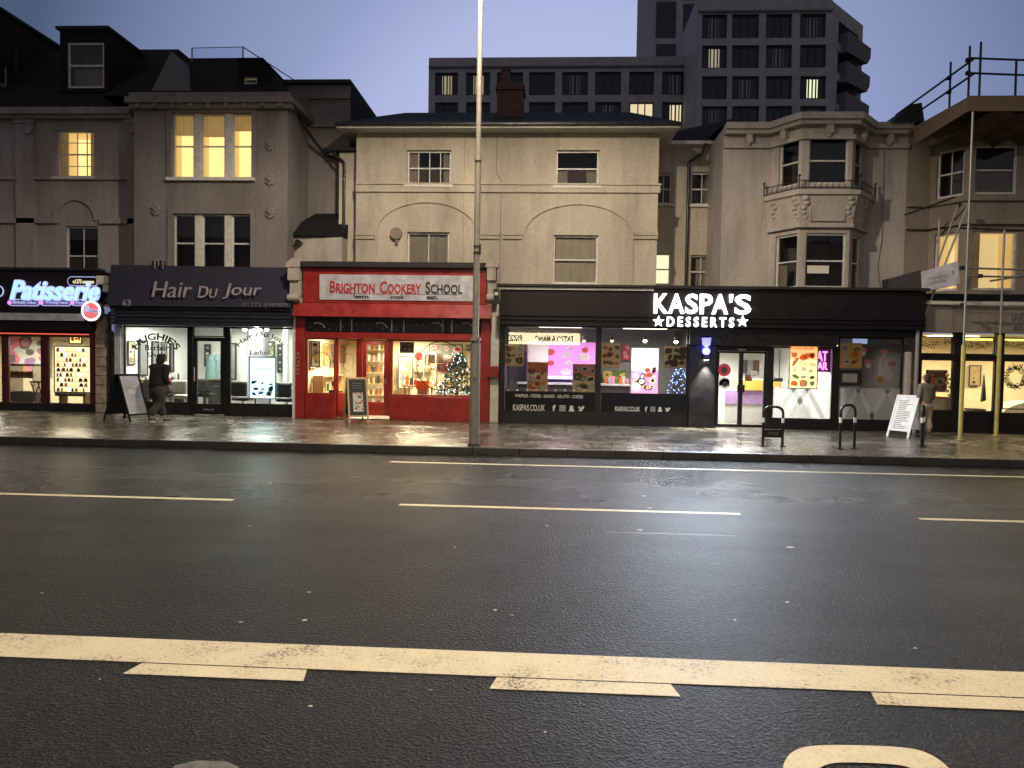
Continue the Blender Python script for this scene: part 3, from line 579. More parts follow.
# lean-to
Yl = 21.3; a, c, z0, z1 = XZ(281, 236, 341, 262, Yl); ztop = PZ(330, 214, 22.4)
b = MB(); b.box(a+.12, c, Yl+.1, 22.58, 3.4, z1-.01); b.build('lean_to_wall', M['ivory'], Hh)
b = MB(); b.add([(a, Yl-.05, z1), (c-1.05, Yl-.05, z1), (c+.05, 22.58, ztop), (a+.65, 22.58, ztop), (a, Yl-.05, z1+.05), (c-1.05, Yl-.05, z1+.05), (c+.05, 22.58, ztop+.05), (a+.65, 22.58, ztop+.05)], [(0, 3, 2, 1), (4, 5, 6, 7), (0, 1, 5, 4), (1, 2, 6, 5), (2, 3, 7, 6), (3, 0, 4, 7)])
b.add([(c-1.05, Yl-.04, z1), (c, Yl+.08, z1), (c, 22.55, z1), (c+.04, 22.55, ztop)], [(0, 1, 3), (1, 2, 3)]); b.build('lean_to_roof', M['slate'], Hh)
for px, py in ((326, 152), (299, 243)):
    p = at(px, py, 22.5 if py < 200 else Yl); b = MB(); b.tube((p.x, p.y+.1, p.z), (p.x, p.y-.15, p.z), .09, .09, 12); b.build('flue', M['black'], Hh)

# ---- middle villa
Cv = bld('stucco_villa', 'broad cream stucco villa with two blind arches above the red shop', 0)
xc0, xc1 = PX(356, 200, YU), PX(658, 200, YU); zc = PZ(505, 133, YU); fc = Fr((xc0, YU), (xc1, YU))
W1 = fc.rect(407, 150, 451, 185); W2 = fc.rect(556, 150, 599, 186); W3 = fc.rect(407, 232, 449, 275); W4 = fc.rect(553, 235, 598, 284)
b = MB(fc); holes_wall(b, 0, fc.len, 3.3, zc, [W1, W2, W3, W4]); b.add([(fc.len, 0, 3.3), (fc.len, 0, zc), (fc.len, 3, zc), (fc.len, 3, 3.3)], [(0, 1, 2, 3)]); b.add([(0, 0, 3.3), (0, 0, zc), (0, 3, zc), (0, 3, 3.3)], [(0, 1, 2, 3)]); b.build('wall', M['cream'], Cv)
window(Cv, fc, W1, 4, 2, curtain=[(.02, .22, 0, 1, 'curtain'), (.8, .98, 0, 1, 'curtain')]); window(Cv, fc, W2, 1, 2, curtain=[(.02, .28, 0, .5, 'curtain'), (.72, .98, 0, .5, 'curtain')], sill=True)
window(Cv, fc, W3, 2, 1, sash=False, curtain=[(.02, .98, 0, 1, 'curtain')]); window(Cv, fc, W4, 1, 1, curtain=[(.02, .98, 0, .98, 'blind')])
b = MB(fc); zs = fc.hit(500, 189)[1]; b.box(0, fc.len+.05, -.07, -.002, zs-.11, zs+.11); b.box(0, fc.len+.08, -.11, -.003, zs+.112, zs+.16); b.build('string_course', M['cream'], Cv)
# blind arches: the wall round each arch stands proud of the recessed arch field
for ax0, ax1, ytop, yspr in ((376, 478, 202, 233), (523, 633, 204, 236)):
    s0, zt_ = fc.hit(ax0, yspr); s1 = fc.hit(ax1, yspr)[0]; zt2 = fc.hit((ax0+ax1)/2, ytop)[1]; w = (s1-s0)/2; kz = (zt2-zt_)/w
    b = MB(fc); b.ring((s0+s1)/2, zt_, w-.04, w+.02, -.05, -.004, 0, 180, 30, kz=kz); b.box(s0-.02, s0+.04, -.05, -.004, 3.4, zt_-.002); b.box(s1-.04, s1+.02, -.05, -.004, 3.4, zt_-.002); b.build('arch_moulding', M['cream'], Cv)
for p0, p1 in ((356, 375), (479, 499), (503, 522), (634, 658)):
    b = MB(fc); s0 = max(0, fc.hit(p0, 232)[0]); s1 = min(fc.len, fc.hit(p1, 232)[0]); z = fc.hit((p0+p1)/2, 234)[1]; b.box(s0, s1, -.06, -.006, z-.16, z-.05); b.box(s0, s1+.02, -.09, -.007, z-.05, z+.02); b.box(s0, s1, -.05, -.006, z+.03, z+.09); b.build('impost', M['cream'], Cv)
b = MB(fc); s = fc.hit(501, 200)[0]; b.path([(s-.15, -.03, zc-.1), (s-.15, -.03, zc-1.2), (s, -.03, zc-1.45), (s, -.03, 3.4)], .014, 6); s = fc.hit(464, 200)[0]; b.path([(s, -.03, zc-.1), (s, -.03, 3.4)], .008, 6); b.build('cable', M['grey_dk'], Cv)
s, z = fc.hit(397, 234); b = MB(fc); b.disc(s, z, .16, -.16, -.01, 18); b.box(s-.03, s+.05, -.12, -.01, z-.33, z-.15); b.build('alarm_box', M['tan'], Cv, bevel=.02)
# eaves, gutter, roof, chimney
xe0, xe1 = PX(338, 130, 21.1), PX(679, 130, 21.1); ze = PZ(505, 131, 21.05)
b = MB(); b.box(xe0, xe1, 21.1, 27, zc+.002, zc+.05); b.build('soffit', M['trim'], Cv)
b = MB(); b.box(xe0-.02, xe1+.02, 21.02, 21.098, zc-.03, zc+.10); b.build('fascia_board', M['trim'], Cv)
b = MB(); b.box(xe0-.06, xe1+.06, 20.93, 21.018, zc+.02, zc+.12); b.build('gutter', M['black'], Cv, bevel=.02)
zr = zc+2.15; b = MB(); b.add([(xe0, 20.95, zc+.12), (xe1, 20.95, zc+.12), (xe1-.9, 26, zr), (xe0+1.0, 26, zr), (xe1, 30, zc+.12), (xe0, 30, zc+.12), (xe1-.9, 27, zr), (xe0+1, 27, zr)], [(0, 1, 2, 3), (1, 4, 6, 2), (3, 2, 6, 7), (0, 3, 7, 5)]); b.build('roof', M['slate'], Cv)
a, c, z0, z1 = XZ(497, 82, 523, 130, 23.5)
b = MB(); b.box(a, c, 23.5, 24.3, z0-.6, z1); b.box(a-.05, c+.05, 23.45, 24.35, z1-.25, z1-.1); ch = b.build('chimney', M['brick'], Cv)
for q in ((a+c)/2-.18,): b = MB(); b.tube((q, 23.9, z1), (q, 23.9, z1+.5), .17, .14, 12); b.tube((q, 23.9, z1+.5), (q, 23.9, z1+.56), .17, .17, 12); b.build('chimney_pot', M['brick'], ch)

# ---- narrow recessed house
YD = 23.4
Dh = bld('recessed_house', 'narrow cream house set back in the gap right of the villa', 5)
xd0, xd1 = PX(640, 200, YD), PX(735, 200, YD); zd = PZ(690, 146, YD); fd = Fr((xd0, YD), (xd1, YD))
D1 = fd.rect(656, 173, 672, 204); D2 = fd.rect(691, 172, 714, 205); D3 = fd.rect(652, 253, 671, 285); D4 = fd.rect(690, 255, 713, 288)
b = MB(fd); holes_wall(b, 0, fd.len, 3.3, zd, [D1, D2, D3, D4]); b.build('wall', M['cream'], Dh)
window(Dh, fd, D1, 2, 2); window(Dh, fd, D2, 2, 2); window(Dh, fd, D3, 1, 2, room='e_wing', room_d=.3, label='yellow lit window of the recessed house'); window(Dh, fd, D4, 2, 2, curtain=[(.3, .9, .1, .9, 'curtain')])
b = MB(fd); b.box(0, fd.len, -.3, -.002, zd-.02, zd+.08); b.build('gutter', M['trim'], Dh)
b = MB(); b.add([(xd0, YD-.3, zd+.09), (xd1, YD-.3, zd+.09), (xd1+.6, YD+3, zd+1.9), (xd0, YD+3, zd+1.1)], [(0, 1, 2, 3)]); b.build('roof', M['slate'], Dh)
x = PX(688, 200, YD-.12); b = MB(); b.path([(x+.5, YD-.3, zd), (x+.4, YD-.2, zd-.3), (x, YD-.12, zd-.55), (x, YD-.12, 3.5)], .05); b.build('downpipe', M['black'], Dh)

# ---- canted bay house on the right
YE, YF = 21.5, 20.65
Eh = bld('canted_bay_house', 'tall cream house with a two-storey canted bay and iron balcony', 8)
zE = PZ(800, 122, 21.0)
pl = [(PX(722, 200, YE), YE), (PX(770, 200, YE), YE), (PX(800.5, 200, YF), YF), (PX(851, 200, YF), YF), (PX(865, 200, YE), YE), (PX(906, 200, YE), YE)]
segs = [Fr(pl[i], pl[i+1]) for i in range(5)]
Eu = [None, segs[1].rect(779, 140, 798.5, 190), segs[2].rect(809, 136, 849, 184), None, None]
El = [None, segs[1].rect(775, 234, 797, 288), segs[2].rect(805, 233, 846, 288), None, None]
def inset(f, r): return [max(.06, r[0]), min(f.len-.06, r[1]), r[2], r[3]]
Eu = [inset(segs[i], r) if r else None for i, r in enumerate(Eu)]; El = [inset(segs[i], r) if r else None for i, r in enumerate(El)]
for L_ in (Eu, El): L_[1][2], L_[1][3] = L_[2][2], L_[2][3]; L_[3] = [.24, segs[3].len-.16, L_[2][2], L_[2][3]]
b = MB()
for i, f in enumerate(segs):
    b.fr = f; holes_wall(b, 0, f.len, 3.3, zE, [h for h in (Eu[i], El[i]) if h], .16)
b.fr = WORLD; b.add([(pl[0][0], YE, 3.3), (pl[0][0], YE, zE), (pl[0][0], 28, zE), (pl[0][0], 28, 3.3)], [(0, 1, 2, 3)]); b.build('wall', M['ivory'], Eh)
for i in (1, 2, 3):
    window(Eh, segs[i], Eu[i], 1, 1, rec=.07, sill=False, room_d=.5); window(Eh, segs[i], El[i], 1, 1, rec=.07, sill=False, room_d=.5, curtain=[(.02, .4, 0, .5, 'curtain')] if i == 1 else None)
p = at(817, 269, YF+.3); b = MB(); b.box(p.x-.34, p.x+.34, YF+.30, YF+.36, p.z-.12, p.z+.1); b.build('reflection_stand_in', M['e_wind'], Eh)  # glowing block stands in for light reflected in the lower bay pane
def offs(poly, d):
    out = []
    for i, (x, y) in enumerate(poly):
        ns = []
        if i > 0: ns.append(Fr(poly[i-1], poly[i]).n)
        if i < len(poly)-1: ns.append(Fr(poly[i], poly[i+1]).n)
        nn = sum(ns, Vector((0, 0, 0))).normalized(); k = 1/max(.5, nn.dot(ns[0])); out.append((x-nn.x*d*k, y-nn.y*d*k))
    return out
def band(mb, poly, d_out, z0, z1, d_in=.002):
    a = offs(poly, d_out); c = offs(poly, d_in); n = len(a)
    P = [(x, y, z0) for x, y in a]+[(x, y, z1) for x, y in a]+[(x, y, z0) for x, y in c]+[(x, y, z1) for x, y in c]; F = []
    for i in range(n-1):
        F += [(i, i+1, n+i+1, n+i), (2*n+i, 3*n+i, 3*n+i+1, 2*n+i+1), (i, 2*n+i, 2*n+i+1, i+1), (n+i, n+i+1, 3*n+i+1, 3*n+i)]
    F += [(0, n, 3*n, 2*n), (n-1, 3*n-1, 4*n-1, 2*n-1)]; mb.add(P, F)
b = MB(); band(b, pl, .34, zE-.12, zE+.06); band(b, pl, .24, zE-.24, zE-.122); band(b, pl, .10, zE-.62, zE-.50); b.build('cornice', M['ivory'], Eh)
for f in segs:
    n = max(1, int(f.len/.75))
    for k in range(n):
        b = MB(f); s = f.len*(k+.5)/n; b.box(s-.09, s+.09, -.2, -.003, zE-.48, zE-.242); b.ball((s, -.12, zE-.5), .08, sc=(1, .8, 1)); b.build('cornice_bracket', M['ivory'], Eh)
b = MB(); c_ = offs(pl, .3); b.add([(x, y, zE+.07) for x, y in c_]+[(c_[-1][0], 28, zE+.9), (c_[0][0], 28, zE+.9)], [(0, 1, 2, 3, 4, 5, 6, 7)]); b.build('roof', M['slate'], Eh)
bay = pl[1:5]; zb0 = segs[2].hit(825, 228)[1]; zb1 = segs[2].hit(825, 192)[1]
b = MB()
prof = [(zb1, .30), (zb1-.12, .30), (zb1-.16, .22), (zb1-.35, .17), (zb1-.75, .10), (zb1-1.0, .07), (zb0+.12, .05)]
for (za_, da), (zc2, dc) in zip(prof[:-1], prof[1:]):
    A1, A2 = offs(bay, da), offs(bay, dc); n = 4
    b.add([(x, y, za_) for x, y in A1]+[(x, y, zc2) for x, y in A2], [(i, i+1, n+i+1, n+i) for i in range(3)])
A1 = offs(bay, .30); b.add([(x, y, zb1) for x, y in A1]+[(x, y, zb1) for x, y in bay[::-1]], [tuple(range(8))]); band(b, bay, .12, zb0, zb0+.11); b.build('balcony_base', M['ivory'], Eh)
for f, ss in ((segs[1], (.25, .95)), (segs[2], (.06, .94)), (segs[3], (.5,))):
    for t in ss:
        s = f.len*t; b = MB(f)
        for k in range(5): b.ball((s+.05*math.sin(k*2), -.20+.028*k, zb1-.22-k*.13), .085-.008*k, sc=(1.2, .8, 1))
        b.build('stucco_ornament', M['ivory'], Eh)
b = MB(segs[2]); b.bars(.22, segs[2].len-.22, -.155, -.13, zb1-.85, zb1-.38, .03); b.build('moulded_panel', M['ivory'], Eh)
rail = offs(bay, .28); b = MB(); zR = zb1+.02
for z in (zR+.03, zR+.24):
    for i in range(3): b.tube((*rail[i], z), (*rail[i+1], z), .014, .014, 6)
for i in range(3):
    p0, p1 = Vector((*rail[i], 0)), Vector((*rail[i+1], 0)); n = max(3, int((p1-p0).length/.16))
    for k in range(n):
        q = p0.lerp(p1, (k+.5)/n); b.tube((q.x, q.y, zR+.03), (q.x, q.y, zR+.24), .008, .008, 5)
        q2 = p0.lerp(p1, (k+1)/n) ; b.tube((q.x, q.y, zR+.05), (q2.x, q2.y, zR+.22), .007, .007, 5)
for x, y in rail: b.tube((x, y, zR), (x, y, zR+.34), .022, .022, 6); b.ball((x, y, zR+.38), .04)
b.build('balcony_railing', M['black'], Eh)
b = MB(segs[4]); s = segs[4].hit(882, 200)[0]; b.path([(s, -.03, zE-.7), (s+.02, -.03, 5.6), (s-.08, -.03, 4.8), (s+.1, -.03, 3.6)], .012, 6); b.build('cable', M['grey_dk'], Eh)

# ---- scaffolded house on the far right
Fh = bld('scaffolded_house', 'brownish stucco bay house behind scaffolding at the right edge', 13)
pf_ = [(pl[-1][0], YE), (PX(930, 200, YE), YE), (PX(968, 200, YF), YF), (PX(1024, 200, YF)+.1, YF), (PX(1062, 200, YE), YE), (PX(1250, 200, YE), YE)]
zF = PZ(980, 118, 21.2); sf = [Fr(pf_[i], pf_[i+1]) for i in range(5)]
Fu = [None, sf[1].rect(937, 147, 964, 197), sf[2].rect(975, 145, 1018, 194), None, None]; Fl = [None, sf[1].rect(934, 232, 958, 290), sf[2].rect(972, 231, 1017, 290), None, None]
for L_ in (Fu, Fl): L_[1] = inset(sf[1], L_[1]); L_[2] = inset(sf[2], L_[2]); L_[1][2], L_[1][3] = L_[2][2], L_[2][3]; L_[3] = [.2, sf[3].len-.2, L_[2][2], L_[2][3]]
b = MB()
for i, f in enumerate(sf): b.fr = f; holes_wall(b, 0, f.len, 3.3, zF, [h for h in (Fu[i], Fl[i]) if h], .16)
b.build('wall', M['tan'], Fh)
for i in (1, 2, 3):
    window(Fh, sf[i], Fu[i], 2 if i == 1 else 1, 1, rec=.07, sill=False, room_d=.5, curtain=[(.02, .98, 0, .48, 'curtain')] if i == 2 else None); window(Fh, sf[i], Fl[i], 1, 1, rec=.07, sill=False, sash=False, room='e_wint', room_d=.7, curtain=[(0.02, .25, 0, 1, 'curtain')] if i == 2 else None)
b = MB(); band(b, pf_, .14, Fl[2][3]+.18, Fl[2][3]+.3); band(b, pf_, .1, Fu[2][2]-.2, Fu[2][2]-.1); b.build('string_course', M['tan'], Fh)
b = MB(); b.add([(pf_[0][0], YE, zF), (pf_[-1][0], YE, zF), (pf_[-1][0], 28, zF+1), (pf_[0][0], 28, zF+1)], [(0, 1, 2, 3)]); b.build('roof', M['slate'], Fh)
b = MB(); p = at(893, 112, 21.0); q = at(925, 112, 21.0)
b.add([(p.x, 21.0, zE), (q.x, 21.0, zE), (q.x-.1, 21.0, zE+.55), (p.x+.5, 21.0, zE+.5), (p.x, 26, zE), (q.x, 26, zE), (q.x-.1, 26, zE+.55), (p.x+.5, 26, zE+.5)], [(0, 1, 2, 3), (3, 2, 6, 7), (0, 3, 7, 4), (1, 5, 6, 2)]); b.build('party_parapet', M['lead'], Fh)

# ---- modern block behind
G = thing('apartment_block', 'large dark grey modern apartment block with square windows rising behind the roofs', 'building', (10, 60, 0))
def block(p0, p1, zt, rows, cols, lit=(), mat='conc', mw=.0, depth=12):
    f = Fr(p0, p1); hs = []
    for r in rows:
        for c in cols: hs.append((f.hit(c[0], (r[0]+r[1])/2)[0], f.hit(c[1], (r[0]+r[1])/2)[0], f.hit((cols[len(cols)//2][0]), r[1])[1], f.hit(cols[len(cols)//2][0], r[0])[1]))
    hs = [h for h in hs if h[0] > 0 and h[1] < f.len]
    b = MB(f); holes_wall(b, 0, f.len, 0, zt, hs, .28, mat=M[mat])
    b.add([(0, 0, 0), (0, 0, zt), (0, depth, zt), (0, depth, 0), (f.len, 0, 0), (f.len, 0, zt), (f.len, depth, zt), (f.len, depth, 0)], [(0, 1, 2, 3), (4, 5, 6, 7), (1, 5, 6, 2)], M[mat])
    b.build('wall', None, G)
    for i, h in enumerate(hs):
        a, c, z0, z1 = h; w = c-a; b = MB(f); b.bars(a, c, .16, .26, z0, z1, .12); 
        for t in (.36, .64): b.box(a+w*t-.05, a+w*t+.05, .17, .25, z0+.12, z1-.12)
        wo_ = b.build('window', M['black'], G)
        k = 'wing'; L_ = [q for q in lit if q[0] == i]
        b = MB(f)
        if L_ and L_[0][2] == 'full': b.add([(a, .24, z0), (c, .24, z0), (c, .24, z1), (a, .24, z1)], [(0, 1, 2, 3)], M[L_[0][1]])
        else:
            b.add([(a, .24, z0), (c, .24, z0), (c, .24, z1), (a, .24, z1)], [(0, 1, 2, 3)], M['wing'])
            if L_:
                for t0, t1 in ((.30, .48), (.54, .72)): b.add([(a+w*t0, .23, z0+.15), (a+w*t1, .23, z0+.15), (a+w*t1, .23, z1-.2), (a+w*t0, .23, z1-.2)], [(0, 1, 2, 3)], M[L_[0][1]])
            elif i % 3 == 1:
                for t0, t1 in ((.30, .45), (.56, .70)): b.add([(a+w*t0, .23, z0+.15), (a+w*t1, .23, z0+.15), (a+w*t1, .23, z1-.2), (a+w*t0, .23, z1-.2)], [(0, 1, 2, 3)], M['conc'])
        b.build('pane', None, wo_)
    return f
yG = 60
cols1 = [(435, 458), (466, 490), (497, 523), (529, 555), (562, 588), (595, 621), (629, 654), (662, 689)]
x0, x1 = PX(428.5, 90, yG), PX(697, 90, yG)
f1 = block((x0, yG), (x1, yG), PZ(560, 57, yG), [(72, 95), (102, 126)], cols1, [(0, 'e_blk', ''), (1, 'e_blk', ''), (14, 'e_blk2', 'full'), (15, 'e_blk2', '')])
cols2 = [(702, 727), (732, 759), (766, 792), (800, 826)]
p0, p1 = (PX(697, 60, 56), 56), (PX(831, 60, 56), 56); zt2 = PZ(760, -6, 56)
f2 = block(p0, p1, zt2, [(-26, -6), (14, 38), (45, 68), (76, 99), (106, 128)], cols2, [(8, 'e_wind', ''), (15, 'e_wing', '')], depth=16)
pr = (PX(862, 60, 60), 60); f3 = Fr(p1, pr)
ztr = zt2-.6; b = MB(f3); hs = []
for r in ((16, 38), (46, 68), (76, 99), (106, 128)): hs.append((f3.len*.2, f3.len*.85, f2.hit(812, r[1])[1], f2.hit(812, r[0])[1]))
holes_wall(b, 0, f3.len, 0, ztr, hs, .8); b.add([(f3.len, 0, 0), (f3.len, 0, ztr), (f3.len-6, 12, ztr), (f3.len-6, 12, 0)], [(0, 1, 2, 3)]); b.build('wall', M['conc'], G)
for h in hs:
    b = MB(f3); b.add([(h[0], .7, h[2]), (h[1], .7, h[2]), (h[1], .7, h[3]), (h[0], .7, h[3])], [(0, 1, 2, 3)]); b.build('window', M['wing'], G)
    b = MB(f3); b.prism([(f3.len*.3, h[2]-.7), (f3.len-.1, h[2]-.5), (f3.len+.45, h[2]+.1), (f3.len+.5, h[2]+.9), (f3.len*.3, h[2]+.9)], -.5, 3); b.build('balcony', M['concd'], G)
b = MB(); px_ = PX(684, 60, 60); zt1 = PZ(560, 57, yG)
zdi = PZ(690, 10, 57); b.add([(px_, 60, 0), (p0[0]-.01, 56.01, 0), (p0[0]-.01, 56.01, zt2), (px_, 60, zdi-3)], [(0, 1, 2, 3)]); b.build('wall', M['conc'], G)
ft = Fr((PX(655, 20, 66), 66), (PX(705, 20, 66), 66)); zt3 = PZ(670, -60, 66)
b = MB(); b.fr = ft; b.box(0, ft.len, 0, 12, 0, zt3); fl = Fr((PX(637, 20, 70), 70), (PX(655, 20, 66), 66)); b.fr = fl; b.box(0, fl.len, 0.01, 12, 0, zt3-.5); b.build('tower_wall', M['conc'], G)
for xx, y0, y1 in ((656, -30, 0), (656, 2, 38), (656, 44, 60), (683, -30, 0), (683, 4, 36)):
    a, c, z0, z1 = ft.rect(xx, y0, xx+20, y1); b = MB(ft); b.box(a, c, -.05, .2, z0, z1); b.build('window', M['wing'], G)
b = MB(); b.box(x0, x1-1, yG-.12, yG-.01, zt1-.9, zt1-.75); b.box(p0[0], p1[0], 55.88, 55.99, zt2-1.4, zt2-1.25); b.build('parapet_band', M['concd'], G)  # dark bands standing proud of the wall below the parapet top

# ================================================================== SHOPS
def shell(t, f, s0, s1, d0, d1, z0, z1, wall, floor='floor', ceil='offwhite', back=None):
    b = MB(f); b.add([(s0, d0, z0), (s1, d0, z0), (s1, d1, z0), (s0, d1, z0)], [(0, 1, 2, 3)]); b.build('shop_floor', M[floor], t)
    b = MB(f); b.add([(s0, d0, z1), (s1, d0, z1), (s1, d1, z1), (s0, d1, z1)], [(0, 1, 2, 3)]); b.build('ceiling', M[ceil], t)
    b = MB(f); b.add([(s0, d0, z0), (s0, d1, z0), (s0, d1, z1), (s0, d0, z1)], [(0, 1, 2, 3)], M[wall]); b.add([(s1, d0, z0), (s1, d1, z0), (s1, d1, z1), (s1, d0, z1)], [(0, 1, 2, 3)], M[wall])
    b.add([(s0, d1, z0), (s1, d1, z0), (s1, d1, z1), (s0, d1, z1)], [(0, 1, 2, 3)], M[back or wall]); b.build('interior_wall', None, t)
def clight(t, f, s, d, z, w, dp, power, col, mat):
    b = MB(f); b.box(s-w/2, s+w/2, d-dp/2, d+dp/2, z-.03, z-.005); b.build('ceiling_light', M[mat], t)
    p = f.p(s, d, z-.05); area('shop_light', t, p, w, power*2.3, col, sy=dp, spread=170)
def glaze(t, f, a, b_, c, e, d, fw=.04, mat='darkpaint', pane='glass', fd=.06, name='shop_window', wb=None):
    m = MB(f); m.bars(a, b_, d-fd/2, d+fd/2, c, e, fw, wb=wb); w = m.build(name, M[mat], t)
    m = MB(f); m.add([(a+fw, d, c+(wb or fw)), (b_-fw, d, c+(wb or fw)), (b_-fw, d, e-fw), (a+fw, d, e-fw)], [(0, 1, 2, 3)]); m.build('pane', M[pane], w); return w
def solid(t, f, name, mat, *bx, bevel=0, label=None):
    for group_ in ([bx] if name == 'stone_pillar' or name in ('fascia_cornice',) else [[q] for q in bx]):
        m = MB(f)
        for q in group_: m.box(*q)
        o = m.build(name, M[mat], t, bevel, label)
    return o
def prints(m, f, a, b_, c, e, d, mats, n, seed, big=.16):
    """printed shapes on a flat board: jittered rows of dishes, ovals and strokes"""
    rnd = random.Random(seed); n = max(3, int(n*.6)) if big > .1 else n; w, h = b_-a, e-c; nx = max(1, round(math.sqrt(n*w/max(h, .01)))); ny = max(1, math.ceil(n/nx)); i = 0
    for jy in range(ny):
        for jx in range(nx):
            i += 1; cell = min(w/nx, h/ny); r = cell*rnd.uniform(.40, .85); s = a+w*(jx+.5+rnd.uniform(-.2, .2))/nx; z = c+h*(jy+.5+rnd.uniform(-.2, .2))/ny
            an = rnd.uniform(-.5, .5) if rnd.random() < .6 else rnd.uniform(0, 6.28); k = rnd.uniform(.35, 1)
            for q_, sc_ in ((0, 1), (1, .6), (2, .3)):
                if q_ and rnd.random() < .3: continue
                mt = M[rnd.choice(mats)]; dd = d-.0004*(3*i+q_+1); rr = r*sc_; nn = 10
                wob = [rnd.uniform(.8, 1.1) for _ in range(nn)]
                pts = [(s+rr*wob[t]*(math.cos(q)*math.cos(an)-k*math.sin(q)*math.sin(an)), dd, z+rr*wob[t]*(math.cos(q)*math.sin(an)+k*math.sin(q)*math.cos(an))) for t, q in enumerate([2*math.pi*j/nn for j in range(nn)])]
                m.add([(min(max(x, a+.005), b_-.005), y, min(max(z_, c+.005), e-.005)) for x, y, z_ in pts], [tuple(range(nn))], mt)
def poster(name, label, f, rc, d, bg, mats, n=14, seed=1, cat='poster', band=None, text=None, big=.16, th=.006, group=None, border=None, tz=.84):
    a, b_, c, e = rc; m = MB(f); m.box(a, b_, d, d+th, c, e, M[bg])
    if border: m.bars(a-.03, b_+.03, d-.01, d+th+.01, c-.03, e+.03, .028, M[border])
    if band: m.add([(a, d-.001, c+(e-c)*band[1]), (b_, d-.001, c+(e-c)*band[1]), (b_, d-.001, c+(e-c)*band[2]), (a, d-.001, c+(e-c)*band[2])], [(0, 1, 2, 3)], M[band[0]])
    if n: prints(m, f, a+.02, b_-.02, c+.03, c+(e-c)*(.78 if text else .96), d-.001, mats, n, seed, big)
    if text:
        for i, (s_, mt) in enumerate(text): m.text(s_, a+(b_-a)*.14, b_-(b_-a)*.14, c+(e-c)*(tz-.075*i), c+(e-c)*(tz+.055-.075*i), d-.022, M[mt], depth=.001)
    return single(m, name, label, cat, group=group)

# ---------------------------------------------------------------- pastry shop (far left)
Y1 = 19.5; f = f1s = Fr((PX(-110, 350, Y1), Y1), (PX(104, 350, Y1), Y1)); g = f.hit; Z0 = PAVZ
S1 = thing('pastry_shop', 'pastry shop with glowing pale blue script sign at far left', 'shop', (-14, Y1, 0))
zt, zfb, zwt, zwb = g(50, 271)[1], g(50, 313)[1], g(50, 336)[1], g(50, 404)[1]; L1 = f.len
solid(S1, f, 'fascia', 'plumb', (0, g(101, 290)[0], -.18, .1, zfb, zt), bevel=.01)
solid(S1, f, 'fascia_cap', 'lead', (-.05, g(103, 270)[0], -.26, .12, zt+.002, zt+.07))
solid(S1, f, 'shutter_box', 'plumb', (0, g(96, 320)[0], -.26, .1, g(50, 330)[1], zfb-.003))
solid(S1, f, 'shutter_flap', 'signgrey', (0, g(92, 316)[0], -.34, -.262, g(50, 321)[1], g(50, 314)[1]))
solid(S1, f, 'head_rail', 'redd', (0, g(96, 332)[0], -.04, .06, zwt+.002, g(50, 330)[1]-.003))
solid(S1, f, 'lit_strip', 'e_red_line', (0, g(90, 334)[0], -.06, -.042, g(50, 334.5)[1], g(50, 333.5)[1]))
solid(S1, f, 'stall_riser', 'black', (0, g(96, 406)[0], -.03, .1, Z0, zwb))
solid(S1, f, 'roof', 'lead', (0, L1, .1, 2.2, zt-.05, zt), label=None)
for x0_, x1_ in ((-109, -54), (-50, 3), (8, 42), (48, 91)):
    glaze(S1, f, g(x0_, 370)[0], g(x1_, 370)[0], zwb+.002, zwt, .02, .03, 'redd')
for x0_, x1_ in ((-54, -50), (3, 8), (42, 48), (91, 97)):
    solid(S1, f, 'mullion', 'redd', (g(x0_, 370)[0]+.003, g(x1_, 370)[0]-.003, -.05, .09, zwb+.002, zwt))
s0_, s1_ = g(97, 370)[0], g(107, 370)[0]
solid(S1, f, 'stone_pillar', 'stone', *[(s0_+.01*(k % 2), s1_-.012*(k % 2), -.08-.02*(k % 2), .3, Z0+.265*k, Z0+.265*k+.25) for k in range(9)], (s0_+.03, s1_-.03, -.06, .28, Z0, zfb), bevel=.012)
b = MB(f); s, z = g(104, 281); b.box(s-.05, s+.3, -.3, .05, z-.12, z+.12); b.box(s+.12, s+.42, -.26, .05, z-.34, z-.125); b.box(s+.25, s+.45, -.2, .05, z-.55, z-.345); b.build('console_bracket', M['trim'], S1, .03)
b = MB(f); s = g(111, 350)[0]; b.tube((s, -.05, Z0), (s, -.05, g(111, 312)[1]), .045, .045, 8); b.build('downpipe', M['black'], S1)
shell(S1, f, .05, L1-.1, .12, 3.3, Z0-.001, zwt+.15, 'shopcream')
for s in (2.2, 4.6): clight(S1, f, s, 1.3, zwt+.14, .9, .3, 60, (1, .9, .68), 'e_tubew')
# sign
sg = thing('illuminated_sign', 'glowing pale blue script sign with lilac strapline above the pastry shop', 'sign', tuple(f.p(g(50, 295)[0], -.2, zfb)))
b = MB(f); a, c, z0, z1 = f.rect(9, 280, 100, 301, -.28)
b.text('Patisserie', a, c, z0, z1, -.262, M['e_halo'], depth=.018, bold=.05, shear=.3); b.build('halo_lettering', None, sg)
b = MB(f); b.text('Patisserie', a+.035, c-.035, z0+.03, z1-.03, -.30, M['e_blue'], depth=.014, bold=.008, shear=.3); b.build('lettering', None, sg)
def capsule(m, a, c, z0, z1, d0, d1, mat):
    r = (z1-z0)/2; zc_ = (z0+z1)/2
    m.prism([(c-r+r*math.cos(rad(q)), zc_+r*math.sin(rad(q))) for q in range(-90, 91, 15)]+[(a+r+r*math.cos(rad(q)), zc_+r*math.sin(rad(q))) for q in range(90, 271, 15)], d0, d1, mat)
b = MB(f); 
Fr.dd = -.24
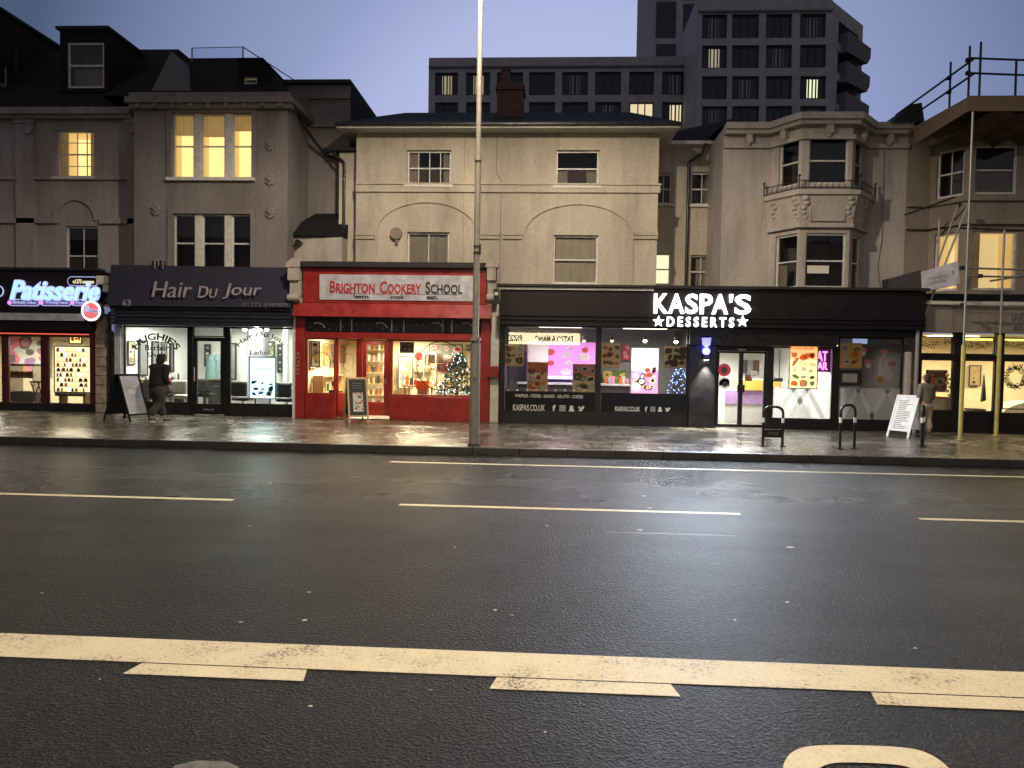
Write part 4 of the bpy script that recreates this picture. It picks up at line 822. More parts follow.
for x0_, x1_, y0_, y1_ in ((8, 39, 299, 306), (40, 71, 299, 306), (71, 86, 299, 306), (67, 98, 276.5, 286), (-30, 3, 285, 297)):
    a, c, z0, z1 = f.rect(x0_, y0_, x1_, y1_); capsule(b, a, c, z0, z1, -.23, -.20, M['e_halo'])
    capsule(b, a+.02, c-.02, z0+.02, z1-.02, -.235, -.231, M['mauve'] if y0_ > 290 else M['plumb'])
b.build('capsule_panel', None, sg)
b = MB(f)
for x0_, x1_, tx in ((13, 36, 'Birthday Cakes'), (45, 68, 'Wedding Cakes'), (76, 84, 'Hot')): a, c, z0, z1 = f.rect(x0_, 301, x1_, 304.5); b.text(tx, a, c, z0, z1, -.245, M['e_halo'], depth=.003, bold=.01)
a, c, z0, z1 = f.rect(73, 279.5, 94, 283.5); b.text('01273 000000'.replace('0', 'o'), a, c, z0, z1, -.245, M['e_scrcr'], depth=.003)
for x_ in (9.5, 41.5, 72.5): s, z = g(x_, 302.6); b.disc(s, z, .06, -.25, -.241, 12, M['e_purple'])
b.build('small_lettering', None, sg)
rs = thing('round_projecting_sign', 'round red and white lightbox sign at the end of the pastry fascia', 'sign', tuple(f.p(g(92, 311)[0], -.35, g(92, 322)[1])))
s, z = g(92.5, 311, -.3); b = MB(f); b.disc(s, z, .29, -.36, -.20, 28); b.build('sign_box', M['alu'], rs)
b = MB(f); Fr.dd = 0.0; b.disc(s, z, .285, -.366, -.362, 28, M['e_scr']); b.disc(s, z, .23, -.372, -.368, 28, M['e_red']); b.prism([(s-.20, z-.02), (s+.20, z-.06), (s+.21, z+.03), (s-.02, z+.04), (s-.08, z+.16), (s-.16, z+.14), (s-.17, z+.05)], -.378, -.374, M['e_halo']); b.text('cream', s-.05, s+.19, z-.035, z+.02, -.384, M['print_r'], depth=.002); b.build('sign_face', None, rs)
# contents
Fr.dd = 1.0
single(MB(f).box(g(8, 385)[0], g(33, 385)[0], 1.0, 1.6, Z0, g(20, 392)[1], M['print_k']).box(g(8, 385)[0], g(33, 385)[0], 1.02, 1.58, g(20, 378)[1], g(20, 376)[1], M['wood']).box(g(8, 370)[0], g(33, 370)[0], 1.02, 1.6, g(20, 366)[1], g(20, 364)[1], M['print_k']).box(g(8, 380)[0], g(9, 380)[0], 1.02, 1.58, g(20, 392)[1], g(20, 366)[1], M['alu']).box(g(32, 380)[0], g(33, 380)[0], 1.02, 1.58, g(20, 392)[1], g(20, 366)[1], M['alu']), 'display_counter', 'dark pastry display counter with shelves inside the pastry shop', 'counter')
Fr.dd = 0.0
poster('wall_mural', 'pink yellow and lilac cake mural on pastry shop back wall', f, f.rect(5, 334, 50, 376, d=3.2), 3.2, 'shopwhite', ['pink', 'print_y', 'mauve', 'print_s', 'pink'], 18, 3, 'mural', big=.2)
for k, (x_, y_, mt, r) in enumerate(()): pass
poster('lit_menu_screen', 'bright yellow lit cake menu screen in the pastry shop window', f, f.rect(55, 347, 90, 392, d=.35), .35, 'e_scrcr', [], 0, 5, 'screen', border='black')
a, c, z0, z1 = f.rect(55, 347, 90, 392, .35); b = MB(f); rnd = random.Random(17)
for i in range(9):                                  # rows of small cake pictures over price lines
    zr_ = z0+(z1-z0)*(i+.12)/9; hh = (z1-z0)/9
    b.box(a+.03, c-.03, .342, .345, zr_-.018, zr_-.006, M['print_d'])
    s_ = a+.05
    while s_ < c-.16: w_ = rnd.uniform(.05, .13); b.prism([(s_, zr_), (s_+w_, zr_), (s_+w_*.9, zr_+hh*rnd.uniform(.4, .7)), (s_+w_*.5, zr_+hh*.72), (s_+w_*.1, zr_+hh*.5)], .340, .345, M[rnd.choice(['e_scry', 'print_o', 'print_d', 'e_scr', 'e_scry', 'print_y'])]); s_ += w_+.03
b.build('printed_panel', None, bpy.data.objects['lit_menu_screen'])
poster('hanging_lit_sign', 'small amber glowing sign above the cake menu screen', f, f.rect(70, 337, 81, 343, d=.32), .32, 'e_scry', ['print_o'], 3, 5, 'sign', border='black')
Fr.dd = 0.9
st = thing('window_stool', 'small red crossed-leg stool inside the pastry shop', 'stool', tuple(f.p(g(37, 390)[0], .9, Z0)))
a, c, z0, z1 = f.rect(32, 381, 42, 399); b = MB(f); b.box(a, c, .8, 1.15, z1-.05, z1); b.build('seat', M['redd'], st)
for k in range(2):
    for dd in (.82, 1.1): b = MB(f); b.tube((a+.03 if k else c-.03, dd, Z0), (c-.03 if k else a+.03, dd+.02*k, z1-.05), .018, .018, 6); b.build('leg', M['redd'], st)
Fr.dd = 0.0
Fr.dd = 0.4
single(MB(f).box(g(57, 398)[0], g(88, 398)[0], .3, .7, g(70, 396)[1], g(70, 393)[1], M['wood']).box(g(60, 398)[0], g(62, 398)[0], .35, .65, Z0, g(70, 396)[1]-.001, M['wood']).box(g(84, 398)[0], g(86, 398)[0], .35, .65, Z0, g(70, 396)[1]-.001, M['wood']), 'bench', 'low dark bench below the lit cake menu screen', 'bench')
Fr.dd = 0.0
Fr.dd = 1.15
for k, x_ in enumerate((12, 17, 22, 27)):
    s = g(x_, 384)[0]; z = g(20, 376)[1]; single(MB(f).disc(s, z+.05, .09, 1.15, 1.4, 12, M['print_y']).disc(s, z+.06, .06, 1.14, 1.15, 8, M['print_o']), 'cake', 'small iced cake on the pastry counter shelf', 'cake', group='cakes on the counter shelf')
Fr.dd = 0.0

# ---------------------------------------------------------------- hair salon
Y2 = 19.3; f = Fr((PX(117, 350, Y2), Y2), (PX(297, 350, Y2), Y2)); g = f.hit
S2 = thing('hair_salon', 'hair salon with dark navy fascia and two bright windows', 'shop', (-9, Y2, 0)); L2 = f.len
zt, zfb, zsb, zwb = g(210, 267)[1], g(210, 308)[1], g(210, 326.5)[1], g(210, 404.5)[1]
b = MB(f); b.prism([(0, 0), (1, 0), (1, 1)], 0, 1) if False else None
b.add([(0.03, -.52, zfb), (L2, -.52, zfb), (L2, -.02, zt), (0.03, -.30, zt), (0.03, .05, zfb), (L2, .05, zfb), (L2, .05, zt), (0.03, .05, zt)], [(0, 1, 2, 3), (0, 4, 5, 1), (3, 2, 6, 7), (0, 3, 7, 4), (1, 5, 6, 2)]); b.build('fascia', M['navy'], S2)
b = MB(f)
for k in range(5):
    z = zfb-.005-(zfb-zsb)*k/5; h_ = (zfb-zsb)/5; b.box(.05, L2, -.42+.03*(k % 2), .04, z-h_+.012, z)
b.build('roller_shutter', M['navyp'], S2, bevel=.01)
def fasc(z): return -.53+.30*(z-zfb)/(zt-zfb)
b = MB(f); a, c, z0, z1 = f.rect(152, 282, 262, 298, -.48)
b.text('Hair', a, a+(c-a)*.37, z0, z1, fasc(z0)-.03, M['silver'], depth=.02, shear=.22, bold=-.004); b.text('Du', a+(c-a)*.42, a+(c-a)*.60, z0, z0+(z1-z0)*.74, fasc(z0)-.03, M['silver'], depth=.02, shear=.22, caps=True); b.text('Jour', a+(c-a)*.65, c, z0-.02, z1-.03, fasc(z0)-.03, M['silver'], depth=.02, shear=.22); b.build('lettering', None, S2)
b = MB(f); a, c, z0, z1 = f.rect(124, 300, 132, 306, -.5); b.text('63', a, c, z0, z1, fasc(z0)-.03, M['silver'], depth=.012); b.build('house_number', None, S2)
b = MB(f); a, c, z0, z1 = f.rect(243, 303, 288, 307, -.5); b.text('01273 690909', a, c, z0, z1, fasc(z0)-.02, M['concd'], depth=.006); b.build('phone_number', M['navyp'], S2)
solid(S2, f, 'roof', 'lead', (0, L2, .05, 2.2, zt-.06, zt-.003))
solid(S2, f, 'pilaster', 'signgrey', (0, g(123, 370)[0], -.12, .15, Z0, zsb))
solid(S2, f, 'stall_riser', 'black', (g(123.5, 370)[0], g(190, 370)[0], -.03, .12, Z0, zwb), (g(229, 370)[0], L2, -.03, .12, Z0, zwb))
glaze(S2, f, g(124, 370)[0], g(189.5, 370)[0], zwb, zsb, 0, .05, 'darkpaint'); glaze(S2, f, g(229, 370)[0], g(297, 370)[0]-.01, zwb, zsb, 0, .05, 'darkpaint')
solid(S2, f, 'door_post', 'darkpaint', (g(189.8, 370)[0], g(193, 370)[0], -.04, .08, Z0, zsb), (g(225, 370)[0], g(228.7, 370)[0], -.04, .08, Z0, zsb))
zd_ = g(210, 337)[1]; glaze(S2, f, g(193.3, 332)[0], g(224.7, 332)[0], zd_, zsb, 0, .03, 'darkpaint', name='transom_window')
dr = glaze(S2, f, g(193.5, 370)[0], g(224.5, 370)[0], Z0+.02, zd_-.01, .01, .11, 'darkpaint', name='door', wb=.30)
b = MB(f); s = g(195.5, 375)[0]; b.tube((s, -.07, Z0+.95), (s, -.07, Z0+1.35), .015, .015, 8, M['alu']); b.box(s+.25, s+.55, -.045, -.025, Z0+.14, Z0+.18, M['alu']); b.build('door_handle', None, dr)
shell(S2, f, .1, L2-.05, .13, 4.2, Z0-.001, zsb+.2, 'shopwhite', 'floor', 'shopwhite')
for s in (1.3, 3.9): clight(S2, f, s, 1.0, zsb+.19, .9, .9, 52, (1, .99, .82), 'e_tube')
clight(S2, f, 2.6, 3.0, zsb+.19, 1.6, .4, 60, (1, .99, .82), 'e_tube')
Fr.dd = 0.3
for x_ in (244, 259, 266): s, z = g(x_, 329); solid(S2, f, 'spotlight', 'e_spot', (s-.04, s+.04, .3, .4, z-.05, z+.03))
Fr.dd = 0.0
Fr.dd = 1.2
solid(S2, f, 'interior_column', 'shopwhite', (g(283, 350)[0], g(287, 350)[0], 1.2, 1.4, Z0, zsb+.19)); solid(S2, f, 'partition', 'signgrey', (g(247, 350, 2.4)[0], g(248.5, 350, 2.4)[0], 2.4, 4.1, Z0, zsb+.15))
Fr.dd = 0.0
b = MB(f); a, c, z0, z1 = f.rect(132, 334, 182, 352); b.text("HUGHIE'S", a, c, z1-.17, z1+.03, -.04, M['print_k'], depth=.003, bold=.03, arc=.95); a, c, z0, z1 = f.rect(146, 345, 170, 350.5); b.text('Barber', a, c, z0, z1, -.04, M['print_k'], depth=.003, bold=.012); a, c, z0, z1 = f.rect(148, 352.5, 167, 358.5); b.text('Shop', a, c, z0, z1, -.04, M['print_k'], depth=.003, bold=.012); b.build('window_lettering', None, S2)
b = MB(f); a, c, z0, z1 = f.rect(236, 334, 289, 353); b.text('Hair Du Jour', a, c, z1-.12, z1+.06, -.04, M['print_k'], depth=.003, bold=.01, arc=.85); a, c, z0, z1 = f.rect(251, 350.5, 271, 354.5); b.text('Ladies', a, c, z0, z1, -.04, M['print_k'], depth=.003); b.build('window_lettering', None, S2)
poster('lit_price_board', 'pale cyan lit poster board on stand in right salon window', f, f.rect(250, 358, 275, 398, d=.3), .3, 'e_scrc', [], 0, 8, 'display board', border='print_k', text=None)
lb = bpy.data.objects[-1] if False else None
a, c, z0, z1 = f.rect(250, 358, 275, 398, .3); b = MB(f)
for i, (t0, t1) in enumerate(((.86, .97), (.62, .80), (.50, .58), (.06, .46))): b.bars(a+.02, c-.02, .288, .294, z0+(z1-z0)*t0, z0+(z1-z0)*t1, .008, M['print_s'])
b.text('OFFER', a+.1, c-.1, z0+(z1-z0)*.68, z0+(z1-z0)*.75, .286, M['print_b'], depth=.002); prints(b, f, a+.04, c-.04, z0+.05, z0+(z1-z0)*.44, .29, ['print_s', 'print_b', 'print_k'], 7, 4, .1)
ob = b.build('printed_panel', None, bpy.data.objects['lit_price_board'])
b = MB(f); b.tube((a+.15, .3, Z0), (a+.15, .33, z0-.03), .02, .02, 6); b.tube((c-.15, .3, Z0), (c-.15, .33, z0-.03), .02, .02, 6); ob = b.build('stand', M['print_k'], bpy.data.objects['lit_price_board'])
def salon_chair(s, d, label, kind='black', ff=f):
    t = thing('salon_chair', label, 'chair', tuple(ff.p(s, d, Z0)), 'chairs inside the hair salon'); mt = M['chairb'] if kind == 'black' else M['trim']
    b = MB(ff); b.tube((s, d, Z0), (s, d, Z0+.04), .24, .22, 16, M['alu']); b.tube((s, d, Z0+.04), (s, d, Z0+.38), .035, .035, 8, M['alu']); b.build('base', None, t)
    b = MB(ff); b.box(s-.25, s+.25, d-.24, d+.24, Z0+.38, Z0+.5, mt); b.build('seat', None, t, .05)
    b = MB(ff); b.box(s-.24, s+.24, d-.30, d-.2, Z0+.52, Z0+.95, mt); b.build('backrest', None, t, .05)
    for q in (-1, 1): b = MB(ff); b.path([(s+q*.28, d+.2, Z0+.45), (s+q*.29, d+.18, Z0+.70), (s+q*.28, d-.22, Z0+.70)], .022, mat=mt); b.build('armrest', None, t)
salon_chair(g(243, 390, 0.75)[0], .75, 'black salon chair left of the lit poster board'); salon_chair(g(287, 390, 0.7)[0], .7, 'black salon chair right of the lit poster board')
salon_chair(g(184, 390, 1.1)[0], 1.1, 'pale framed chair beside the salon door', 'w'); salon_chair(g(207, 385, 2.3)[0], 2.3, 'black chair seen through the salon door glass'); salon_chair(g(172, 385, 2.6)[0], 2.6, 'black salon chair deep behind the barber lettering')
for k, (x_, d_) in enumerate(((211, 3.4), (217, 3.6))):
    s = g(x_, 365, d_)[0]; b = MB(f); b.tube((s, d_, Z0+.55), (s, d_, Z0+1.55), .20, .15, 10); b.tube((s, d_, Z0+1.55), (s, d_, Z0+1.72), .13, .05, 10)
    single(b, 'hanging_gown', 'grey-green gown hanging at the back of the salon', 'gown', M['teal'], group='gowns hanging at the salon back')
s = g(144, 370, 2.6)[0]; single(MB(f).tube((s, 2.6, Z0+.4), (s, 2.6, Z0+1.5), .17, .13, 10, M['teal']).tube((s, 2.6, Z0), (s, 2.6, Z0+.4), .03, .03, 6, M['alu']), 'gown_stand', 'stand draped with grey-green gown behind the barber lettering', 'stand')
for k, (x0_, x1_, y0_, y1_, d_, lb_) in enumerate(((159, 171, 345, 372, 3.9, 'tall salon mirror behind the barber lettering'), (229.5, 236, 343, 380, 3.9, 'narrow salon mirror left of the lit poster board'), (176, 185, 340, 385, 3.9, 'black framed salon mirror near the door'), (252, 262, 338, 372, 4.0, 'black framed salon mirror behind the lit poster board'))):
    a, c, z0, z1 = f.rect(x0_, y0_, x1_, y1_, d_); single(MB(f).bars(a, c, d_, d_+.05, z0, z1, .04, M['print_k']).box(a+.041, c-.041, d_+.02, d_+.04, z0+.041, z1-.041, M['alu']), 'mirror', lb_, 'mirror')
Fr.dd = 3.3
a, c, z0, z1 = f.rect(156, 378, 190, 404); single(MB(f).box(a, c, 3.3, 3.8, Z0+.7, Z0+.78, M['print_d']).box(a+.05, a+.1, 3.35, 3.75, Z0, Z0+.699, M['print_k']).box(c-.1, c-.05, 3.35, 3.75, Z0, Z0+.699, M['print_k']), 'styling_counter', 'dark styling counter along the back wall of the salon', 'counter')
Fr.dd = 0.0
Fr.dd = 3.0
a, c, z0, z1 = f.rect(203, 378, 222, 400); single(MB(f).box(a, c, 3.0, 3.5, Z0, Z0+.85, M['print_k']).box(a-.05, c+.05, 2.95, 3.5, Z0+.852, Z0+.9, M['print_d']), 'reception_desk', 'black reception desk seen through the salon door', 'desk')
Fr.dd = 0.0
lev = shelf_unit(f, g(139, 380, 3.7)[0], g(152, 380, 3.7)[0], Z0, Z0+1.9, 3.7, 6, 'white product shelves at the back left of the salon', 'print_w') if False else []
for k, (x0_, x1_, y0_, y1_, mt, lb_) in enumerate(((134, 141, 342, 366, 'print_s', 'tall grey style poster at the back left of the salon'), (146, 154, 350, 372, 'print_k', 'black framed salon mirror behind the word barber'), (172, 178, 344, 352, 'print_b', 'small blue notice at the back of the salon'), (205, 210, 345, 366, 'print_k', 'tall dark panel seen through the salon door'), (268, 274, 342, 362, 'print_g', 'green style poster behind the unisex lettering'), (278, 282, 345, 372, 'print_k', 'narrow black panel beside the salon column'))):
    poster('wall_poster', lb_, f, f.rect(x0_, y0_, x1_, y1_, 4.0), 4.0, mt, ['print_s', 'print_w', 'print_l', 'teal'], 8, 40+k, border='print_k')
for k in range(5):
    s = g(158+k*6, 385, 3.5)[0]; single(MB(f).tube((s, 3.5, Z0+.78), (s, 3.5, Z0+.95+.03*(k % 2)), .035, .03, 8, M['print_y' if k % 2 else 'print_k']), 'bottle', 'small product bottle on the salon styling counter', 'bottle', group='bottles on the styling counter')

fl_ = Fr((f.p(.115, 0, 0).x, Y2+.2), (f.p(.115, 0, 0).x, Y2+4.1))
for k, (x0_, x1_, y0_, y1_, kind_, lb_) in enumerate(((128, 134, 342, 364, 'print_l', 'beige style poster nearest the glass on the salon side wall'), (138, 147, 340, 376, 'm', 'tall black framed mirror on the salon side wall behind the barber lettering'), (151, 158, 341, 374, 'm', 'second tall mirror along the salon side wall'), (161, 166, 343, 360, 'print_s', 'grey style poster far along the salon side wall'), (169, 173, 343, 372, 'm', 'farthest tall mirror on the salon side wall'))):
    a, c, z0, z1 = fl_.rect(x0_, y0_, x1_, y1_)
    if kind_ == 'm': single(MB(fl_).bars(a, c, -.05, -.005, z0, z1, .05, M['print_k']).box(a+.051, c-.051, -.03, -.01, z0+.051, z1-.051, M['print_s']), 'mirror', lb_, 'mirror')
    else: poster('wall_poster', lb_, fl_, (a, c, z0, z1), -.02, kind_, ['print_d', 'print_w', 'print_k', 'teal'], 6, 60+k, border='print_k')
a, c = fl_.hit(134, 380)[0], fl_.hit(174, 380)[0]
single(MB(fl_).box(a, c, -.42, -.02, Z0+.80, Z0+.86, M['print_d']).box(a+.03, a+.08, -.4, -.04, Z0, Z0+.799, M['print_k']).box(c-.08, c-.03, -.4, -.04, Z0, Z0+.799, M['print_k']), 'styling_shelf', 'long dark styling shelf under the salon side wall mirrors', 'shelf')
for k in range(12):
    s = a+.1+(c-a-.2)*k/11; h = .1+.04*((k*5) % 4); single(MB(fl_).tube((s, -.2, Z0+.86), (s, -.2, Z0+.86+h), .035, .03, 8, M[['print_y', 'print_k', 'print_w', 'print_r', 'print_b'][k % 5]]), 'bottle', 'small hair product bottle on the salon side wall shelf', 'bottle', group='bottles on the side wall shelf')
salon_chair(g(150, 395, 1.0)[0], 1.0, 'black salon chair nearest the barber lettering window'); salon_chair(g(162, 390, 2.0)[0]+.1, 2.0, 'black salon chair by the side wall mirrors')

# ---------------------------------------------------------------- red cookery shop
Y3 = 19.1; f = Fr((PX(297, 350, Y3), Y3), (PX(490, 350, Y3), Y3)); g = f.hit; L3 = f.len
S3 = thing('cookery_shop', 'bright red shopfront with pale sign board and recessed door', 'shop', (-3, Y3, 0))
zt, zfb, zcb, ztb, zwt, zwb = g(390, 269)[1], g(390, 304)[1], g(390, 318)[1], g(390, 333)[1], g(440, 340)[1], g(390, 396)[1]
sa, sb = g(306.5, 350)[0], g(481, 350)[0]
solid(S3, f, 'fascia', 'red', (g(305, 280)[0], g(487, 280)[0], -.16, .2, zfb, zt), bevel=.01)
solid(S3, f, 'fascia_cornice', 'lead', (-.02, L3-.02, -.30, .6, zt+.002, zt+.12), (.02, L3-.06, -.2, .5, zt+.122, zt+.17), bevel=.02)
b = MB(f); b.prism([(0, 0)], 0, 0) if False else None
b.add([(0, -.20, zfb-.01), (L3+.05, -.20, zfb-.01), (L3+.05, -.42, zcb), (0, -.42, zcb), (0, .1, zfb-.01), (L3+.05, .1, zfb-.01), (L3+.05, .1, zcb), (0, .1, zcb)], [(0, 1, 2, 3), (4, 5, 1, 0), (3, 2, 6, 7), (0, 3, 7, 4), (1, 5, 6, 2)]); b.build('lower_cornice', M['red'], S3)
a, c, z0, z1 = f.rect(319.5, 275, 473, 300.5, -.18); solid(S3, f, 'sign_board', 'signgrey', (a, c, -.19, -.163, z0, z1), bevel=.004)
zA, zB = g(400, 293.5, -.19)[1], g(400, 281.5, -.19)[1]
b = MB(f); s = lambda x_: g(x_, 287, -.19)[0]
b.text('Brighton', s(330), s(375), zA, zB, -.20, M['signred'], depth=.006, bold=.02, caps=True); b.text('Cookery', s(380), s(421.5), zA, zB, -.20, M['signred'], depth=.006, bold=.02, caps=True); b.text('School', s(425.5), s(462.5), zA, zB, -.20, M['print_k'], depth=.006, bold=.02, caps=True)
b.box(s(340), s(425), -.199, -.193, zA-.020, zA-.010, M['signred']); b.box(s(425.5), s(458), -.199, -.193, zA-.020, zA-.010, M['print_k'])
for tx, p, q in (('learn.', 354, 370), ('cook.', 391, 405), ('eat.', 427, 438)): b.text(tx, s(p), s(q), g(400, 299.3)[1], g(400, 295.6)[1], -.20, M['print_k'], depth=.004, bold=.02)
b.build('lettering', None, S3)
for p, q in ((297, 306), (481, 490)): solid(S3, f, 'pilaster', 'red', (g(p, 370)[0]+.004, g(q, 370)[0], -.14, .2, Z0, zcb-.003), bevel=.012)
for p, q, nm in ((291, 304, 'l'), (487, 498, 'r')):
    a, c, z0, z1 = f.rect(p, 260, q, 303); b = MB(f); w_ = c-a
    b.prism([(a, z1-.22), (c, z1-.22), (c-.02, z1-.08), ((a+c)/2, z1), (a+.03, z1-.12)], -.36, .1); b.box(a+.02, c-.03, -.34, .08, z1-.6, z1-.222)
    b.box(a+.05, c-.02, -.26, .06, z0+.15, z1-.602); b.tube((a+.03, -.28, z0+.12), (c-.02, -.28, z0+.12), .10, .10, 12); b.box(a+.02, c, -.2, .06, z0-.02, z0+.15); b.build('console_bracket', M['ivory'], S3, .02)
solid(S3, f, 'wall_strip', 'trim', (g(490.5, 370)[0], g(499, 370)[0], -.05, .2, Z0, zfb+.1)); solid(S3, f, 'side_pilaster', 'trim', (-.09, -.005, -.10, .15, Z0, zfb))
solid(S3, f, 'letter_box', 'red', (g(487.5, 371)[0], g(499, 371)[0], -.22, -.142, g(490, 377)[1], g(490, 366)[1]), bevel=.01)
b = MB(f); b.box(sa, sb, -.02, .0, ztb, zcb-.003); b.build('transom_band', M['navyp'], S3)
b = MB(f); rnd = random.Random(4)
for k, x_ in enumerate((318, 341, 352, 380, 392, 404, 436, 443, 452, 466)):
    s_, z_ = g(x_, 325); k % 3 and b.box(s_-.012, s_+.012, -.03, -.021, ztb+.03, zcb-.05) or b.ring(s_, z_-.15, .2, .225, -.03, -.021, 20, 120, 8)
for k in range(26): s_ = sa+.1+(sb-sa-.2)*k/25; z_ = ztb+.06+rnd.random()*.22; b.ball((s_, -.03, z_), .012, n=5, k=3)
b.build('transom_pattern', M['frame'], S3)
solid(S3, f, 'head_beam', 'red', (sa, sb, -.10, .12, zwt+.005, ztb-.003))
d_rec = 1.0
xs = {k: g(k, 370)[0] for k in (308, 336, 357, 362, 389, 394, 480)}
# recess: side window runs back from the street line to the recessed door
hs, he = g(336, 370)[0], g(391, 370)[0]; Yr = Y3+d_rec; frd = Fr((PX(358, 370, Yr), Yr), (PX(391, 370, Yr), Yr)); gd = frd.hit
solid(S3, f, 'stall_riser', 'red', (sa, hs, -.10, .08, Z0, zwb), (he, sb, -.10, .08, Z0, zwb), bevel=.008)
glaze(S3, f, sa, hs, zwb+.003, zwt+.01, -.02, .045, 'red'); glaze(S3, f, he, sb, zwb+.003, zwt, -.02, .05, 'red')
P0, P1 = f.p(hs, .0, 0), frd.p(0, 0, 0); fs = Fr((P0.x+.01, P0.y+.02), (P1.x, P1.y)); 
glaze(S3, fs, .02, fs.len, zwb+.003, zwt+.01, 0, .045, 'red'); solid(S3, fs, 'stall_riser', 'red', (.02, fs.len, -.04, .04, Z0, zwb))
P2 = f.p(he, 0, 0); fr2 = Fr((frd.p(frd.len, 0, 0).x, Yr), (P2.x-.01, P2.y+.1)); glaze(S3, fr2, 0, fr2.len, zwb, zwt, 0, .05, 'red'); solid(S3, fr2, 'stall_riser', 'red', (0, fr2.len, -.04, .04, Z0, zwb))
zdt = gd(376, 341)[1]
solid(S3, frd, 'door_post', 'red', (.0, gd(362.5, 370)[0], -.04, .06, Z0, zwt+.1), (gd(388, 370)[0], frd.len, -.04, .06, Z0, zwt+.1))
glaze(S3, frd, gd(362.8, 340)[0], gd(387.7, 340)[0], zdt, zwt+.1, 0, .03, 'red', name='transom_window')
dr = glaze(S3, frd, gd(363, 370)[0], gd(387.5, 370)[0], Z0+.03, zdt-.01, .01, .10, 'red', name='door', wb=.38)
b = MB(frd); s_ = gd(386, 375)[0]; b.box(s_-.02, s_+.02, -.06, -.03, Z0+.95, Z0+1.1); b.build('door_handle', M['alu'], dr)
b = MB(f); b.add([(hs, -.1, Z0+.02), (he, -.1, Z0+.02), (he, d_rec, Z0+.02), (hs, d_rec, Z0+.02)], [(0, 1, 2, 3)]); b.build('threshold', M['offwhite'], S3)
b = MB(f); b.add([(hs, -.0, zwt+.05), (he, -.0, zwt+.05), (he, d_rec, zwt+.05), (hs, d_rec, zwt+.05)], [(0, 1, 2, 3)]); b.build('porch_ceiling', M['offwhite'], S3)
b = MB(f); p_ = g(355, 405); b.box(g(339, 410)[0], g(348, 410)[0], .05, .35, Z0+.03, Z0+.22); single(b, 'red_crate', 'small red crate on the floor behind the chalk board', 'crate', M['red'])
shell(S3, f, .08, L3-.05, .10, 4.3, Z0-.002, zwt+.22, 'shopcream', 'floor', 'shopcream')
for s_, d_ in ((1.0, 1.7), (3.9, 1.3), (2.6, 3.2)): clight(S3, f, s_, d_, zwt+.21, .9, .5, 78, (1, .86, .55), 'e_tubew')
area('porch_light', S3, f.p((hs+he)/2, .5, zwt), .3, 12, (1, .85, .55))
b = MB(f); cx_, cz_ = g(441, 366); b.ring(cx_, cz_, .655, .68, -.04, -.035, mat=M['print_k']); b.text('COOKERY', cx_-.42, cx_+.42, cz_+.08, cz_+.22, -.042, M['signred'], depth=.002, arc=.3); b.text('school', cx_-.3, cx_+.3, cz_-.12, cz_+.0, -.042, M['print_k'], depth=.002); b.ring(cx_, cz_-.05, .5, .512, -.04, -.035, 200, 340, 16, mat=M['print_k'])
b.build('window_decal', None, S3); b = MB(f); c2, z2 = g(321, 362); b.ring(c2, z2, .27, .288, -.04, -.035, mat=M['print_k']); b.build('window_decal', None, S3)
b = MB(fs); b.ring(fs.len*.5, z2, .25, .262, -.03, -.025, mat=M['print_k']); b.build('window_decal', None, S3)
b = MB(f); s_ = g(299.5, 360)[0]
for k in range(6): z_ = g(300, 352+k*4)[1]; b.text('SHADOW'[k], s_-.05, s_+.06, z_-.08, z_, -.145, M['print_l'], depth=.002, shear=.2)
b.build('painted_scrawl', None, S3)
# contents of the cookery shop
def shelf_unit(f_, a, c, z0, z1, d, n, label, mt='woodl', dp=.32):
    t = thing('shelf_unit', label, 'shelves', tuple(f_.p((a+c)/2, d, z0)))
    for q in (a, c-.03): b = MB(f_); b.box(q, q+.03, d, d+dp, z0, z1); b.build('side_panel', M[mt], t)
    for k in range(n): z = z0+.08+(z1-z0-.12)*k/(n-1); b = MB(f_); b.box(a+.031, c-.031, d, d+dp, z, z+.025); b.build('shelf', M[mt], t)
    return [z0+.08+(z1-z0-.12)*k/(n-1)+.025 for k in range(n)]
xq0, xq1 = g(360, 370, 3.6)[0], g(391, 370, 3.6)[0]
lev = shelf_unit(f, xq0, xq1, Z0, Z0+2.35, 3.6, 7, 'pale wood shelf unit of jars seen through the red door')
rnd = random.Random(9); cols = ['print_w', 'print_o', 'print_k', 'print_r', 'print_y', 'print_l', 'print_g']
for i, z in enumerate(lev[:-1]):
    for k in range(6):
        s_ = xq0+.10+(xq1-xq0-.2)*k/5; h = rnd.uniform(.14, .26); mt = rnd.choice(cols); b = MB(f); b.tube((s_, 3.7, z), (s_, 3.7, z+h), .05, .05, 8, M[mt]); b.tube((s_, 3.7, z+h), (s_, 3.7, z+h+.02), .053, .053, 8, M['alu'])
        single(b, 'jar', 'lidded jar on the pale wood shelf unit behind the red door', 'jar', group='jars on the shelf unit')
def framed(f_, rc, d, label, cat='picture', **kw): poster('framed_picture', label, f_, rc, d, kw.pop('bg', 'print_w'), kw.pop('mats', ['print_d', 'print_s', 'print_y']), kw.pop('n', 8), kw.pop('seed', 1), cat, border='print_k', **kw)
framed(f, f.rect(312, 342, 319, 366, d=.7), .7, 'tall framed menu behind the left cookery window'); framed(f, f.rect(323, 345, 331, 360, d=3.9), 3.9, 'small framed picture deep behind left cookery window', seed=4)
framed(f, f.rect(401, 343, 413, 352, d=.3), .3, 'dark food photograph at top left of the right cookery window', bg='print_d', mats=['print_r', 'print_k', 'print_s'], seed=6)
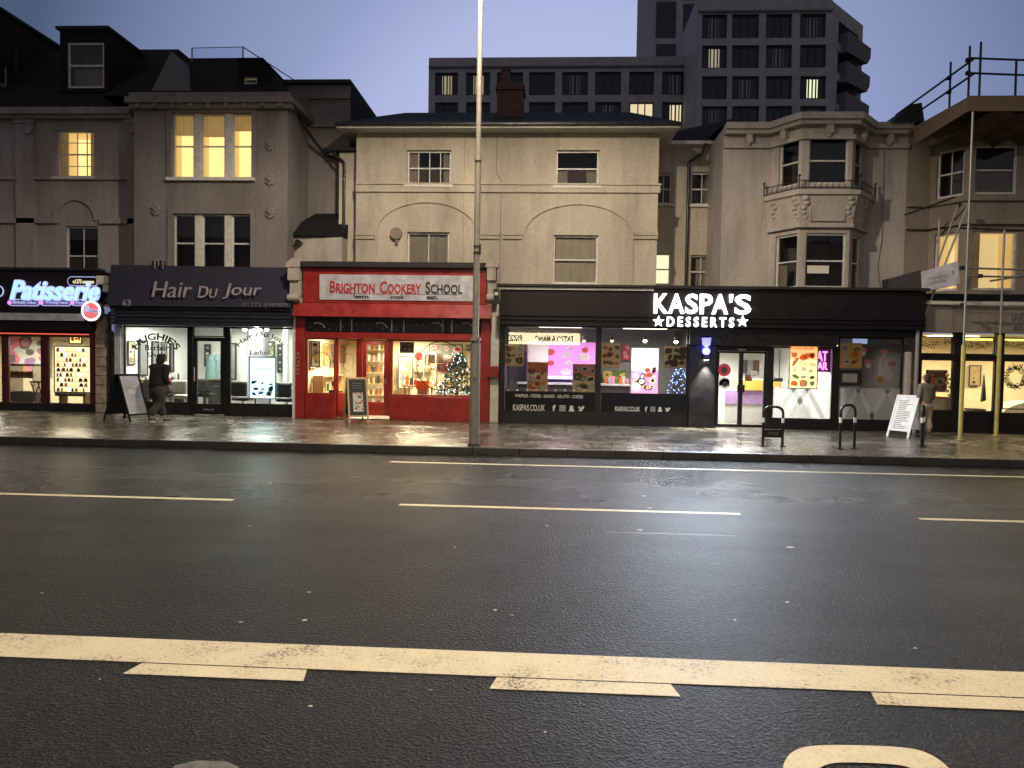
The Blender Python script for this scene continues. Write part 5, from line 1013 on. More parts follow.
framed(f, f.rect(399, 357, 412, 388, d=3.9), 3.9, 'notice board on the back wall of the cookery shop', seed=7, n=16, mats=['print_y', 'print_w', 'print_s', 'print_o']); framed(f, f.rect(430, 345, 462, 362, d=3.9), 3.9, 'wide blackboard on the back wall of the cookery shop', bg='print_s', seed=8, mats=['print_w', 'print_r'])
poster('notice', 'cream notice in top right of the cookery window', f, f.rect(465, 344, 472, 352, d=.1), .1, 'print_w', ['print_s'], 4, 2, 'notice')
Fr.dd = 1.8
for k, (x0_, x1_, mt) in enumerate(((404, 432, 'woodl'), (440, 470, 'wood'))):
    t = thing('kitchen_table', ('pale' if k == 0 else 'darker')+' wooden kitchen table inside the cookery window', 'table', tuple(f.p(g((x0_+x1_)/2, 390)[0], 1.8, Z0)))
    a, c = g(x0_, 380)[0], g(x1_, 380)[0]; b = MB(f); b.box(a, c, 1.5, 2.3, Z0+.84, Z0+.9); b.build('tabletop', M[mt], t)
    for q in (a+.05, c-.1):
        for dd in (1.55, 2.2): b = MB(f); b.box(q, q+.05, dd, dd+.05, Z0, Z0+.84); b.build('leg', M[mt], t)
Fr.dd = 0.0
for k in range(9):
    s_ = g(403+k*4.2, 380, 1.8)[0]; h = .1+.05*((k*7) % 4); mt = cols[k % 7]; b = MB(f); b.tube((s_, 1.8, Z0+.9), (s_, 1.8, Z0+.9+h), .06, .045, 10, M[mt]); b.tube((s_, 1.8, Z0+.9+h), (s_, 1.8, Z0+.93+h), .02, .02, 6, M['print_k'])
    single(b, 'kitchen_pot', 'small pot standing on the kitchen table in the cookery window', 'pot', group='pots on the kitchen table')
fl_ = Fr((f.p(.095, 0, 0).x, Y3+.15), (f.p(.095, 0, 0).x, Y3+4.2))
for k, (x0_, x1_, y0_, y1_, mt, lb_) in enumerate(((310, 315, 342, 368, 'print_w', 'tall notice nearest the glass on the cookery side wall'), (317, 322, 343, 366, 'print_l', 'cream recipe poster on the cookery side wall'), (324, 328, 344, 364, 'print_y', 'yellow recipe poster on the cookery side wall'), (330, 334, 345, 366, 'print_s', 'grey recipe poster deep on the cookery side wall'), (340, 345, 346, 362, 'print_o', 'orange recipe poster seen through the angled window'), (349, 353, 347, 365, 'print_w', 'white recipe poster seen through the angled window'))):
    poster('wall_poster', lb_, fl_, fl_.rect(x0_, y0_, x1_, y1_), -.02, mt, ['print_d', 'print_s', 'print_k', 'print_o', 'print_g'], 9, 70+k, border='wood')
lev2 = shelf_unit(fl_, fl_.hit(312, 380)[0], fl_.hit(333, 380)[0], Z0+.1, Z0+1.15, -.34, 3, 'low shelf unit along the cookery side wall')
for i, z in enumerate(lev2[:2]):
    for k in range(9):
        s_ = fl_.hit(312, 380)[0]+.15+(fl_.hit(333, 380)[0]-fl_.hit(312, 380)[0]-.3)*k/8; h = .12+.05*((k*3+i) % 4); b = MB(fl_); b.tube((s_, -.2, z), (s_, -.2, z+h), .06, .06, 8, M[cols[(k+i*3) % 7]]); single(b, 'jar', 'jar on the low shelf along the cookery side wall', 'jar', group='jars on the side wall shelf')
poster('hanging_apron_rack', 'row of orange and cream aprons behind the kitchen table', f, f.rect(414, 350, 428, 372, 4.1), 4.1, 'print_l', ['print_o', 'print_w', 'print_r'], 8, 81, 'aprons', big=.3)
poster('wall_poster', 'red and white poster behind the round window decal', f, f.rect(437, 364, 462, 372, 4.1), 4.1, 'print_r', ['print_w', 'print_s'], 6, 82)
Fr.dd = 3.5
lev = shelf_unit(f, g(423, 380)[0], g(436, 380)[0], Z0, Z0+1.9, 3.5, 5, 'narrow shelf unit behind the kitchen table', 'print_w')
Fr.dd = 0.0
Fr.dd = 1.2
single(MB(f).box(g(416, 390)[0], g(428, 390)[0], 1.2, 1.45, Z0+.9-.1, Z0+1.05, M['print_o']).box(g(417, 390)[0], g(427, 390)[0], 1.22, 1.43, Z0, Z0+.795, M['woodl']), 'display_plinth', 'orange topped display plinth beside the fairy light tree', 'plinth')
Fr.dd = 0.0
Fr.dd = 0.2
b = MB(f); s_ = g(329, 385)[0]; b.box(s_, s_+.16, .2, .3, zwb+.0, zwb+.12, M['print_k']); single(b, 'card_reader', 'small black box on the sill of the left cookery window', 'box')
Fr.dd = 0.0
# fairy-light tree
Fr.dd = 0.75
tp = g(457, 392); tr = thing('christmas_tree', 'small dark fir tree covered in white fairy lights in cookery window', 'christmas tree', tuple(f.p(tp[0], .75, Z0)))
rnd = random.Random(21); b = MB(f); b.tube((tp[0], .75, Z0), (tp[0], .75, Z0+1.5), .035, .02, 7); b.build('trunk', M['wood'], tr)
b = MB(f); zt0, zt1 = g(457, 393)[1], g(457, 353)[1]
for k in range(1500):
    h = rnd.random(); R = (.50*(1-h)+.16)*math.sqrt(rnd.random()); an = rnd.uniform(0, 6.28); x_, y_, z_ = tp[0]+R*math.cos(an), .75+R*.8*math.sin(an), zt0+(zt1-zt0)*h-R*.15
    dx, dy, dz = rnd.uniform(-.08, .08), rnd.uniform(-.05, .05), rnd.uniform(-.08, .03); b.add([(x_, y_, z_), (x_+dx, y_+dy, z_+dz), (x_+dx*.5+.03, y_+dy*.5, z_+dz*.5+.035)], [(0, 1, 2)])
b.build('foliage', M['treeg'], tr); b = MB(f)
for k in range(70):
    h = rnd.random()**1.2; R = (.50*(1-h)+.14); an = rnd.uniform(3.14, 6.28); b.ball((tp[0]+R*math.cos(an), .73+R*.8*math.sin(an), zt0+(zt1-zt0)*h), .014, n=5, k=3)
b.build('fairy_lights', M['e_fairy'], tr)
Fr.dd = 0.0

# ---------------------------------------------------------------- dark dessert parlour
Y4 = 18.75; f = Fr((PX(500, 350, Y4), Y4), (PX(918, 350, Y4), Y4)); g = f.hit; L4 = f.len
S4 = thing('dessert_parlour', 'wide black dessert shopfront under large lit white letters', 'shop', (5, Y4, 0))
zt, zfb, zwt, zvb, zwb = g(700, 290)[1], g(700, 327)[1], g(600, 336)[1], g(700, 345)[1], g(600, 414)[1]
zv2 = g(870, 337)[1]
Zg = Z0
solid(S4, f, 'fascia', 'plumb', (0, L4, -.30, .2, zfb, zt-.003), bevel=.01); solid(S4, f, 'fascia_cap', 'lead', (-.08, L4+.04, -.42, .4, zt, zt+.07), bevel=.01); solid(S4, f, 'fascia_trim', 'trim', (-.05, g(652, 290)[0], -.36, -.302, zt-.07, zt-.02))
b = MB(f)
for k, y_ in enumerate((318, 322, 327)): z = g(700, y_)[1]; b.box(0, L4, -.345+.0, -.302, z-.015, z+.02)
b.build('fascia_moulding', M['plumb'], S4); solid(S4, f, 'soffit_band', 'darkpaint', (g(688.3, 340)[0], g(834, 340)[0], -.20, .2, zvb-.0, zfb-.003), (g(834, 340)[0]+.003, L4, -.20, .2, zv2, zfb-.003)); solid(S4, f, 'roof', 'lead', (0, L4, .4, 2.6, zt-.1, zt))
segw = [(503, 597), (599, 688)]
for p, q in segw:
    glaze(S4, f, g(p, 370)[0], g(q, 370)[0], zwb, zfb-.006, 0, .05, 'darkpaint')
solid(S4, f, 'mullion', 'darkpaint', (g(597.1, 370)[0], g(598.9, 370)[0], -.04, .05, zwb, zfb-.006)); solid(S4, f, 'corner_post', 'darkpaint', (0, g(502.8, 370)[0], -.06, .2, Zg, zfb-.006), bevel=.01)
solid(S4, f, 'stall_riser', 'darkpaint', (g(503, 400)[0], g(688, 400)[0], -.06, .15, Zg, zwb-.002))
solid(S4, f, 'pilaster', 'darkpaint', (g(688.3, 370)[0], g(714.5, 370)[0], -.16, .25, Zg, zvb-.004), bevel=.02)
zp = g(600, 392.5)[1]; b = MB(f)
for p, q in segw: b.box(g(p, 400)[0]+.055, g(q, 400)[0]-.055, -.012, -.006, zwb+.052, zp)
b.build('black_window_film', M['blackm'], S4)
b = MB(f); zl = lambda x_, y_: g(x_, y_)[1]
def tx(body, x0_, x1_, y0_, y1_, mt='print_w', **kw): a, c, z0, z1 = f.rect(x0_, y0_, x1_, y1_); b.text(body, a, c, z0, z1, kw.pop('d', -.02), M[mt], depth=.002, **kw)
tx('WAFFLES - CREPES - SHAKES - GELATO - COFFEE', 515, 583, 394.6, 397.8, bold=.01); tx('KASPAS.CO.UK', 513, 545, 404.5, 410.8, bold=.02); tx('KASPAS.CO.UK', 615, 640, 406.5, 411.3, bold=.02)
def icons(x0_, y_, k):
    s_, z_ = g(x0_, y_); u = k; dd = (-.018, -.014)
    b.text('f', s_-.25*u, s_+.25*u, z_-.5*u, z_+.5*u, -.02, M['print_w'], depth=.002, bold=.05)
    s_ = g(x0_+8.5*k/.17, y_)[0]; b.bars(s_-.45*u, s_+.45*u, *dd, z_-.45*u, z_+.45*u, .1*u, M['print_w']); b.ring(s_, z_, .16*u, .27*u, *dd, n=12, mat=M['print_w'])
    s_ = g(x0_+17.5*k/.17, y_)[0]; b.prism([(s_-.5*u, z_-.4*u), (s_-.28*u, z_-.1*u), (s_-.3*u, z_+.2*u), (s_-.15*u, z_+.45*u), (s_+.15*u, z_+.45*u), (s_+.3*u, z_+.2*u), (s_+.28*u, z_-.1*u), (s_+.5*u, z_-.4*u), (s_, z_-.5*u)], *dd, M['print_w'])
    s_ = g(x0_+27*k/.17, y_)[0]; b.prism([(s_-.5*u, z_-.35*u), (s_-.1*u, z_-.2*u), (s_-.45*u, z_+.1*u), (s_-.4*u, z_+.4*u), (s_, z_+.1*u), (s_+.15*u, z_+.4*u), (s_+.4*u, z_+.38*u), (s_+.55*u, z_+.25*u), (s_+.35*u, z_-.1*u), (s_+.05*u, z_-.45*u)], *dd, M['print_w'])
icons(554, 408, .17); icons(646, 409, .135)
for k in range(9): s_, z_ = g(508+k*9.5, 390.2); b.disc(s_, z_, .035, -.018, -.014, 3, M['print_w'])
b.build('window_lettering', None, S4)
# lit sign
LS = thing('illuminated_letters', 'large glowing white two-line shop name on black fascia', 'sign', tuple(f.p(g(702, 310)[0], -.35, g(702, 328)[1])))
tilt = lambda x_, y_: g(x_, y_)
b = MB(f); a, c, z0, z1 = f.rect(654, 294, 751, 314, -.38)
w_ = (c-a); parts = [('K', 0, .145), ('A', .150, .29), ('S', .300, .415), ('P', .435, .545), ('A', .550, .69), ("'", .705, .745), ('S', .76, .90)]
parts = [('K', 0, .150), ('A', .150, .315), ('S', .325, .455), ('P', .475, .605), ('A', .600, .765), ("'", .775, .815), ('S', .835, 1.0)]
for ch, t0, t1 in parts:
    if ch == "'": b.prism([(a+w_*t0, z1), (a+w_*t1, z1), (a+w_*(t1-.01), z1-.2), (a+w_*(t0+.005), z1-.22)], -.42, -.36, M['e_white'])
    else: b.text(ch, a+w_*t0, a+w_*t1, z0, z1, -.38, M['e_white'], depth=.03, bold=.022)
b.build('large_lettering', None, LS)
b = MB(f); a, c, z0, z1 = f.rect(667, 317, 734, 327, -.38); b.text('D E S S E R T S', a, c, z0, z1, -.38, M['e_white'], depth=.03, bold=.022); b.build('small_lettering', None, LS)
for x_ in (658.5, 742.5):
    s_, z_ = g(x_, 321.5, -.38); b = MB(f); b.prism([(s_+(.15 if i % 2 == 0 else .066)*math.sin(i*math.pi/5), z_+(.15 if i % 2 == 0 else .066)*math.cos(i*math.pi/5)) for i in range(10)], -.41, -.36); b.build('star', M['e_white'], LS)
area('sign_glow', LS, f.p(g(702, 310)[0], -.75, g(702, 310)[1]), 2.4, 480, (.70, .82, 1), rot=(rad(-60), 0, 0), sy=.7, spread=180)
# wall lamps on the pillar
wl_ = thing('wall_lamp', 'small black downlight casting a white cone on the black pillar', 'wall lamp', tuple(f.p(g(704.5, 361)[0], -.2, g(704, 361)[1]))); s_, z_ = g(704.5, 358.5)
b = MB(f); b.box(s_-.07, s_+.07, -.3, -.165, z_-.03, z_+.1); b.build('lamp_body', M['black'], wl_, .01); b = MB(f); b.box(s_-.05, s_+.05, -.28, -.18, z_-.042, z_-.033); b.build('lens', M['e_spot'], wl_)
l = bpy.data.lights.new('downlight', 'SPOT'); l.energy = 650; l.color = (1, .97, .82); l.spot_size = rad(70); l.spot_blend = .8; l.shadow_soft_size = .03
o = bpy.data.objects.new('downlight', l); COL.objects.link(o); o.parent = wl_; o.location = f.p(s_, -.27, z_-.06)-ORG[wl_]
bl = thing('blue_wall_lamp', 'glowing blue emblem lamp above the pillar downlight', 'wall lamp', tuple(f.p(g(704.5, 352)[0], -.2, g(704, 354)[1]))); s_, z_ = g(704.5, 343)
b = MB(f); b.box(s_-.13, s_+.13, -.2, -.165, z_-.32, z_+.17); b.build('back_plate', M['black'], bl); b = MB(f); b.prism([(s_-.12, z_+.13), (s_+.12, z_+.13), (s_+.10, z_-.05), (s_, z_-.13), (s_-.10, z_-.05)], -.24, -.202, M['e_plate']); b.disc(s_, z_-.22, .1, -.25, -.202, 14, M['e_bluel']); b.build('lamp_face', None, bl)
l = bpy.data.lights.new('blue_glow', 'POINT'); l.energy = 9; l.color = (.04, .06, 1); l.shadow_soft_size = .08
o = bpy.data.objects.new('blue_glow', l); COL.objects.link(o); o.parent = bl; o.location = f.p(s_, -.38, z_-.1)-ORG[bl]
# doors
zdt = g(740, 351)[1]; solid(S4, f, 'door_frame', 'darkpaint', (g(714.6, 380)[0], g(716.3, 380)[0], -.05, .1, Zg, zvb-.004), (g(766, 380)[0], g(771, 380)[0], -.05, .1, Zg, zvb-.004), (g(716.4, 380)[0], g(765.9, 380)[0], -.05, .1, zdt, zvb-.004))
for p, q, hx in ((716.6, 740.4, 738), (740.6, 765.6, 743)):
    dr = glaze(S4, f, g(p, 385)[0], g(q, 385)[0], Zg+.02, zdt-.005, .02, .055, 'darkpaint', name='door', wb=.08); s_ = g(hx, 385)[0]; b = MB(f); b.box(s_-.03, s_+.03, -.06, -.015, Zg+.95, Zg+1.15); b.build('door_handle', M['black'], dr)
b = MB(f); b.box(g(737, 352)[0], g(745, 352)[0], -.09, -.055, zdt+.02, zdt+.05); b.build('door_closer', M['alu'], S4)
# right windows
zw2 = g(800, 420)[1]
for p, q in ((771.3, 833), (837, 902)):
    glaze(S4, f, g(p, 380)[0], g(q, 380)[0], zw2, (zvb if p < 800 else zv2)-.004, 0, .045, 'darkpaint')
solid(S4, f, 'mullion', 'darkpaint', (g(833.2, 380)[0], g(836.8, 380)[0], -.04, .06, zw2, zvb-.004)); solid(S4, f, 'stall_riser', 'darkpaint', (g(771.3, 400)[0], L4-.0, -.05, .12, Zg, zw2-.002))
zf_ = g(800, 387)[1]; b = MB(f)
for p, q in ((771.3, 833), (837, 902)): b.add([(g(p, 400)[0]+.05, -.008, zw2+.05), (g(q, 400)[0]-.05, -.008, zw2+.05), (g(q, 400)[0]-.05, -.008, zf_), (g(p, 400)[0]+.05, -.008, zf_)], [(0, 1, 2, 3)])
b.build('frosted_film', M['frost'], S4)
b = MB(f)
for p in (778, 792, 843, 872):
    for sgn in (1, -1):
        a = g(p+12+sgn*0, 400)[0]; w2_ = .14; h_ = zf_-zw2-.1; s0_ = a if sgn > 0 else a
        b.add([(s0_, -.014, zf_-.03), (s0_+w2_, -.014, zf_-.03), (s0_+w2_+sgn*.42, -.014, zw2+.06), (s0_+sgn*.42, -.014, zw2+.06)], [(0, 1, 2, 3)])
b.build('film_pattern', M['frostl'], S4)
solid(S4, f, 'stone_pilaster', 'ivory', (g(904, 370)[0], g(909, 370)[0], -.12, .12, zw2, zvb-.1), bevel=.02)
b = MB(f); s_ = g(912, 370)[0]; b.path([(s_+.1, -.1, zt-.15), (s_+.12, -.2, zt-.6), (s_, -.22, zt-.9), (s_, -.22, Zg)], .05, mat=M['grey_dk']); b.build('downpipe', None, S4)
# interior
shell(S4, f, .05, g(702, 380)[0]-.1, .16, 3.6, Zg-.003, zfb+.02, 'darkroom', 'floor', 'print_s', back='print_s'); shell(S4, f, g(702, 380)[0]-.09, g(835, 380)[0], .16, 4.6, Zg-.003, zvb+.1, 'shopwhite', 'shopwhite', 'shopwhite'); shell(S4, f, g(835, 380)[0]+.01, L4-.15, .16, 3.0, Zg-.003, zvb+.1, 'print_s', 'floor', 'print_s')
clight(S4, f, g(740, 380)[0], 1.6, zvb+.09, 1.2, .8, 210, (1, .97, .9), 'e_tube'); clight(S4, f, g(800, 380)[0], 1.6, zvb+.09, 1.0, .6, 22, (1, .95, .85), 'e_tube'); clight(S4, f, g(650, 380)[0], 1.2, zfb+.01, 1.2, .3, 60, (1, .9, .75), 'e_tubed'); clight(S4, f, g(560, 380)[0], 1.0, zfb+.01, 1.2, .3, 48, (1, .8, .85), 'e_tubed'); clight(S4, f, g(870, 380)[0], 1.4, zvb+.09, .6, .3, 7, (1, .85, .7), 'e_tubed')
# magenta feature wall with white swirl shapes; the panel emits its glow itself
fw = thing('feature_wall', 'self-glowing magenta wall with white swirl shapes behind left dessert window', 'feature wall', tuple(f.p(g(562, 390)[0], 2.6, Zg)))
a, c, z0, z1 = f.rect(526, 342, 594, 376); w26 = lambda x_, y_: g(552+(x_-552)*1.0, y_)
Yw = Y4+2.6; fb_ = Fr((f.o.x, Yw), (f.o.x+1, Yw)); gw = fb_.hit
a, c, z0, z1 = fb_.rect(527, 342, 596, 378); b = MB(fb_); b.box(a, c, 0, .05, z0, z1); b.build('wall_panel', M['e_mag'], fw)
b = MB(fb_)
for cx1, cy1, r1 in ((566, 372, .2), (569, 363, .14), (566, 355, .16), (570, 348, .10), (584, 357, .22), (588, 367, .2), (595, 372, .12)):
    s_, z_ = gw(cx1, cy1); b.disc(s_, z_, r1*.85, -.012, -.004, 14, M['print_w'], rz=r1*.55)
for cx1, cy1, r1 in ((551, 352, .12), (551, 363, .1), (585, 350, .1)): s_, z_ = gw(cx1, cy1); b.disc(s_, z_, r1, -.022, -.014, 10, M['signred'], rz=r1*.8)
b.build('swirl_shapes', None, fw); b = MB(fb_); a2, c2_, z2_, z3_ = fb_.rect(536, 376, 597, 379); b.box(a2, c2_, -.2, .0, z2_, z3_); b.build('light_strip', M['e_vio'], fw)
a, c, z0, z1 = fb_.rect(528, 343, 548, 375); b = MB(fb_); b.box(a, c, -.06, -.03, z0, z1); b.build('pale_panel', M['e_scrc'] if False else M['shopwhite'], fw)
t = thing('dessert_counter', 'dark counter with a violet glow behind the left dessert window', 'counter', tuple(f.p(g(562, 400)[0], 1.9, Zg)))
Fr.dd = 1.8
a, c = g(518, 390)[0], g(640, 390)[0]; b = MB(f); b.box(a, c, 1.7, 2.3, Zg, Zg+1.0); b.build('counter_body', M['print_k'], t); b = MB(f); b.box(a-.03, c+.03, 1.66, 2.34, Zg+1.002, Zg+1.05); b.build('worktop', M['signgrey'], t)
Fr.dd = 0.0
for k in range(8):
    s_ = g(606+k*3.5, 380, 1.9)[0]; b = MB(f); b.tube((s_, 1.9, Zg+1.05), (s_, 1.9, Zg+1.2+.04*(k % 3)), .045, .06, 8, M[['print_o', 'print_w', 'pink', 'print_g'][k % 4]]); single(b, 'dessert_glass', 'dessert glass on the counter behind the centre dessert window', 'glass', group='dessert glasses on the counter')
for k, (x_, y_) in enumerate(((536, 340), (560, 340), (584, 341), (612, 341), (645, 341), (676, 342))):
    s_, z_ = g(x_, y_, .5); b = MB(f); b.tube((s_, .5, z_+.03), (s_, .5, z_+.14), .05, .04, 10, M['print_k']); b.disc(s_, z_+.0, .045, .46, .54, 10, M['e_spot'] if k in (4, 5) else M['e_scrcr']); single(b, 'ceiling_spotlight', 'small spotlight under the ceiling of the dessert window', 'spotlight', group='spotlights in the dessert windows')
for k, x_ in enumerate((610, 622, 634)):
    s_ = g(x_, 400, 1.0)[0]; t = thing('bar_stool', 'dark bar stool at the dessert counter', 'stool', tuple(f.p(s_, 1.0, Zg)), 'bar stools at the dessert counter'); b = MB(f); b.tube((s_, 1.0, Zg), (s_, 1.0, Zg+.72), .02, .02, 6); b.tube((s_, 1.0, Zg), (s_, 1.0, Zg+.03), .18, .18, 12); b.build('base', M['alu'], t); b = MB(f); b.tube((s_, 1.0, Zg+.72), (s_, 1.0, Zg+.78), .17, .17, 14); b.build('seat', M['pink'], t)
poster('wall_poster', 'green and red leafy mural panel behind the dessert glasses', f, f.rect(602, 370, 626, 391, 3.4), 3.4, 'print_g', ['print_y', 'print_g', 'print_r'], 10, 91); poster('wall_poster', 'dark red panel high on the dessert shop back wall', f, f.rect(622, 345, 630, 360, 3.4), 3.4, 'print_r', ['print_p', 'print_w'], 4, 92)
# window posters
fm = ['print_d', 'print_o', 'print_r', 'print_y', 'print_w']
poster('food_poster', 'beige waffle poster in top left corner of left dessert window', f, f.rect(504.5, 344, 524, 366, d=.04), .04, 'print_l', ['print_d', 'print_g', 'print_w', 'print_o'], 16, 11)
poster('food_poster', 'orange topped food poster low in the left dessert window', f, f.rect(527, 362, 548, 392, d=.04), .04, 'print_l', fm, 18, 12, band=('print_o', .66, 1), text=[('SPECIAL', 'print_w')])
poster('food_poster', 'pink topped poster with green sprig in left dessert window', f, f.rect(572.5, 364, 596, 392.5, d=.04), .04, 'print_l', ['print_g', 'print_w', 'print_g', 'print_k'], 14, 13, band=('print_p', .6, 1))
poster('food_poster', 'square beige milkshake poster left of the tall lit menu', f, f.rect(600.5, 343, 620, 368, d=.04), .04, 'print_l', ['print_d', 'print_d', 'print_o', 'print_g'], 15, 14)
poster('food_poster', 'square beige crepe poster right of the tall lit menu', f, f.rect(664, 346, 687.5, 368, d=.04), .04, 'print_l', ['print_d', 'print_d', 'print_k'], 12, 15)
LM = f.rect(631.5, 348.5, 658, 394, .1)
poster('lit_menu_lightbox', 'tall white and pink lit dessert menu in centre window', f, LM, .10, 'e_scr', [], 0, 1, 'lightbox', band=('e_scrp', 0, .52), border='alu')
b = MB(f); a, c, z0, z1 = LM; 
prints(b, f, a+.05, c-.05, z0+.1, z0+(z1-z0)*.6, .095, ['e_scr', 'print_o', 'e_scr', 'print_d', 'e_scrcr', 'print_y'], 26, 5, .17); b.text('desserts', a+.12, c-.12, z1-.01-.12, z1-.06, .09, M['print_s'], depth=.001) if False else None
b.disc(a+.14, z0+.2, .1, .066, .07, 14, M['e_scr']); ob = b.build('printed_panel', None, bpy.data.objects['lit_menu_lightbox'])
poster('lit_menu_lightbox', 'tall orange and yellow lit menu right of the dessert doors', f, f.rect(790, 342.5, 817, 388, d=-.03), -.03, 'e_scro', ['print_w', 'e_scry', 'print_o', 'print_w', 'print_d', 'print_g'], 26, 16, 'lightbox', band=('e_scry', 0, .62), border='alu', text=[('sundaes', 'print_w')], big=.15)
poster('food_poster', 'yellow sundae poster in the rightmost dessert window', f, f.rect(840, 343, 862, 368, d=.04), .04, 'print_y', ['print_d', 'print_o', 'print_w'], 10, 17)
for k in range(3):
    a, c, z0, z1 = f.rect(621+k*0, 348, 627, 356); 
b = MB(f); 
poster('wall_poster', 'grey photo board behind the window left of the orange lit menu', f, f.rect(779, 350, 790, 386, 4.4), 4.4, 'print_s', ['print_w', 'print_b', 'print_k', 'print_w'], 10, 95)
poster('wall_poster', 'added grey panel low behind the neon lettering', f, f.rect(818, 373, 832, 386, 4.4), 4.4, 'print_s', ['print_w', 'print_k'], 6, 96)  # grey panel added to darken the white back wall
a, c, z0, z1 = f.rect(816.5, 348.5, 832.5, 372, .34); single(MB(f).box(a, c, .34, .37, z0, z1), 'added_backing_board', 'added black board behind the pink neon lettering', 'board', M['print_k'])  # black board added so the neon stands out from the bright room
ne = thing('neon_sign', 'pink neon lettering beside the orange lit menu', 'neon sign', tuple(f.p(g(824, 368)[0], .3, g(824, 370)[1]))); a, c, z0, z1 = f.rect(818, 351, 832, 361); b.text('EAT', a, c, z0, z1, .3, None, depth=.012, bold=.012); a, c, z0, z1 = f.rect(818, 362, 832, 370); b.text('BAR', a, c, z0, z1, .3, None, depth=.012, bold=.012); b.build('neon_lettering', M['e_pink'], ne)
for k, (x_, y_, r, lb_) in enumerate(((724, 370, .17, 'upper'), (724.5, 384, .15, 'lower'))):
    s_, z_ = g(x_, y_); b = MB(f); b.disc(s_, z_, r, -.03, -.022, 18, M['signred' if k == 0 else 'print_w']); b.disc(s_, z_, r*.5, -.036, -.031, 14, M['print_k']); b.box(s_-.14, s_+.14, -.03, -.022, z_-r-.24, z_-r-.01, M['print_w']) if k == 0 else None
    single(b, 'door_sticker', lb_+' round sticker on the left dessert door', 'sticker')
poster('notice', 'pale square notice on the right dessert door', f, f.rect(751, 371, 757, 378, d=-.03), -.03, 'print_w', ['print_s'], 5, 3, 'notice'); poster('notice', 'brown tilted card on the right dessert door', f, f.rect(745, 375, 752, 381, d=-.028), -.028, 'print_d', ['print_o'], 2, 3, 'notice')
Fr.dd = 1.8
t = thing('serving_counter', 'pale cream topped serving counter seen through the dessert doors', 'counter', tuple(f.p(g(750, 400)[0], 1.8, Zg))); a, c = g(716, 395)[0], g(778, 395)[0]
Fr.dd = 0.0
b = MB(f); b.box(a+.2, c, 1.6, 2.3, Zg, Zg+.95); b.build('counter_body', M['shopwhite'], t); b = MB(f); b.box(a+.2, c, 1.585, 1.598, Zg+.55, Zg+.93); b.build('counter_panel', M['mauve'], t); b = MB(f); b.box(a+.6, c, 1.55, 2.3, Zg+.952, Zg+1.25); b.build('display_case', M['print_y'], t)
for k in range(4): a = g(742+k*6, 350, 4.3)[0]; single(MB(f).box(a, a+.18, 4.3, 4.55, zvb-.75-.1*(k % 2), zvb-.35, M[['print_k', 'print_s', 'print_d', 'print_w'][k]]), 'wall_menu', ['black', 'grey', 'brown', 'white'][k]+' hanging menu panel at the back of the dessert shop', 'menu panel')
# blue fairy tree
Fr.dd = 0.6
tp = g(677, 396); tr = thing('christmas_tree', 'dark tree wound with blue fairy lights in the dessert window', 'christmas tree', tuple(f.p(tp[0], .6, Zg))); rnd = random.Random(5)
b = MB(f); b.tube((tp[0], .6, Zg), (tp[0], .6, Zg+1.6), .03, .02, 7); b.build('trunk', M['wood'], tr); b = MB(f); b2 = MB(f); zt0, zt1 = g(677, 400)[1], g(680, 362)[1]
for k in range(420):
    h = rnd.random(); R = (.36*(1-h)+.05)*math.sqrt(rnd.random()); an = rnd.uniform(0, 6.28); x_, y_, z_ = tp[0]+.05*h+R*math.cos(an), .6+R*.8*math.sin(an), zt0+(zt1-zt0)*h
    dx, dz = rnd.uniform(-.07, .07), rnd.uniform(-.07, .03); b.add([(x_, y_, z_), (x_+dx, y_+.02, z_+dz), (x_+dx*.5+.012, y_, z_+dz*.5+.016)], [(0, 1, 2)])
for k in range(80): h = rnd.random(); R = .34*(1-h)+.05; an = rnd.uniform(3.14, 6.28); b2.ball((tp[0]+.05*h+R*math.cos(an), .6+R*.8*math.sin(an), zt0+(zt1-zt0)*h), .013, n=5, k=3)
b.build('foliage', M['treeg'], tr); b2.build('fairy_lights', M['e_fairyb'], tr)
Fr.dd = 0.0
for k, (x_, y_) in enumerate(((864, 350), (869, 362), (893, 364), (885, 352))):
    s_, z_ = g(x_, y_); b = MB(f); b.disc(s_, z_, .11, .05, .056, 12, M['print_p'], rz=.08); b.prism([(s_-.07, z_-.04), (s_+.07, z_-.04), (s_+.05, z_-.16), (s_-.05, z_-.16)], .044, .049, M['print_w']); single(b, 'cupcake_sticker', 'pink cupcake sticker in the rightmost dessert window', 'sticker', group='cupcake stickers on the dessert window')
Fr.dd = 0.3
t = thing('window_shelf', 'dark shelf frame across the rightmost dessert window', 'shelf', tuple(f.p(g(868, 385)[0], .3, g(868, 385)[1]))); a, c, z0, z1 = f.rect(839, 370, 862, 386); b = MB(f); b.bars(a, c, .3, .36, z0, z1, .09); b.build('frame', M['print_k'], t); b = MB(f); b.box(a+.1, c-.1, .36, .38, z0+.1, z1-.1); b.build('panel', M['print_w'], t)
Fr.dd = 0.0
Fr.dd = 0.25
s_, z_ = g(882, 376); single(MB(f).box(s_-.06, s_+.06, .2, .3, z_, z_+.5, M['print_w']).ball((s_-.05, .25, z_-.08), .1, M['print_y']), 'hanging_decoration', 'white and yellow hanging decoration in the rightmost dessert window', 'decoration')
Fr.dd = 0.0
single(MB(f).tube((g(781, 378)[0]-.15, .2, g(781, 380)[1]), (g(781, 378)[0]+.1, .2, g(781, 380)[1]), .05, .05, 10, M['print_k']).ball((g(781, 378)[0]-.18, .15, g(781, 378)[1]), .07, M['print_w']), 'security_camera', 'small black and white camera behind the window right of the doors', 'camera')
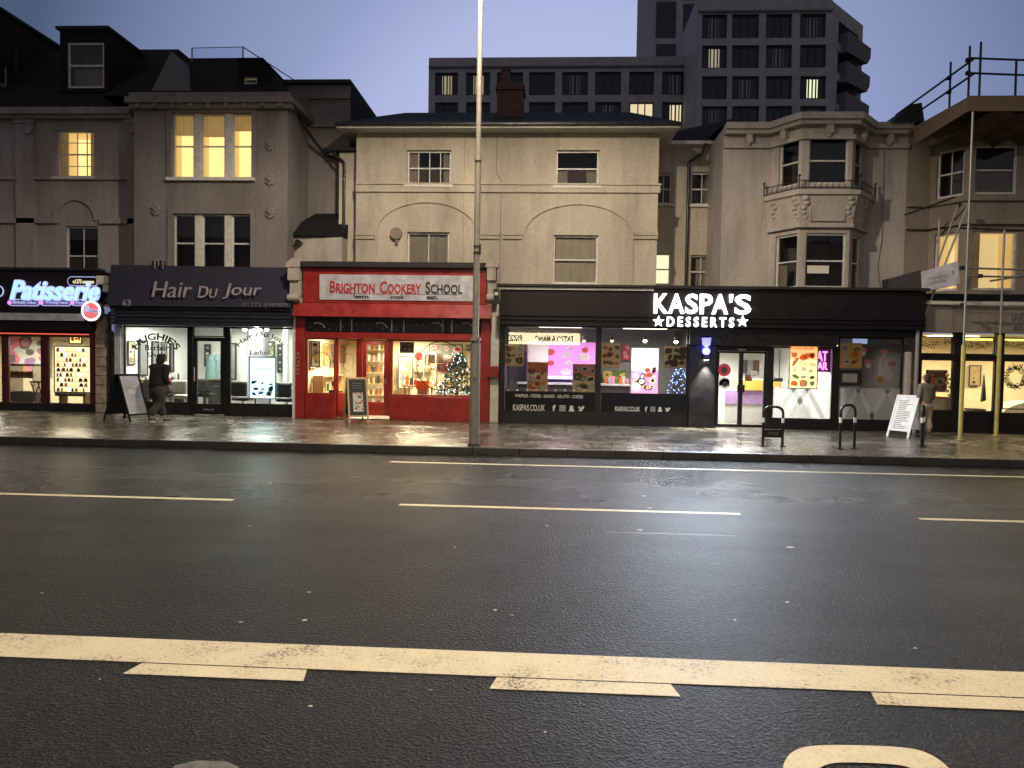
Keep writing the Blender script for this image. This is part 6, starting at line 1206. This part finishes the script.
single(MB(f).box(g(495, 295)[0]+.0, g(500, 295)[0], -.5, -.31, g(497, 305)[1], g(497, 291)[1], M['black']).box(g(496, 295)[0], g(499.5, 295)[0], -.52, -.502, g(497, 297)[1], g(497, 294)[1], M['trim']), 'alarm_box', 'small black alarm box at the left end of the black fascia', 'alarm box')

# ---------------------------------------------------------------- wellbeing shop (right edge)
Y5 = 18.9; f = Fr((PX(918.5, 350, Y5), Y5), (PX(1190, 350, Y5), Y5)); g = f.hit; L5 = f.len
S5 = thing('wellbeing_shop', 'warm lit shop with pale fascia behind the scaffolding at right edge', 'shop', (12, Y5, 0))
zt, zfb, zlt, zlb, zwt, zwb = g(980, 306)[1], g(980, 333)[1], g(980, 337)[1], g(980, 355)[1], g(980, 360)[1], g(980, 412)[1]
solid(S5, f, 'fascia', 'tan', (.05, L5, -.22, .2, zfb, zt), bevel=.01); solid(S5, f, 'fascia_cap', 'trim', (.0, L5, -.34, .3, zt+.002, zt+.09)); solid(S5, f, 'fascia_back', 'darkpaint', (.05, L5, -.1, .3, zt+.092, zt+.3))
b = MB(f); a, c, z0, z1 = f.rect(1004, 314, 1062, 322); b.text('WELLBEING', a, c, z0, z1, -.235, M['print_s'], depth=.01, bold=.015); a, c, z0, z1 = f.rect(1006, 325, 1040, 331); b.text('AND HEALTH', a, c, z0, z1, -.235, M['print_s'], depth=.01); b.build('lettering', None, S5)
cols5 = [(920, 953), (960.5, 995), (1002.5, 1040), (1047, 1080), (1087, 1120), (1127, 1160)]
for i, (p, q) in enumerate(cols5):
    glaze(S5, f, g(p, 346)[0], g(q, 346)[0], zlb, zlt, .02, .03, 'darkpaint', name='transom_window'); glaze(S5, f, g(p, 385)[0], g(q, 385)[0], zwb if i != 2 else zwb+.08, zwt, .02, .03, 'darkpaint')
ed = [0]+[g(v, 370)[0] for pq in cols5 for v in pq]+[L5]
for k in range(0, len(ed), 2): solid(S5, f, 'window_post', 'darkpaint', (ed[k]+.003, ed[k+1]-.003, -.05, .1, zwb, zfb-.003))
solid(S5, f, 'transom_bar', 'darkpaint', (.05, L5, -.09, -.052, zwt+.0, zlb)); solid(S5, f, 'stall_riser', 'darkpaint', (0, L5, -.05, .12, Z0, zwb-.002))
for k in range(0, len(ed)-2, 2): solid(S5, f, 'transom', 'darkpaint', (ed[k+1]+.003, ed[k+2]-.003, -.05, .1, zwt+.003, zlb-.003))
shell(S5, f, .1, L5-.1, .14, 3.2, Z0-.004, zfb-.03, 'shopcream', 'woodl', 'shopcream'); clight(S5, f, 1.5, 1.2, zfb-.04, 1.2, .5, 62, (1, .80, .46), 'e_tubew'); clight(S5, f, 4.2, 1.2, zfb-.04, 1.2, .5, 62, (1, .80, .46), 'e_tubew')
solid(S5, f, 'yellow_tube_light', 'e_fluo', (g(961, 338)[0], g(1040, 338)[0], .25, .3, zlt-.08, zlt-.03))
b = MB(f); rnd = random.Random(3)
for k in range(520):
    s_ = rnd.uniform(.1, g(1075, 346)[0]); sag = .16+.05*math.sin(s_*5); z_ = zlt-sag+rnd.gauss(0, .05); a_ = rnd.uniform(0, 6.28); r = .045
    b.add([(s_, .22+rnd.uniform(-.03, .03), z_), (s_+r*math.cos(a_), .22, z_+r*math.sin(a_)), (s_+r*.6*math.cos(a_+.9), .2, z_+r*.6*math.sin(a_+.9))], [(0, 1, 2)])
single(b, 'leaf_garland', 'green leaf garland strung along the top windows of the right shop', 'garland', M['leaf'])
framed(f, f.rect(927, 371, 946, 391, d=.5), .5, 'large brown abstract picture in the left window of the warm shop', bg='print_d', mats=['print_l', 'print_o', 'print_k', 'print_l'], n=9, seed=31, big=.28)
framed(f, f.rect(970, 366, 980, 385, d=3.1), 3.1, 'framed print on the cream wall of the warm shop', seed=32, bg='print_l'); 
Fr.dd = 0
b = MB(f); s_, z_ = g(1014.5, 377)
Fr.dd = 0.0
for k in range(300):
    an = rnd.uniform(0, 6.28); R = .24+rnd.gauss(0, .035); a_ = rnd.uniform(0, 6.28); x_, zz = s_+R*math.cos(an), z_+R*math.sin(an); b.add([(x_, -.03+rnd.uniform(-.03, .0), zz), (x_+.06*math.cos(a_), -.04, zz+.06*math.sin(a_)), (x_+.035*math.cos(a_+1), -.05, zz+.035*math.sin(a_+1))], [(0, 1, 2)])
b.ring(s_, z_, .21, .25, -.03, -.015, mat=M['wood']) if False else None
single(b, 'wreath', 'round dark leaf wreath hanging in the right warm window', 'wreath', M['leaf'])
Fr.dd = 1.2
t = thing('treatment_chair', 'low dark chair and stand in the middle warm window', 'chair', tuple(f.p(g(978, 405)[0], 1.2, Z0))); s_ = g(980, 400)[0]; b = MB(f); b.box(s_-.3, s_+.05, 1.0, 1.4, Z0+.5, Z0+.56); b.build('seat', M['print_k'], t); b = MB(f); b.tube((s_, 1.2, Z0), (s_, 1.2, Z0+.5), .03, .03, 6); b.tube((s_, 1.2, Z0+.02), (s_, 1.2, Z0+.05), .2, .2, 12); b.build('base', M['print_k'], t); b = MB(f); b.prism([(s_+.02, Z0+.75), (s_+.14, Z0+.8), (s_+.10, Z0+1.2), (s_+.07, Z0+1.5)], 1.15, 1.22); b.build('backrest', M['print_k'], t)
Fr.dd = 0.0
Fr.dd = 0.7
single(MB(f).box(g(926, 400)[0], g(950, 400)[0], .6, 1.0, Z0, g(930, 398)[1], M['offwhite']).box(g(925, 400)[0], g(951, 400)[0], .55, 1.05, g(930, 398)[1]+.001, g(930, 396)[1], M['woodl']), 'display_table', 'cream display table under the brown picture', 'table')
Fr.dd = 0.0
for k in range(6): s_, z_ = g(947.5+(k % 2)*2, 375+k*4, .45); single(MB(f).ball((s_, .45, z_), .05, M['print_w'], n=8, k=5), 'paper_flower', 'small white paper flower hanging beside the brown picture', 'flower', group='paper flowers in the warm window')
s_, z_ = g(1035, 398, 1.2); single(MB(f).disc(s_, Z0+.35, 1.0, 1.0, 1.7, 24, M['print_w'], rz=.45, a0=0, a1=180), 'white_sofa', 'rounded white sofa in the right warm window', 'sofa')

# ================================================================== THINGS ON THE PAVEMENT
def loc_tube(t, name, mat, *paths, r=.02, n=8):
    b = MB()
    for p in paths: b.path(p, r, n)
    return b.build(name, M[mat], None) if t is None else _lp(b, name, mat, t)
def _lp(b, name, mat, t, bevel=0):
    s = ORG.get(t); ORG[t] = Vector((0, 0, 0)); o = b.build(name, M[mat] if isinstance(mat, str) else None, t, bevel); ORG[t] = s; return o
def a_board(px, py, w, h, spread, rz, label, frame, face, kind, th=.03, tilt=0):
    p = gnd(px, py, PAVZ); t = thing('a_board', label, 'A-board', tuple(p), None, rz+.0001)
    L = math.hypot(h, spread)
    for sgn, nm in ((-1, 'front'), (1, 'rear')):
        b = MB()
        def q(s, v, o=0): k = v/h; y = sgn*spread*(1-k)+sgn*.02+sgn*o; return (s, y, v)
        def slab(s0, s1, v0, v1, o0, o1, mat):
            P = [q(s0, v0, o0), q(s1, v0, o0), q(s1, v1, o0), q(s0, v1, o0), q(s0, v0, o1), q(s1, v0, o1), q(s1, v1, o1), q(s0, v1, o1)]
            b.add(P, [(0, 1, 2, 3), (4, 7, 6, 5), (0, 4, 5, 1), (1, 5, 6, 2), (2, 6, 7, 3), (3, 7, 4, 0)], M[mat])
        fw = .045
        slab(-w/2, -w/2+fw, 0, h, 0, .03, frame); slab(w/2-fw, w/2, 0, h, 0, .03, frame); slab(-w/2+fw, w/2-fw, h-fw, h, 0, .03, frame); slab(-w/2+fw, w/2-fw, .14, .14+fw, 0, .03, frame)
        fr_ = _lp(b, 'frame', None, t); b = MB(); slab(-w/2+fw, w/2-fw, .14+fw, h-fw, .005, .02, face if sgn == -1 or kind != 'text' else frame); 
        if sgn == -1:
            rnd = random.Random(px)
            if kind == 'chalk':
                slab(-w*.24, w*.26, h*.24, h*.66, .022, .026, 'print_w')
                for i in range(22):
                    s0 = rnd.uniform(-w*.22, w*.18); v0 = rnd.uniform(h*.26, h*.63); slab(s0, s0+rnd.uniform(.02, .09), v0, v0+rnd.uniform(.008, .05), .027+.0006*i, .0275+.0006*i, rnd.choice(['print_s', 'print_o', 'print_k', 'print_y']))
                for i in range(3): slab(-w*.25, w*.22, h*(.86-.05*i), h*(.868-.05*i), .022, .024, 'print_s')
            else:
                for i in range(16):
                    v0 = h*.2+i*h*.044; slab(-w*.32, -w*.32+rnd.uniform(.3, .62)*w, v0, v0+.012, .022, .024, 'print_s' if kind == 'text' else 'print_k')
                if kind == 'text': slab(-w*.2, w*.12, h*.58, h*.67, .026, .028, 'print_w')
        _lp(b, 'face', None, t)
    b = MB(); b.box(-w/2+.01, w/2-.01, -.018, .018, h-.03, h+.005); _lp(b, 'hinge', frame, t)
    return t
a_board(356, 421.5, .54, 1.17, .26, rad(30), 'wooden framed chalk board standing before the recessed red door', 'woodl', 'chalk', 'chalk')
a_board(127, 420, .62, 1.18, .42, rad(72), 'large worn grey A-board with black sides beside the salon', 'blackm', 'signgrey', 'text')
a_board(908, 436, .55, 1.0, .42, rad(-56), 'white rounded A-board leaning outside the warm shop', 'white', 'white', 'thin')

def cycle_stand(px, py, w, h, label, plate, rz=0):
    p = gnd(px, py, PAVZ); t = thing('cycle_stand', label, 'cycle stand', tuple(p), 'black cycle stands along the pavement', rz+.0001)
    pts = [(-w/2, 0, 0), (-w/2, 0, h-.14)]+[(-w/2+.14-.14*math.cos(a_), 0, h-.14+.14*math.sin(a_)) for a_ in (.4, .8, 1.2, 1.57)]+[(w/2-.14+.14*math.sin(a_), 0, h-.14+.14*math.cos(a_)) for a_ in (0, .4, .8, 1.2)]+[(w/2, 0, h-.14), (w/2, 0, 0)]
    b = MB(); b.path(pts, .027, 10)
    for q in pts[1:-1]: b.ball(q, .027, n=8, k=5)
    _lp(b, 'hoop', 'black', t)
    for s in (-1, 1):
        b = MB(); b.tube((s*w/2, 0, h*.60), (s*w/2, 0, h*.72), .031, .031, 10); _lp(b, 'reflective_band', 'reflect', t)
        b = MB(); b.tube((s*w/2, 0, .0), (s*w/2, 0, .015), .07, .07, 12); _lp(b, 'foot_plate', 'black', t)
    if plate:
        b = MB(); b.box(-w/2+.027, w/2-.027, -.012, .012, h*.22, h*.42); _lp(b, 'tapping_plate', 'black', t); b = MB(); b.text('CYCLE', -w*.25, w*.25, h*.28, h*.36, -.016, M['print_s'], depth=.002); _lp(b, 'plate_lettering', None, t)
cycle_stand(772.5, 446, .40, .82, 'black cycle stand with a lower plate outside the dessert doors', True, .0); cycle_stand(847, 449, .36, .90, 'black cycle stand without plate outside the rightmost dessert window', False, .35); cycle_stand(922, 447, .32, .88, 'black cycle stand with white bands beside the white A-board', False, 1.0)

# ---------------------------------------------------------------- people
def skinmesh(name, chains, mat, parent, sub=2, extra=None):
    """chains: list of lists of ((x,y,z), r) ; a chain's first entry may be an int index that links to an existing joint"""
    V = []; E_ = []; R_r = []
    for ch in chains:
        prev = None
        for it in ch:
            if isinstance(it, int): prev = it; continue
            V.append(it[0]); R_r.append(it[1]); k = len(V)-1
            if prev is not None: E_.append((prev, k))
            prev = k
    me = bpy.data.meshes.new(name); me.from_pydata(V, E_, []); o = bpy.data.objects.new(name, me); COL.objects.link(o)
    sk = o.modifiers.new('skin', 'SKIN'); sv = me.skin_vertices[0].data if me.skin_vertices else None
    if sv is None:
        bpy.context.view_layer.objects.active = o; bm = bmesh.new(); bm.from_mesh(me); bm.verts.layers.skin.verify(); bm.to_mesh(me); bm.free(); sv = me.skin_vertices[0].data
    for i, r in enumerate(R_r): sv[i].radius = (r if isinstance(r, tuple) else (r, r)); sv[i].use_root = (i == 0)
    s2 = o.modifiers.new('sub', 'SUBSURF'); s2.levels = sub; s2.render_levels = sub
    bpy.context.view_layer.update(); dg = bpy.context.evaluated_depsgraph_get(); nm = bpy.data.meshes.new_from_object(o.evaluated_get(dg)); o.modifiers.clear(); o.data = nm; bpy.data.meshes.remove(me); nm.name = name
    nm.materials.clear(); nm.materials.append(mat); nm.polygons.foreach_set('use_smooth', [True]*len(nm.polygons)); o.parent = parent; return o
def person(px, py, rz, label, H_, top, legs, hair, hood=False, stride=.22, bend=.06, arms=((.10, -.12), (-.06, -.28)), head_mat='hairm', long_coat=False):
    p = gnd(px, py, PAVZ); t = thing('person', label, 'person', tuple(p), None, rz+.0001); k = H_/1.75
    def v(x, y, z): return (x*k, y*k, z*k)
    hip, kn, an = .93, .50, .08; fx = -1  # faces -Y
    L = [((.09, -stride*.35, kn+.02), (.08, -stride*1.0, an)), ((-.09, -stride*.15, kn), (-.09, stride*1.0, an+.06))]
    sh = (0, -bend, 1.44)
    ch = [[(v(0, 0, .95), (.14*k, .11*k)), (v(0, -bend*.3, 1.12), (.135*k, .10*k)), (v(0, -bend*.7, 1.32), (.155*k, .11*k)), (v(0, -bend, 1.43), (.12*k, .09*k)), (v(0, -bend*1.25, 1.50), .052*k), (v(0, -bend*1.5-.01, 1.57), .075*k), (v(0, -bend*1.6-.01, 1.645), (.085*k, .095*k)), (v(0, -bend*1.6, 1.72), (.06*k, .07*k))]]
    hands = []
    for i, s in enumerate((1, -1)):
        (ka, kb) = L[i]; ch.append([0, (v(s*.10, 0, .88), .085*k), (v(*ka), .058*k), (v(kb[0], kb[1], kb[2]), .038*k)])
        ey, hy = arms[i]; E1 = (s*.25, ey-bend, 1.14); Hn = (s*.22, hy-bend, .92 if hy > -.2 else 1.02)
        ch.append([3, (v(s*.185, -bend, 1.41), .055*k), (v(*E1), .042*k), (v(*Hn), .027*k), (v(Hn[0], Hn[1]-.03, Hn[2]-.06), (.036*k, .02*k))]); hands.append(Hn)
    body = skinmesh('body', ch, M['skin'], t, 2)
    # five bent fingers on each hand, nose and ears, joined into the body mesh
    b = MB()
    for i, s in enumerate((1, -1)):
        hx, hy, hz = hands[i]; bx, by, bz = hx, hy-.035, hz-.075
        for j in range(4):
            o_ = (j-1.5)*.018; ln = (.030, .036, .034, .026)[j]; A0 = Vector(v(bx, by+o_, bz)); A1 = Vector(v(bx-s*.004, by+o_-.004, bz-ln)); A2 = Vector(v(bx-s*.018, by+o_-.008, bz-ln*1.75)); b.tube(A0, A1, .0085*k, .008*k, 6); b.tube(A1, A2, .008*k, .006*k, 6); b.ball(tuple(A2), .006*k, n=6, k=4)
        T0 = Vector(v(hx-s*.0, hy-.055, hz-.03)); T1 = Vector(v(hx-s*.012, hy-.075, hz-.06)); T2 = Vector(v(hx-s*.022, hy-.078, hz-.088)); b.tube(T0, T1, .010*k, .009*k, 6); b.tube(T1, T2, .009*k, .007*k, 6)
    hy_ = -bend*1.6; b.tube(v(0, hy_-.09, 1.66), v(0, hy_-.12, 1.615), .010*k, .016*k, 8); b.ball(v(0, hy_-.118, 1.612), .017*k, n=8, k=5)
    for s in (1, -1): b.ball(v(s*.088, hy_+.005, 1.64), .026*k, sc=(.4, .8, 1.2), n=8, k=5)
    bm = bmesh.new(); bm.from_mesh(body.data); nv = [bm.verts.new(q) for q in b.v]
    for q in b.f: bm.faces.new([nv[i] for i in q]).smooth = True
    bm.to_mesh(body.data); bm.free()
    for s in (1, -1): b = MB(); b.ball(v(s*.034, hy_-.088, 1.652), .011*k, n=8, k=5); _lp(b, 'eye', 'eye', t)
    b = MB(); b.tube(v(-.025, hy_-.098, 1.572), v(.025, hy_-.098, 1.572), .006*k, .006*k, 6); _lp(b, 'mouth', 'signred', t)
    jb = 1.36 if hood else 1.0
    jk = [[(v(0, 0, .80 if hood else .86), (.18*k*jb, .15*k*jb)), (v(0, -bend*.3, 1.08), (.18*k*jb, .15*k*jb)), (v(0, -bend*.7, 1.30), (.19*k*jb, .155*k*jb)), (v(0, -bend, 1.43), (.16*k*jb, .13*k*jb)), (v(0, -bend*1.2, 1.50), .085*k)]]
    for i, s in enumerate((1, -1)):
        ey, hy = arms[i]; E1 = (s*.25, ey-bend, 1.14); Hn = (s*.22, hy-bend, .92 if hy > -.2 else 1.02); Wr = tuple(E1[q]+(Hn[q]-E1[q])*.88 for q in range(3)); jk.append([3, (v(s*.19*jb, -bend, 1.40), .08*k*jb), (v(*E1), .068*k*jb), (v(*Wr), .052*k)])
    skinmesh('jacket', jk, M[top], t)
    tr_ = [[(v(0, 0, .97), (.155*k, .125*k)), (v(0, 0, .90), (.15*k, .12*k))]]
    for i, s in enumerate((1, -1)):
        ka, kb = L[i]; tr_.append([1, (v(s*.10*jb, 0, .80), .115*k*jb), (v(*ka), .088*k*jb), (v(kb[0], kb[1]+.01, kb[2]+.05), .072*k*jb)])
    skinmesh('trousers', tr_, M[legs], t)
    for i in range(2):
        kb = L[i][1]; skinmesh('shoe', [[(v(kb[0], kb[1]+.03, kb[2]-.03), .048*k), (v(kb[0], kb[1]-.08, kb[2]-.04), (.045*k, .035*k)), (v(kb[0], kb[1]-.17, kb[2]-.045), (.036*k, .026*k))]], M['shoe'], t)
    if hood:
        skinmesh('hood', [[(v(0, hy_+.07, 1.46), .10*k), (v(0, hy_+.04, 1.58), .115*k), (v(0, hy_+.02, 1.68), (.115*k, .12*k)), (v(0, hy_+.02, 1.75), .06*k)]], M[top], t)
    else:
        skinmesh('hair', [[(v(0, hy_+.03, 1.735), (.075*k, .075*k)), (v(0, hy_+.045, 1.66), (.098*k, .08*k)), (v(0, hy_+.055, 1.56), (.09*k, .06*k)), (v(0, hy_+.06, 1.44), (.06*k, .04*k))]], M['hairm'], t)
    return t
person(157, 422, rad(155), 'person in black hooded jacket and loose khaki trousers walking past the salon', 1.72, 'blacktex', 'dkhaki', None, hood=True, stride=.26, bend=.09, arms=((.02, -.24), (.05, -.1)))
person(925, 437, rad(200), 'brown haired person in grey-brown coat and pale trousers behind the white A-board', 1.55, 'khaki', 'beigecloth', None, stride=.06, bend=.02, arms=((.02, -.08), (.02, -.08)))

# ================================================================== SCAFFOLDING
SC = thing('scaffolding', 'galvanised tube scaffolding with boards wrapped round the right house', 'scaffolding', tuple(gnd(978, 441, PAVZ)))
b1 = gnd(960, 441, PAVZ); b2 = gnd(996, 437, PAVZ); Ys = b1.y; Ys2 = b2.y
def pole(nm, mat, *pts, r=.026): m = MB(); m.path([tuple(p) for p in pts], r, 8); return m.build(nm, M[mat], SC)
ztop = PZ(972, 112, Ys)
def sleeve(p, z1): m = MB(); m.tube((p.x, p.y, PAVZ+.03), (p.x, p.y, z1), .048, .048, 10); m.build('yellow_sleeve', M['yellow'], SC); m = MB(); m.tube((p.x, p.y, PAVZ), (p.x, p.y, PAVZ+.03), .11, .11, 12); m.build('base_plate', M['wood'], SC)
sleeve(b1, PZ(962, 345, Ys)); sleeve(b2, PZ(998, 335, Ys2))
pole('standard', 'steel', b1, (b1.x, b1.y, ztop)); pole('standard', 'steel', b2, (b2.x, b2.y, PZ(1000, 230, Ys2)))
b3 = Vector((b2.x+1.9, b2.y, PAVZ)); pole('standard', 'steel', b3, (b3.x, b3.y, 9.9)); sleeve(b3, 2.4)
q0 = at(938, 258, 18.9); pole('standard', 'steel', (q0.x, 18.9, 3.9), (q0.x, 18.9, at(941, 220, 18.9).z))
q0 = at(939, 410, 19.3)
for (x0_, y0_, x1_, y1_, Y_, mt) in ((918, 333, 968, 205, 18.6, 'steel'), (958, 205, 938, 262, 19.8, 'steel'), (905, 215, 955, 197, 20.3, 'lead'), (958, 228, 1060, 232, 18.9, 'lead'), (968, 268, 1060, 271, 18.8, 'steel'), (968, 276, 1060, 278, 18.8, 'steel'), (990, 281, 1060, 270, 18.4, 'steel'), (955, 305, 1060, 308, 18.3, 'steel')):
    pole('ledger', mt, at(x0_, y0_, Y_), at(x1_, y1_, Y_))
# roof level rails and boards
def RP(px, py, Y): return at(px, py, Y)
Ya, Yb_ = 20.9, 18.6
for y_off, (pa, pb) in enumerate((((896, 115), (975, 58)), ((918, 112), (975, 73)))):
    A0 = RP(*pa, Ya); B0 = RP(*pb, Yb_); pole('guard_rail', 'navyp', A0, B0, r=.028); C0 = RP(1075, pb[1]+4, Yb_); pole('guard_rail', 'navyp', (B0.x-.15, Yb_, B0.z), C0, r=.028)
for px, yb_, yt_, Y_ in ((949, 110, 62, 19.7), (968, 98, 46, 18.9), (979, 95, 42, Yb_), (1015, 95, 60, Yb_), (1052, 98, 60, Yb_)): pole('standard', 'navyp', RP(px, yb_+6, Y_), (PX(px, yb_, Y_), Y_, PZ(px, yt_, Y_)), r=.028)
D0, D1, D2, D3 = RP(914, 122, 20.9), RP(968, 97, Yb_), RP(1085, 99, Yb_), RP(940, 116, 20.0)
m = MB(); top_ = [(D0.x, D0.y), (D1.x, D1.y), (D2.x, D2.y), (D2.x, 21.2), (D0.x, 21.2)]
zz = D1.z; m.plan(top_, zz-.06, zz); m.build('board_deck', M['wood'], SC)
m = MB(); m.add([(D0.x, D0.y-.01, zz-.5), (D1.x, D1.y-.01, zz-.36), (D1.x, D1.y-.01, zz+.0), (D0.x, D0.y-.01, zz-.0), (D0.x+.1, D0.y+.03, zz-.5), (D1.x, D1.y+.04, zz-.36), (D1.x, D1.y+.04, zz+.0), (D0.x+.1, D0.y+.03, zz)], [(0, 1, 2, 3), (4, 7, 6, 5), (0, 4, 5, 1), (1, 5, 6, 2), (2, 6, 7, 3), (3, 7, 4, 0)]); m.box(D1.x+.002, D2.x, Yb_-.04, Yb_, zz-.36, zz+.02); m.build('toe_board', M['wood'], SC)
m = MB(); n = 14; P = []; F = []
for i in range(n+1):
    s_ = D0.x+.1+(D2.x-D0.x)*i/n
    for j, (yy, z_) in enumerate(((Yb_+.1 if i > 5 else D0.y+(Yb_-D0.y)*i/5+.1, zz-.3), (20.0, zz-.42), (20.6, zz-.55))): P.append((s_, yy, z_+.12*math.sin(i*1.7+j)))
for i in range(n):
    for j in range(2): a_ = i*3+j; F.append((a_, a_+1, a_+4, a_+3))
m.add(P, F, None, True); m.build('debris_netting', plain('brown_sheeting', (.11, .075, .05), .9, var=.4, scale=3, bump=.4), SC)
for k, (px, py, Y_) in enumerate(((962, 268, 18.7), (963, 305, 18.2), (959, 205, 19.9), (968, 73, 18.8), (968, 60, 18.8), (949, 78, 19.7), (949, 92, 19.7), (980, 276, 18.8))):
    p = at(px, py, Y_); m = MB(); m.box(p.x-.05, p.x+.05, Y_-.05, Y_+.05, p.z-.05, p.z+.05); m.build('coupler', M['lead'], SC, .015)
PSs = thing('projecting_sign', 'tilted pale sign board fixed to the scaffold over the black fascia', 'sign', tuple(at(940, 290, 18.3)))
m = MB(); P = [at(921, 272, 18.45), at(958, 261, 18.1), at(960, 284, 18.1), at(922, 292, 18.45)]; Q = [p+Vector((.05, .12, 0)) for p in P]; m.add([tuple(p) for p in P+Q], [(0, 1, 2, 3), (4, 7, 6, 5), (0, 4, 5, 1), (1, 5, 6, 2), (2, 6, 7, 3), (3, 7, 4, 0)]); m.build('board', M['signgrey'], PSs)
fp = Fr((P[3].x, P[3].y), (P[2].x, P[2].y)); m = MB(fp); zb_ = P[3].z; dz = (P[2].z-P[3].z)/fp.len
def tt(body, s0, s1, z0, z1, mt):
    k0 = len(m.v); m.text(body, s0, s1, z0, z1, -.015, M[mt], depth=.003)
    for i in range(k0, len(m.v)): s_ = (m.v[i]-fp.o).dot(fp.u); m.v[i].z += dz*s_
tt('WELLBEING', fp.len*.14, fp.len*.66, zb_+.26, zb_+.34, 'print_s'); tt('CENTRE', fp.len*.2, fp.len*.62, zb_+.14, zb_+.22, 'print_s'); tt('(', fp.len*.78, fp.len*.86, zb_+.26, zb_+.46, 'print_k'); m.build('lettering', None, PSs)
m = MB(); P = [at(888, 279, 18.75), at(921, 270, 18.5), at(922, 291, 18.5), at(889, 291, 18.75)]; Q = [p+Vector((0, .35, 0)) for p in P]; m.add([tuple(p) for p in P+Q], [(0, 1, 2, 3), (4, 7, 6, 5), (0, 4, 5, 1), (1, 5, 6, 2), (2, 6, 7, 3), (3, 7, 4, 0)]); single(m, 'dark_roof_box', 'dark grey box on the black fascia beside the tilted sign', 'box', M['navyp'])

# small things on roofs and walls
for px, n_ in ((152.5, 'left'), (160.5, 'right')):
    p = at(px, 264, 19.0); single(MB().tube((p.x, 19.1, p.z-.12), (p.x, 19.1, p.z+.10), .09, .07, 10), 'shutter_bollard', n_+' small black cap on top of the navy fascia', 'cap', M['black'])
# white flecks of dead leaf and gum on the road
rnd = random.Random(12)
for px, py, r in ((241, 622, .035), (305, 620, .05), (309, 592, .04), (100, 679, .02), (495, 610, .04), (512, 615, .025), (455, 547, .035), (250, 526, .03), (547, 526, .04), (42, 593, .03), (790, 547, .09), (640, 530, .08), (650, 508, .07), (787, 602, .04), (735, 620, .03), (558, 662, .03), (310, 706, .03), (545, 732, .02), (270, 483, .05), (644, 496, .07), (915, 648, .03), (430, 690, .02)):
    r *= .55; p = gnd(px, py, .006); b = MB(); n = 7; b.add([(p.x, p.y, .012)]+[(p.x+r*rnd.uniform(.5, 1.1)*math.cos(6.28*i/n), p.y+r*.7*rnd.uniform(.5, 1.1)*math.sin(6.28*i/n), .006) for i in range(n)], [(0, 1+i, 1+(i+1) % n) for i in range(n)])
    single(b, 'fallen_leaf', 'pale scrap of dead leaf lying on the wet road', 'leaf', M['leafb'], group='pale leaf scraps on the road')

# ================================================================== ACROSS THE ROAD (seen only in the window reflections)
OT = thing('opposite_terrace', 'dark terrace behind the viewpoint across the near pavement', 'building', (0, -9, 0))
b = MB(); b.box(-45, 45, -20, -9, PAVZ, 10.5); b.build('wall', M['grey_dk'], OT)
Yt = -8.6; Yv = 2*Y4-Yt
a, c = at(500, 338, Yv).x, at(580, 338, Yv).x; z0, z1 = at(554, 344.5, Yv).z, at(554, 333, Yv).z
RS = thing('restaurant_sign', 'lit cream restaurant fascia sign across the road mirrored in the glass', 'sign', ((a+c)/2, Yt, z0)); fo = Fr((c, Yt), (a, Yt))
b = MB(fo); b.box(0, fo.len, 0, .3, z0, z1); b.build('sign_board', M['e_sign'], RS); s0_ = c-at(576, 338, Yv).x; s1_ = c-at(532, 338, Yv).x; b = MB(fo); b.text('FATTO A MANO', s0_+.2, s1_-.2, z0+(z1-z0)*.25, z0+(z1-z0)*.75, -.03, M['print_k'], depth=.02, bold=.02); b.text('PIZZA', c-at(522, 338, Yv).x, c-at(505, 338, Yv).x, z0+(z1-z0)*.25, z0+(z1-z0)*.75, -.03, M['print_k'], depth=.02, bold=.02); b.build('lettering', None, RS)
